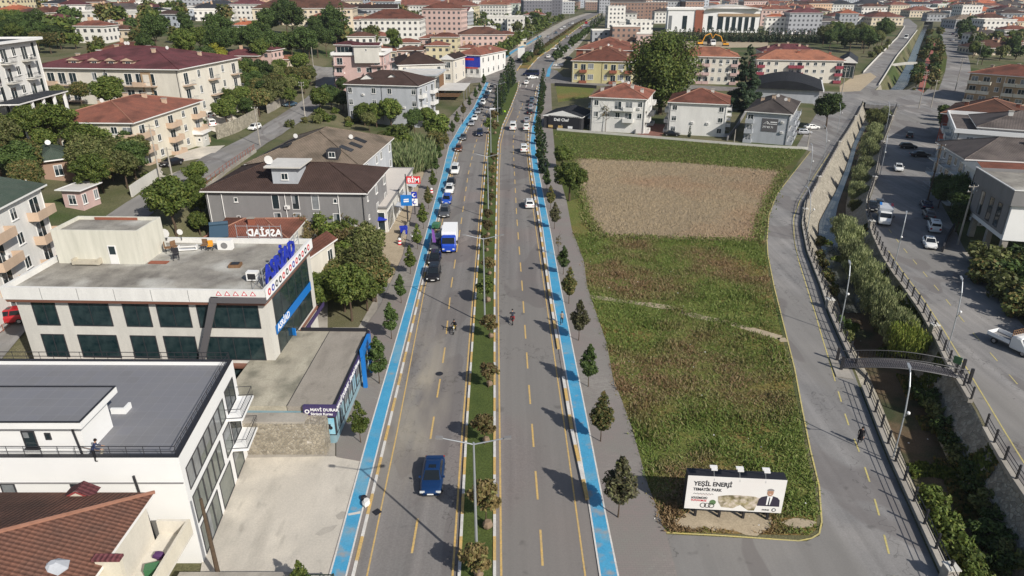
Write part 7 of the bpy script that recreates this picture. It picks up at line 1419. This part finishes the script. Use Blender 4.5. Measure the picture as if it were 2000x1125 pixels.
grove([(400, 170), (440, 150), (520, 155), (600, 150), (608, 168), (560, 205), (520, 228), (450, 258), (410, 215)], 42, ['big6', 'big2', 'big0', 'big3', 'big5'], .75, 1.15, 'on the slope above the hill street', 3.6)
grove([(420, 100), (520, 105), (640, 110), (640, 140), (560, 140), (430, 120)], 15, ['big1', 'big0', 'big5', 'big1'], 1.05, 1.5, 'in the wood left of the pink block', 6)
grove([(600, 150), (620, 200), (575, 212), (540, 205), (520, 180), (560, 150)], 9, ['big6', 'big2', 'bush2', 'big3'], .7, 1.1, 'at the upper bend of the hill street', 4)
grove([(150, 100), (250, 95), (290, 120), (250, 128), (160, 118)], 5, ['big0', 'big3'], .6, .8, 'behind the left half of the maroon roof', 6)
grove([(160, 240), (215, 330), (290, 350), (300, 330), (290, 312), (180, 300), (60, 300)], 12, ['big6', 'bush2', 'bush0', 'bush0'], .5, .7, 'in the gardens below the cream apartment block', 4)
grove([(360, 395), (395, 372), (400, 440), (395, 462), (370, 450)], 4, ['big6', 'big0'], .5, .7, 'beside the left end of the grey block', 3)
grove([(180, 215), (170, 190), (90, 225), (40, 262), (60, 285), (110, 250)], 9, ['big3', 'big2', 'bush2'], .6, .9, 'by the black garden fence', 4)
grove([(640, 170), (670, 168), (672, 230), (640, 235)], 6, ['big6', 'big5'], .6, .9, 'left of the white apartment block', 4)
grove([(645, 66), (560, 70), (520, 75), (540, 90), (690, 90), (690, 80)], 8, ['big1', 'conifer1', 'big5'], 1.2, 1.7, 'in front of the long school roof', 12)
grove([(0, 62), (60, 70), (100, 88), (130, 96), (60, 95), (0, 95)], 14, ['big1', 'big5', 'big0'], 1.0, 1.4, 'in the top left corner', 7)
grove([(240, 88), (245, 62), (440, 58), (440, 90), (300, 95)], 12, ['big0', 'big2', 'big5', 'big3'], .8, 1.2, 'between the maroon roof and the school', 7)
grove([(60, 108), (90, 92), (150, 92), (150, 100), (100, 112)], 5, ['big6', 'big3'], .8, 1.1, 'at the left end of the maroon roof', 5)
grove([(755, 104), (775, 100), (775, 92), (757, 92)], 2, ['big5', 'big0'], .9, 1.1, 'behind the dark brown roof', 6)
grove([(900, 140), (925, 140), (950, 128), (990, 110), (985, 122), (940, 145)], 8, ['big5', 'big6'], .5, .7, 'in front of the corner shop', 4)
grove([(545, 262), (620, 215), (680, 225), (840, 245), (865, 285), (850, 330), (745, 300), (735, 255), (600, 240)], 42, ['bush0', 'bush2', 'bush3', 'bush1', 'big6', 'bush2', 'bush0'], .8, 1.5, 'in the overgrown plot', 2.8)
tl('big5', 810, 262, .9, 'dark bushy tree against the right end of the white apartment block'); tl('big6', 835, 250, .95, 'green tree beside the slatted yard left of the boulevard'); tl('big3', 852, 300, .8, 'brownish tree at the edge of the boulevard pavement'); tl('big6', 630, 215, .7, 'light green tree left of the white apartment block'); tl('big2', 722, 258, .75, 'big olive bush in the middle of the overgrown plot')
grove([(0, 275), (70, 270), (160, 290), (280, 300), (300, 340), (240, 380), (180, 400), (120, 380), (60, 400), (0, 350)], 30, ['big6', 'big0', 'big5', 'big3', 'big2'], .7, 1.05, 'around the cottage on the left', 3.8)
grove([(600, 480), (640, 470), (700, 480), (735, 520), (750, 560), (740, 600), (690, 632), (600, 632), (625, 580), (660, 540)], 23, ['big0', 'big6', 'big3', 'bare0', 'big2', 'big6'], .65, 1.0, 'between the shop and the office', 2.8)
tl('bare0', 672, 470, 1.3, 'tall half-bare tree in front of the grey apartment block'); tl('big6', 735, 590, .62, 'dark green tree beside the left pavement near the shop annex')
grove([(0, 500), (40, 490), (60, 520), (30, 540)], 3, ['bush2', 'bush0'], .9, 1.2, 'below the utility pole', 2)
grove([(1880, 545), (1920, 520), (2000, 520), (2060, 560), (2060, 690), (2010, 640), (1955, 590)], 22, ['bush1', 'bush3', 'bush2'], 1.7, 2.4, 'beside the right river street', 2.6)
grove([(1825, 392), (1838, 380), (1870, 420), (1885, 470), (1862, 452), (1845, 435)], 7, ['big5', 'big1'], .5, .7, 'against the row houses in shade', 2.5)
tl('orn2', 1838, 378, 1.3, 'small tree with pale leaves in front of the row house')
grove([(1838, 225), (1865, 240), (1850, 270), (1836, 260)], 5, ['big5', 'big6'], .5, .7, 'left of the white villa', 4)
grove([(1812, 190), (1820, 130), (1826, 80), (1838, 62), (1840, 80), (1832, 130), (1825, 185)], 14, ['big3', 'orn0', 'big5'], .5, .8, 'in the strip park by the stream', 6)
grove([(1792, 190), (1802, 130), (1812, 100), (1820, 60), (1815, 58), (1805, 100), (1795, 130), (1782, 185)], 12, ['big3', 'bush3', 'big5'], .6, .85, 'on the stream bank by the red path', 6)
grove([(1895, 135), (1895, 95), (1990, 85), (2000, 125), (1920, 133)], 14, ['big6', 'big2', 'big5'], .9, 1.2, 'behind the balcony apartments', 9)
grove([(1880, 85), (1870, 60), (1900, 55), (1900, 90)], 7, ['big5', 'big1'], .9, 1.3, 'along the far right street', 12)
grove([(1600, 92), (1620, 75), (1700, 72), (1735, 62), (1730, 85), (1700, 115), (1670, 110), (1640, 100)], 24, ['big0', 'big2', 'big5', 'big1'], 1.0, 1.45, 'left of the far riverside road', 6)
grove([(1700, 130), (1735, 90), (1750, 72), (1735, 70), (1700, 112)], 7, ['bush2', 'bush3'], 1.3, 1.8, 'on the slope beside the far road', 7)
grove([(1010, 100), (1045, 70), (1085, 45), (1075, 30), (1035, 38), (1005, 62)], 16, ['big0', 'big2', 'big6', 'big5'], .9, 1.3, 'left of the far boulevard', 11)
for i in range(34): p = G(1318+i*8.9, 79+(i % 2)*1.5+i*.12); tree('hedge0', p, random.uniform(.85, 1.0), None, 'conifers of the tall hedge', 'tree', 'conifer', tpl='hedge conifer before the white office centre, {n} from the left', key='hedge')
for i in range(9): p = G(706+i*9.6, 44+i*-.4); tree('hedge0', p, random.uniform(1., 1.3), None, 'conifers beside the school', 'tree', 'conifer', tpl='dark conifer of the hedge right of the long school, {n} from the left', key='hedge2')
for i, (x, y, s) in enumerate(((1032, 122, 1.2), (1024, 124, .9), (1050, 108, 1.5), (1056, 104, 1.4), (1086, 121, 1.2), (1092, 113, 1.4), (1103, 106, 1.1), (1117, 94, 1.3), (1121, 89, 1.3), (1128, 84, 1.3), (1135, 78, 1.2), (1142, 73, 1.3), (1148, 68, 1.2), (1155, 60, 1.4), (1162, 54, 1.4), (1168, 48, 1.4), (1175, 42, 1.4))): tree('conifer1' if s > 1.3 else 'big5', G(x, y), s*.55, None, 'trees lining the far boulevard', 'tree', 'tree', tpl='dark tree beside the far boulevard, {n} from the left', key='fb')
for i in range(30):
    t = i/30; y = 124*(1-t)**1.25+40*(1-(1-t)**1.25)+3; a, c = xa(U_ML, y), xa(U_MR, y); p = G((a*.35+c*.65), y, .12); tree('orn0', p, 1.15, None, 'rust-coloured bushes on the far median', 'bush', 'bush', tpl='rust-coloured bush on the far median, {n} from the left', key='fm')
for i in range(20):
    y = 126-i*4.4; p = G(xa(U_SL, y)-1, y, .1); tree('street2', p, .9, None, 'trees on the far left pavement', 'tree', 'tree', tpl='small tree on the far left pavement, {n} from the left', key='fs')
# reeds: nobody could count them
b = MB(); k = b.mi(L_['reed'])
RP = [G(*p) for p in ((742, 338), (735, 300), (760, 292), (800, 285), (845, 300), (852, 330), (800, 345))]
xs, yv = [p.x for p in RP], [p.y for p in RP]; RPp = [(p.x, p.y) for p in RP]; n = 0
while n < 9000:
    x, y = random.uniform(min(xs), max(xs)), random.uniform(min(yv), max(yv))
    if not inpoly(x, y, RPp): continue
    n += 1; h_ = random.uniform(2.2, 4.2); z = random.uniform(.0, 1.) ; a = random.uniform(0, 6.28); w_ = .05; dx, dy = cos(a)*w_, sin(a)*w_; lx, ly = random.uniform(-.6, .6), random.uniform(-.6, .6)
    i = len(b.v); b.v += [(x-dx, y-dy, z), (x+dx, y+dy, z), (x+lx+dx, y+ly+dy, z+h_*.8), (x+lx*1.8, y+ly*1.8, z+h_)]; b.f.append([i, i+1, i+2, i+3]); b.m.append(k)
tag(b.build('reeds'), 'dense grey-green reed bed beside the left pavement', 'reeds', kind='stuff')
# meadow grass tufts
random.seed(5)
MP = [(G(*p).x, G(*p).y) for p in GR[:9]+[(1107, 395), (1138, 384), (1150, 430), (1170, 463), (1300, 468), (1478, 472), (1492, 470), (1495, 500), (1505, 560), (1524, 640), (1543, 720), (1558, 800), (1574, 880), (1590, 950), (1596, 1000), (1593, 1033), (1578, 1044)]]
b = MB(); gm = [b.mi(x) for x in (leafmat('grass_green', (.09, .145, .025), (.145, .2, .04), (.22, .25, .08)), leafmat('grass_olive', (.16, .15, .05), (.22, .2, .075), (.28, .25, .12)), leafmat('grass_brown', (.18, .12, .06), (.26, .17, .085), (.32, .24, .14)), leafmat('grass_lime', (.13, .19, .035), (.2, .25, .06), (.27, .3, .1)))]; n = 0; x0, x1 = min(p[0] for p in MP), max(p[0] for p in MP)
from mathutils import noise
PPs = [Vector((p.x, p.y)) for p in PP]
from mathutils.geometry import intersect_point_line
def geo(p, a, c):
    q, t = intersect_point_line(p, a, c); return a if t < 0 else c if t > 1 else Vector((q[0], q[1]))
BARE = [(G(1392, 1008), 2.3, 1.5), (G(1455, 1018), 2.1, 1.4), (G(1345, 1022), 1.3, .6), (G(1560, 1022), 1.3, .5)]
while n < 90000:
    y = 40+70*random.random()**1.25; x = random.uniform(x0, x1)
    if not inpoly(x, y, MP): continue
    if 52 < y < 75 and min((Vector((x, y))-geo(Vector((x, y)), A2, B2)).length for A2, B2 in zip(PPs, PPs[1:])) < .8: continue
    if any(((x-c.x)/c2)**2+((y-c.y)/c3_)**2 < 1 for c, c2, c3_ in BARE): continue
    v = noise.noise(Vector((x*.09, y*.07, 3))); v2 = noise.noise(Vector((x*.35, y*.35, 9)))
    if v2 < -.25 and random.random() < .6: continue
    x += random.gauss(0, .22); n += 1; dg = abs((x-10.5)-(y-40)*.32)/9; q = v*1.7-.22+random.uniform(-.25, .25)+.3*v2+.42*max(0, 1-dg); m_ = gm[2] if q > .27 else gm[1] if q > -.12 else gm[0] if q > -.5 else gm[3 if random.random() < .35 else 0]
    h_ = random.uniform(.06, .26)*(1+2.2*max(0, v2)); a = random.uniform(0, 6.28); w_ = random.uniform(.03, .07); dx, dy = cos(a)*w_, sin(a)*w_; lx, ly = random.uniform(-.3, .3), random.uniform(-.3, .3)
    i = len(b.v); b.v += [(x-dx, y-dy, 0), (x+dx, y+dy, 0), (x+lx+dx*.6, y+ly+dy*.6, h_), (x+lx-dx*.6, y+ly-dy*.6, h_*.9)]; b.f.append([i, i+1, i+2, i+3]); b.m.append(m_)
edge = [(1122, 309), (1330, 316), (1532, 334), (1510, 372), (1488, 420), (1478, 471), (1300, 467), (1170, 462), (1150, 430), (1136, 380), (1122, 309)]
EP = [G(*p) for p in edge]
for i in range(26000):                                      # ragged weeds round the ploughed field, short grass on the green one
    if i < 9000: k3 = random.randrange(len(EP)-1); p = EP[k3].lerp(EP[k3+1], random.random()); x, y = p.x+random.gauss(0, .6), p.y+random.gauss(0, .9); hh = random.uniform(.12, .4)
    else:
        t = random.random(); u = random.random(); p0 = G(1082+t*490, 260+t*31); p1 = G(1120+t*410, 306+t*26); p = p0.lerp(p1, u); x, y = p.x, p.y; hh = random.uniform(.08, .22)
    a = random.uniform(0, 6.28); dx, dy = cos(a)*.1, sin(a)*.1; lx, ly = random.uniform(-.3, .3), random.uniform(-.3, .3); j = len(b.v); b.v += [(x-dx, y-dy, 0), (x+dx, y+dy, 0), (x+lx+dx*.6, y+ly+dy*.6, hh), (x+lx-dx*.6, y+ly-dy*.6, hh*.9)]; b.f.append([j, j+1, j+2, j+3]); b.m.append(random.choice((gm[0], gm[0], gm[1], gm[1] if i < 9000 else gm[0])))
tag(b.build('meadow_grass'), 'rough green and brown meadow grass between the boulevard and the riverside road', 'grass', kind='stuff')
b = MB(); n = 0; sp_ = [(G(*p).x, G(*p).y) for p in ((1122, 309), (1330, 316), (1532, 334), (1510, 372), (1488, 420), (1478, 471), (1300, 467), (1170, 462), (1150, 430), (1136, 380))]; k = b.mi(soil); x0, x1 = min(p[0] for p in sp_), max(p[0] for p in sp_); y0, y1 = min(p[1] for p in sp_), max(p[1] for p in sp_)
while n < 26000:
    x, y = random.uniform(x0, x1), random.uniform(y0, y1)
    if not inpoly(x, y, sp_): continue
    n += 1; r_ = random.uniform(.08, .26); i = len(b.v); a = random.uniform(0, 2); b.v += [(x+r_*cos(a+t*2.09), y+r_*sin(a+t*2.09), 0) for t in range(3)]+[(x, y, r_*.9)]; 
    for f in ((0, 1, 3), (1, 2, 3), (2, 0, 3)): b.f.append([i+j for j in f]); b.m.append(k)
tag(b.build('soil_clods'), 'rough clods covering the ploughed field', 'soil', kind='stuff')
b = MB(); n = 0
for _ in range(46):                                         # scraps of paper and plastic
    if random.random() < .6: x, y = random.uniform(11, 24), random.uniform(40, 110); z = .3 if inpoly(x, y, MP) else .12
    else: y = random.uniform(38, 110); x = xat(cWF, y)+random.uniform(.5, 6); z = -3.85
    r_ = random.uniform(.04, .11); a = random.uniform(0, 3); b.face([(x+r_*cos(a+t*1.57)*random.uniform(.6, 1.2), y+r_*sin(a+t*1.57), z+random.uniform(0, .06)) for t in range(4)], WH)
tag(b.build('litter'), 'scattered white scraps of litter in the meadow and the river bed', 'litter', kind='stuff')
# river bed weeds
b = MB(); k1, k2 = b.mi(L_['green']), b.mi(L_['mixed']); n = 0
while n < 9000:
    y = random.uniform(34, 120); a, c = xat(cWF, y), xat(cET, y); t = random.random(); x = a+(c-a)*t
    v = noise.noise(Vector((x*.2, y*.2, 1)))
    if v < (.3 if t < .45 else .0 if t < .75 else .2): continue
    ef = xat(cEF, y); z = -4 if x < ef else -4+4*(x-ef)/max(.1, c-ef); n += 1
    h_ = random.uniform(.15, .5); q = random.uniform(0, 6.28); dx, dy = cos(q)*.12, sin(q)*.12; i = len(b.v); b.v += [(x-dx, y-dy, z), (x+dx, y+dy, z), (x+dx*1.5, y+dy+.1, z+h_), (x-dx, y-dy+.1, z+h_)]; b.f.append([i, i+1, i+2, i+3]); b.m.append(k1 if v > .3 else k2)
tag(b.build('river_weeds'), 'low weeds and grass growing in the river bed', 'weeds', kind='stuff')
# ================================================================== the town further out
random.seed(23)
FH = []                                                     # taken ground, as circles
for o in list(S.objects):
    if o.parent is None and o.get('category') and o.location.y > 60: FH.append((o.location.x, o.location.y, 11))
def farhouse(x, y, z, w, d, fl, rk, wk, rz, roof='hip', name='house', into=None):
    h = fl*3.1; m = into or MB(); c, s = cos(rz), sin(rz); n0 = len(m.v)
    m.box(-w/2, w/2, -d/2, d/2, -3, h, FW[wk])
    if roof == 'flat': rb_ = roof_mesh(w, d, h, 'flat', .6, FRM[rk], .2, FW['white'])
    else: rb_ = roof_mesh(w, d, h, roof, min(w, d)*.22, FRM[rk], .6, framew)
    rb_.v = [(a-w/2, b_-d/2, e) for a, b_, e in rb_.v]
    if into is not None:
        n = len(m.v); m.v += rb_.v; m.f += [[n+i for i in f] for f in rb_.f]; m.m += [m.mi(rb_.mats[i]) for i in rb_.m]
        m.v = m.v[:n0]+[(x+a*c-b_*s, y+a*s+b_*c, z+e) for a, b_, e in m.v[n0:]]; return None
    r = empty(name, (x, y, z), rz, None, 'building'); m.build('wall', r); q = rb_.build('roof', r)
    if random.random() < .8 and roof != 'flat':
        for _ in range(random.choice((1, 2, 3))): e = MB(); a, c_ = random.uniform(-w*.3, w*.3), random.uniform(-d*.15, d*.15); e.box(a-.5, a+.5, c_-.4, c_+.4, h+.6, h+min(w, d)*.22+1.2, FW['peach']); e.build('chimney', q)
    return r
CN = {'orange': 'orange-red tiled', 'bright': 'bright orange tiled', 'maroon': 'maroon', 'brown': 'dark brown', 'tan': 'tan', 'old': 'weathered red', 'terracotta': 'terracotta', 'slate': 'dark slate', 'grey': 'grey-brown', 'flat': 'flat grey', 'whiteflat': 'flat white'}
# x, y of the foot of the front, width in photo pixels, floors, roof, walls
HB = [(705, 100, 50, 2, 'old', 'white'), (748, 116, 46, 1, 'orange', 'cream'), (800, 114, 50, 1, 'old', 'pink'), (828, 112, 40, 1, 'orange', 'white'), (915, 108, 34, 1, 'orange', 'cream'), (855, 118, 44, 2, 'orange', 'yellow'), (702, 62, 40, 2, 'orange', 'white'), (640, 58, 70, 2, 'orange', 'white'), (560, 22, 80, 3, 'orange', 'white'), (480, 20, 60, 3, 'old', 'white'), (1045, 44, 40, 2, 'orange', 'white'), (1010, 90, 36, 1, 'whiteflat', 'cream'), (60, 52, 60, 2, 'old', 'cream'), (25, 36, 60, 3, 'orange', 'white'), (250, 58, 50, 1, 'orange', 'white'), (300, 46, 50, 2, 'slate', 'white'), (1180, 98, 40, 1, 'whiteflat', 'grey'), (1230, 62, 40, 2, 'flat', 'white'), (1300, 46, 44, 3, 'grey', 'white'), (1620, 60, 40, 2, 'grey', 'dark'), (1600, 36, 44, 2, 'old', 'cream'), (1800, 34, 50, 2, 'orange', 'cream'), (1905, 66, 44, 1, 'orange', 'grey'), (1995, 60, 50, 2, 'bright', 'cream'), (1985, 46, 60, 2, 'orange', 'white'), (1850, 34, 40, 2, 'brown', 'cream'), (1930, 92, 60, 2, 'grey', 'white'), (92, 50, 72, 2, 'orange', 'cream'), (208, 50, 158, 2, 'flat', 'white'), (180, 84, 66, 2, 'orange', 'white'), (112, 66, 46, 2, 'maroon', 'grey'), (230, 74, 50, 1, 'old', 'cream'), (60, 30, 50, 2, 'orange', 'cream'), (130, 24, 45, 2, 'slate', 'pink'), (170, 22, 60, 2, 'bright', 'white'), (285, 34, 55, 2, 'maroon', 'white'), (346, 26, 66, 3, 'orange', 'pink'), (330, 54, 46, 2, 'brown', 'blue'), (395, 30, 34, 2, 'grey', 'grey'), (425, 30, 70, 2, 'slate', 'pink'), (485, 40, 62, 3, 'maroon', 'white'), (482, 64, 52, 1, 'bright', 'white'), (590, 52, 190, 3, 'old', 'cream'), (650, 26, 110, 2, 'orange', 'white'), (750, 28, 96, 2, 'orange', 'white'), (240, 118, 90, 1, 'orange', 'cream'), (520, 134, 40, 2, 'maroon', 'pink'), (472, 128, 75, 1, 'maroon', 'brown'), (556, 134, 30, 1, 'terracotta', 'cream'), (765, 74, 115, 3, 'orange', 'white'), (868, 72, 78, 5, 'orange', 'pink'), (818, 32, 110, 3, 'orange', 'white'), (890, 42, 85, 4, 'orange', 'yellow'), (975, 32, 75, 4, 'orange', 'green'), (988, 60, 72, 3, 'flat', 'white'), (930, 76, 75, 2, 'flat', 'blue'), (730, 84, 58, 1, 'orange', 'white'), (795, 98, 46, 1, 'orange', 'white'), (870, 98, 52, 2, 'orange', 'yellow'), (940, 92, 90, 2, 'old', 'pink'), (988, 78, 38, 1, 'orange', 'peach'), (1008, 62, 32, 3, 'whiteflat', 'white'), (1022, 24, 60, 3, 'orange', 'white'), (1098, 27, 46, 4, 'flat', 'grey'), (840, 88, 40, 1, 'orange', 'pink'),
      (1202, 55, 34, 5, 'flat', 'white'), (1178, 82, 44, 2, 'whiteflat', 'grey'), (1222, 86, 54, 3, 'whiteflat', 'brown'), (1250, 70, 46, 3, 'flat', 'white'), (1222, 50, 46, 3, 'grey', 'white'), (1260, 90, 30, 2, 'whiteflat', 'pink'), (1290, 30, 60, 3, 'old', 'brown'), (1240, 32, 60, 4, 'flat', 'dark'), (1195, 26, 50, 5, 'flat', 'grey'), (1350, 16, 70, 3, 'slate', 'blue'), (1450, 14, 60, 2, 'slate', 'grey'), (1516, 60, 38, 3, 'bright', 'white'), (1572, 62, 62, 4, 'maroon', 'grey'), (1560, 28, 50, 3, 'brown', 'yellow'), (1520, 20, 38, 3, 'flat', 'white'), (1645, 26, 44, 3, 'slate', 'white'), (1702, 26, 56, 3, 'slate', 'blue'), (1658, 48, 68, 2, 'orange', 'white'), (1732, 50, 62, 2, 'orange', 'cream'), (1790, 18, 40, 3, 'maroon', 'pink'), (1830, 42, 36, 2, 'grey', 'grey'), (1880, 36, 60, 2, 'whiteflat', 'grey'), (1920, 36, 56, 2, 'bright', 'blue'), (1890, 56, 60, 2, 'tan', 'grey'), (1948, 68, 62, 3, 'whiteflat', 'white'), (1940, 52, 50, 2, 'old', 'pink'), (1985, 80, 50, 2, 'orange', 'white'), (1950, 108, 90, 1, 'old', 'cream'), (1975, 30, 60, 3, 'grey', 'cream'), (1970, 96, 70, 1, 'orange', 'pink'), (1870, 24, 70, 2, 'whiteflat', 'grey'), (1930, 20, 60, 2, 'bright', 'pink'), (1755, 28, 40, 3, 'orange', 'cream')]
bl_ = []
for i, (x, y, wp, fl, rk, wk) in enumerate(HB):
    p = T(x, y); pm = F/((p+Vector((0, 0, base(p.y)-H))).dot(Vector((0, cos(TH), -sin(TH))))); w = wp/pm; dd = max(9, min(w*.7, 26)); rz = random.uniform(-.2, .1)
    r = farhouse(p.x, p.y+dd/2, p.z, w, dd, fl, rk, wk, rz, 'flat' if 'flat' in rk else 'hip'); FH.append((p.x, p.y+dd/2, max(w, dd)*.62))
    later(r, '%s-walled building with %s roof in the mid-distance town, {n} from the left' % (wk, CN[rk]), 'mid'+wk+rk)
def free(x, y, r):
    return all((x-a)**2+(y-c)**2 > (r+q)**2*.8 for a, c, q in FH)
def onroad(x, y, mg=10):
    px, py = PX((x, y, 0))
    if y < 60: return True
    pm = F/max(30, y)
    if py > 20 and xa(U_SL, max(py, 22))-mg*pm < px < xa(U_SR, max(py, 22))+mg*pm: return True
    if y < 1000 and xat(cWT, y)-32 < x < xat(cET, y)+40: return True
    return False
stuffh = MB(); cnt = 0; Y = 300.
cand = []
while Y < 2600:
    st = 32 if Y < 900 else 36 if Y < 1500 else 46
    X = -Y*.80-40
    while X < Y*.80+40:
        cand.append((X+random.uniform(-5, 5), Y+random.uniform(-5, 5))); X += st
    Y += st*.95
green = [[(0, 60), (0, 100), (70, 100), (140, 95), (100, 70)], [(250, 160), (300, 60), (440, 60), (640, 55), (700, 140), (600, 260), (400, 260)], [(1300, 75), (1300, 110), (1620, 110), (1760, 90), (1760, 60), (1600, 70)], [(995, 115), (1000, 45), (1120, 28), (1180, 25), (1100, 60), (1050, 120)], [(1080, 130), (1180, 50), (1300, 50), (1500, 60), (1500, 300), (1100, 300)], [(1500, 60), (1760, 55), (1920, 60), (1900, 300), (1500, 300)], [(1890, 90), (2010, 85), (2010, 140), (1890, 140)], [(600, 130), (700, 100), (960, 60), (1010, 110), (960, 300), (600, 300)]]
fart = []
for x, y in cand:
    z = hz(x, y); px, py = PX((x, y, z))
    if py < -8 or px < -60 or px > 2060 or onroad(x, y): continue
    if any(inpoly(px, py, g) for g in green): continue
    if py > (47 if px < 1000 else 40 if px < 1500 else 52): fart += [(x, y, z)] if random.random() < .5 and px < 1000 else []; continue
    w, d_ = random.choice((random.uniform(14, 22), random.uniform(22, 34))), random.uniform(12, 17)
    if random.random() < (.3 if y < 900 else .28): fart.append((x, y, z)); continue
    if not free(x, y, 8 if y < 1000 else 2): continue
    urban = abs(px-1200) < 170 or (700 < px < 1000 and py < 30)
    rk = random.choice(['orange', 'orange', 'maroon', 'old', 'terracotta', 'brown', 'bright', 'slate', 'grey', 'flat'] if not urban else ['flat', 'flat', 'slate', 'whiteflat', 'orange', 'grey']); wk = random.choice(['white', 'white', 'cream', 'grey', 'pink', 'peach', 'yellow', 'green', 'blue'] if not urban else ['grey', 'white', 'dark', 'blue', 'brown']); fl = random.choice((2, 2, 3, 3, 4)) if not urban else random.choice((3, 4, 5)); rz = random.uniform(-.35, .35)
    roof = 'flat' if 'flat' in rk else random.choice(('hip', 'hip', 'gable'))
    if cnt < 215:
        cnt += 1; r = farhouse(x, y, z, w, d_, fl, rk, wk, rz, roof); r['group'] = 'houses of the distant town'
        later(r, 'distant %d-storey %s house with %s roof, {n} from the left of its kind' % (fl, wk, CN[rk]), 'far%d%s%s' % (fl, wk, rk))
    else: farhouse(x, y, z, w, d_, fl, rk, wk, rz, roof, into=stuffh)
tag(stuffh.build('distant_houses'), 'mass of tiny distant houses along the horizon of the town', 'houses', kind='stuff')
stufft = MB(); nt = 0
for x, y, z in fart:
    for _ in range(2 if y < 900 else 3):
        xx, yy2 = x+random.uniform(-9, 9), y+random.uniform(-9, 9)
        if nt < 60: nt += 1; k = random.randrange(4); tree('far%d' % k, (xx, yy2, z), random.uniform(.9, 1.5), None, 'trees scattered through the distant town', 'tree', 'tree', tpl='distant %s tree among houses, {n} from the left of its colour' % ('green', 'dark', 'olive', 'brownish')[k], key='ft%d' % k, whole=True)
        else:
            for __ in range(26): 
                dq = rdir(); c_ = Vector((xx, yy2, z+4.5))+Vector((dq.x*3.2, dq.y*3.2, dq.z*3)); u = rdir()*1.3; w_ = u.cross(rdir()).normalized()*1.2; i = len(stufft.v); stufft.v += [tuple(c_-u), tuple(c_+w_), tuple(c_+u), tuple(c_-w_)]; stufft.f.append([i, i+1, i+2, i+3]); stufft.m.append(stufft.mi(L_[random.choice(('dark', 'green', 'olive'))]))
allt = [o for o in S.objects if o.parent is None and o.get('category') == 'tree']
allt.sort(key=lambda o: -o.scale.z/max(40, o.location.y))
gone = set()
for o in allt[292:]:                                        # past three hundred trees the smallest become part of the mass
    me_ = o.data if o.type == 'MESH' else o.children[0].data; nm = me_.name
    src = TP['far%d' % (1 if any(k in nm for k in ('big1', 'big5', 'con', 'far_tree1')) else 2 if 'big2' in nm or 'tree2' in nm else 3 if any(k in nm for k in ('big3', 'orn', 'bare', 'tree3')) else 0)][0]
    lk = L_[('green', 'dark', 'olive', 'mixed')[int(src.name[8])]]; k_ = stufft.mi(lk); kb_ = stufft.mi(bark); M_ = Matrix.LocRotScale(o.location, o.rotation_euler, o.scale); n = len(stufft.v)
    stufft.v += [tuple(M_ @ v.co) for v in src.vertices]
    for p in src.polygons: stufft.f.append([n+i for i in p.vertices]); stufft.m.append(k_ if p.material_index == 0 else kb_)
    gone.add(o.name)
ORD[:] = [q for q in ORD if q[0].name not in gone]
for nm in gone:
    o = S.objects[nm]
    for c in list(o.children): bpy.data.objects.remove(c)
    bpy.data.objects.remove(o)
tag(stufft.build('distant_trees'), 'mass of distant trees between the far houses', 'trees', kind='stuff')
# ================================================================== labels that count along a row
from collections import defaultdict
rows_ = defaultdict(list)
bpy.context.view_layer.update()
for o, tpl, key in ORD: rows_[key].append((PX(o.location)[0], o, tpl))
for key, it in rows_.items():
    it.sort(key=lambda q: q[0])
    for i, (_, o, tpl) in enumerate(it):
        n = i+1; tens = ('twenty', 'thirty', 'forty', 'fifty', 'sixty')[min(4, max(0, n//10-2))]; nth = WORDS[i] if n <= 20 else tens+'-'+WORDS[n % 10-1] if n % 10 else tens[:-1]+'ieth'
        o['label'] = tpl.replace('{n}', nth) if len(it) > 1 else tpl.replace(', {n} from the left of its colour', '').replace(', {n} from the left of its kind', '').replace(', {n} from the left', '').replace('{n} ', '').replace(' from the left', '')
for r in CARS.values():                                     # the prototypes were only there to be copied
    for c in [k for ch in r.children for k in ch.children]+list(r.children)+[r]: bpy.data.objects.remove(c)
for o in [o for o in S.objects if o.get('label') == 'x']: bpy.data.objects.remove(o)

# ------------------------------------------------------------------ set everything on the climbing plain
def liftv(me, y0, d0, x=0):
    for v in me.vertices: v.co.z += base(v.co.y+y0)-d0
for o in list(S.objects):
    if o.parent or o.type in ('CAMERA', 'LIGHT'): continue
    y0 = o.location.y
    if o.type == 'MESH' and o.location.length < .01: liftv(o.data, 0, 0); continue
    o.location.z += base(y0)
    if o.name.split('.')[0] in ('river_fence', 'wall', 'fence') and y0 > 100:
        for c in o.children:
            if c.data.users > 1 or c.location.length > .01: c.location.z += base(c.location.y+y0)-base(y0)
            else: liftv(c.data, y0, base(y0))
# ------------------------------------------------------------------ the air
hm = bpy.data.materials.new('haze_air'); hm.use_nodes = True; hn = hm.node_tree.nodes; hl_ = hm.node_tree.links
hn.remove(hn['Principled BSDF']); pv = hn.new('ShaderNodeVolumePrincipled'); pv.inputs['Color'].default_value = (.8, .87, 1, 1); pv.inputs['Density'].default_value = .00009; pv.inputs['Anisotropy'].default_value = .2
hl_.new(pv.outputs[0], hn['Material Output'].inputs['Volume'])
m = MB(); m.box(-9100, 9100, -1000, 11100, -5, 60, hm); hz_ = m.build('haze'); tag(hz_, kind='stuff')
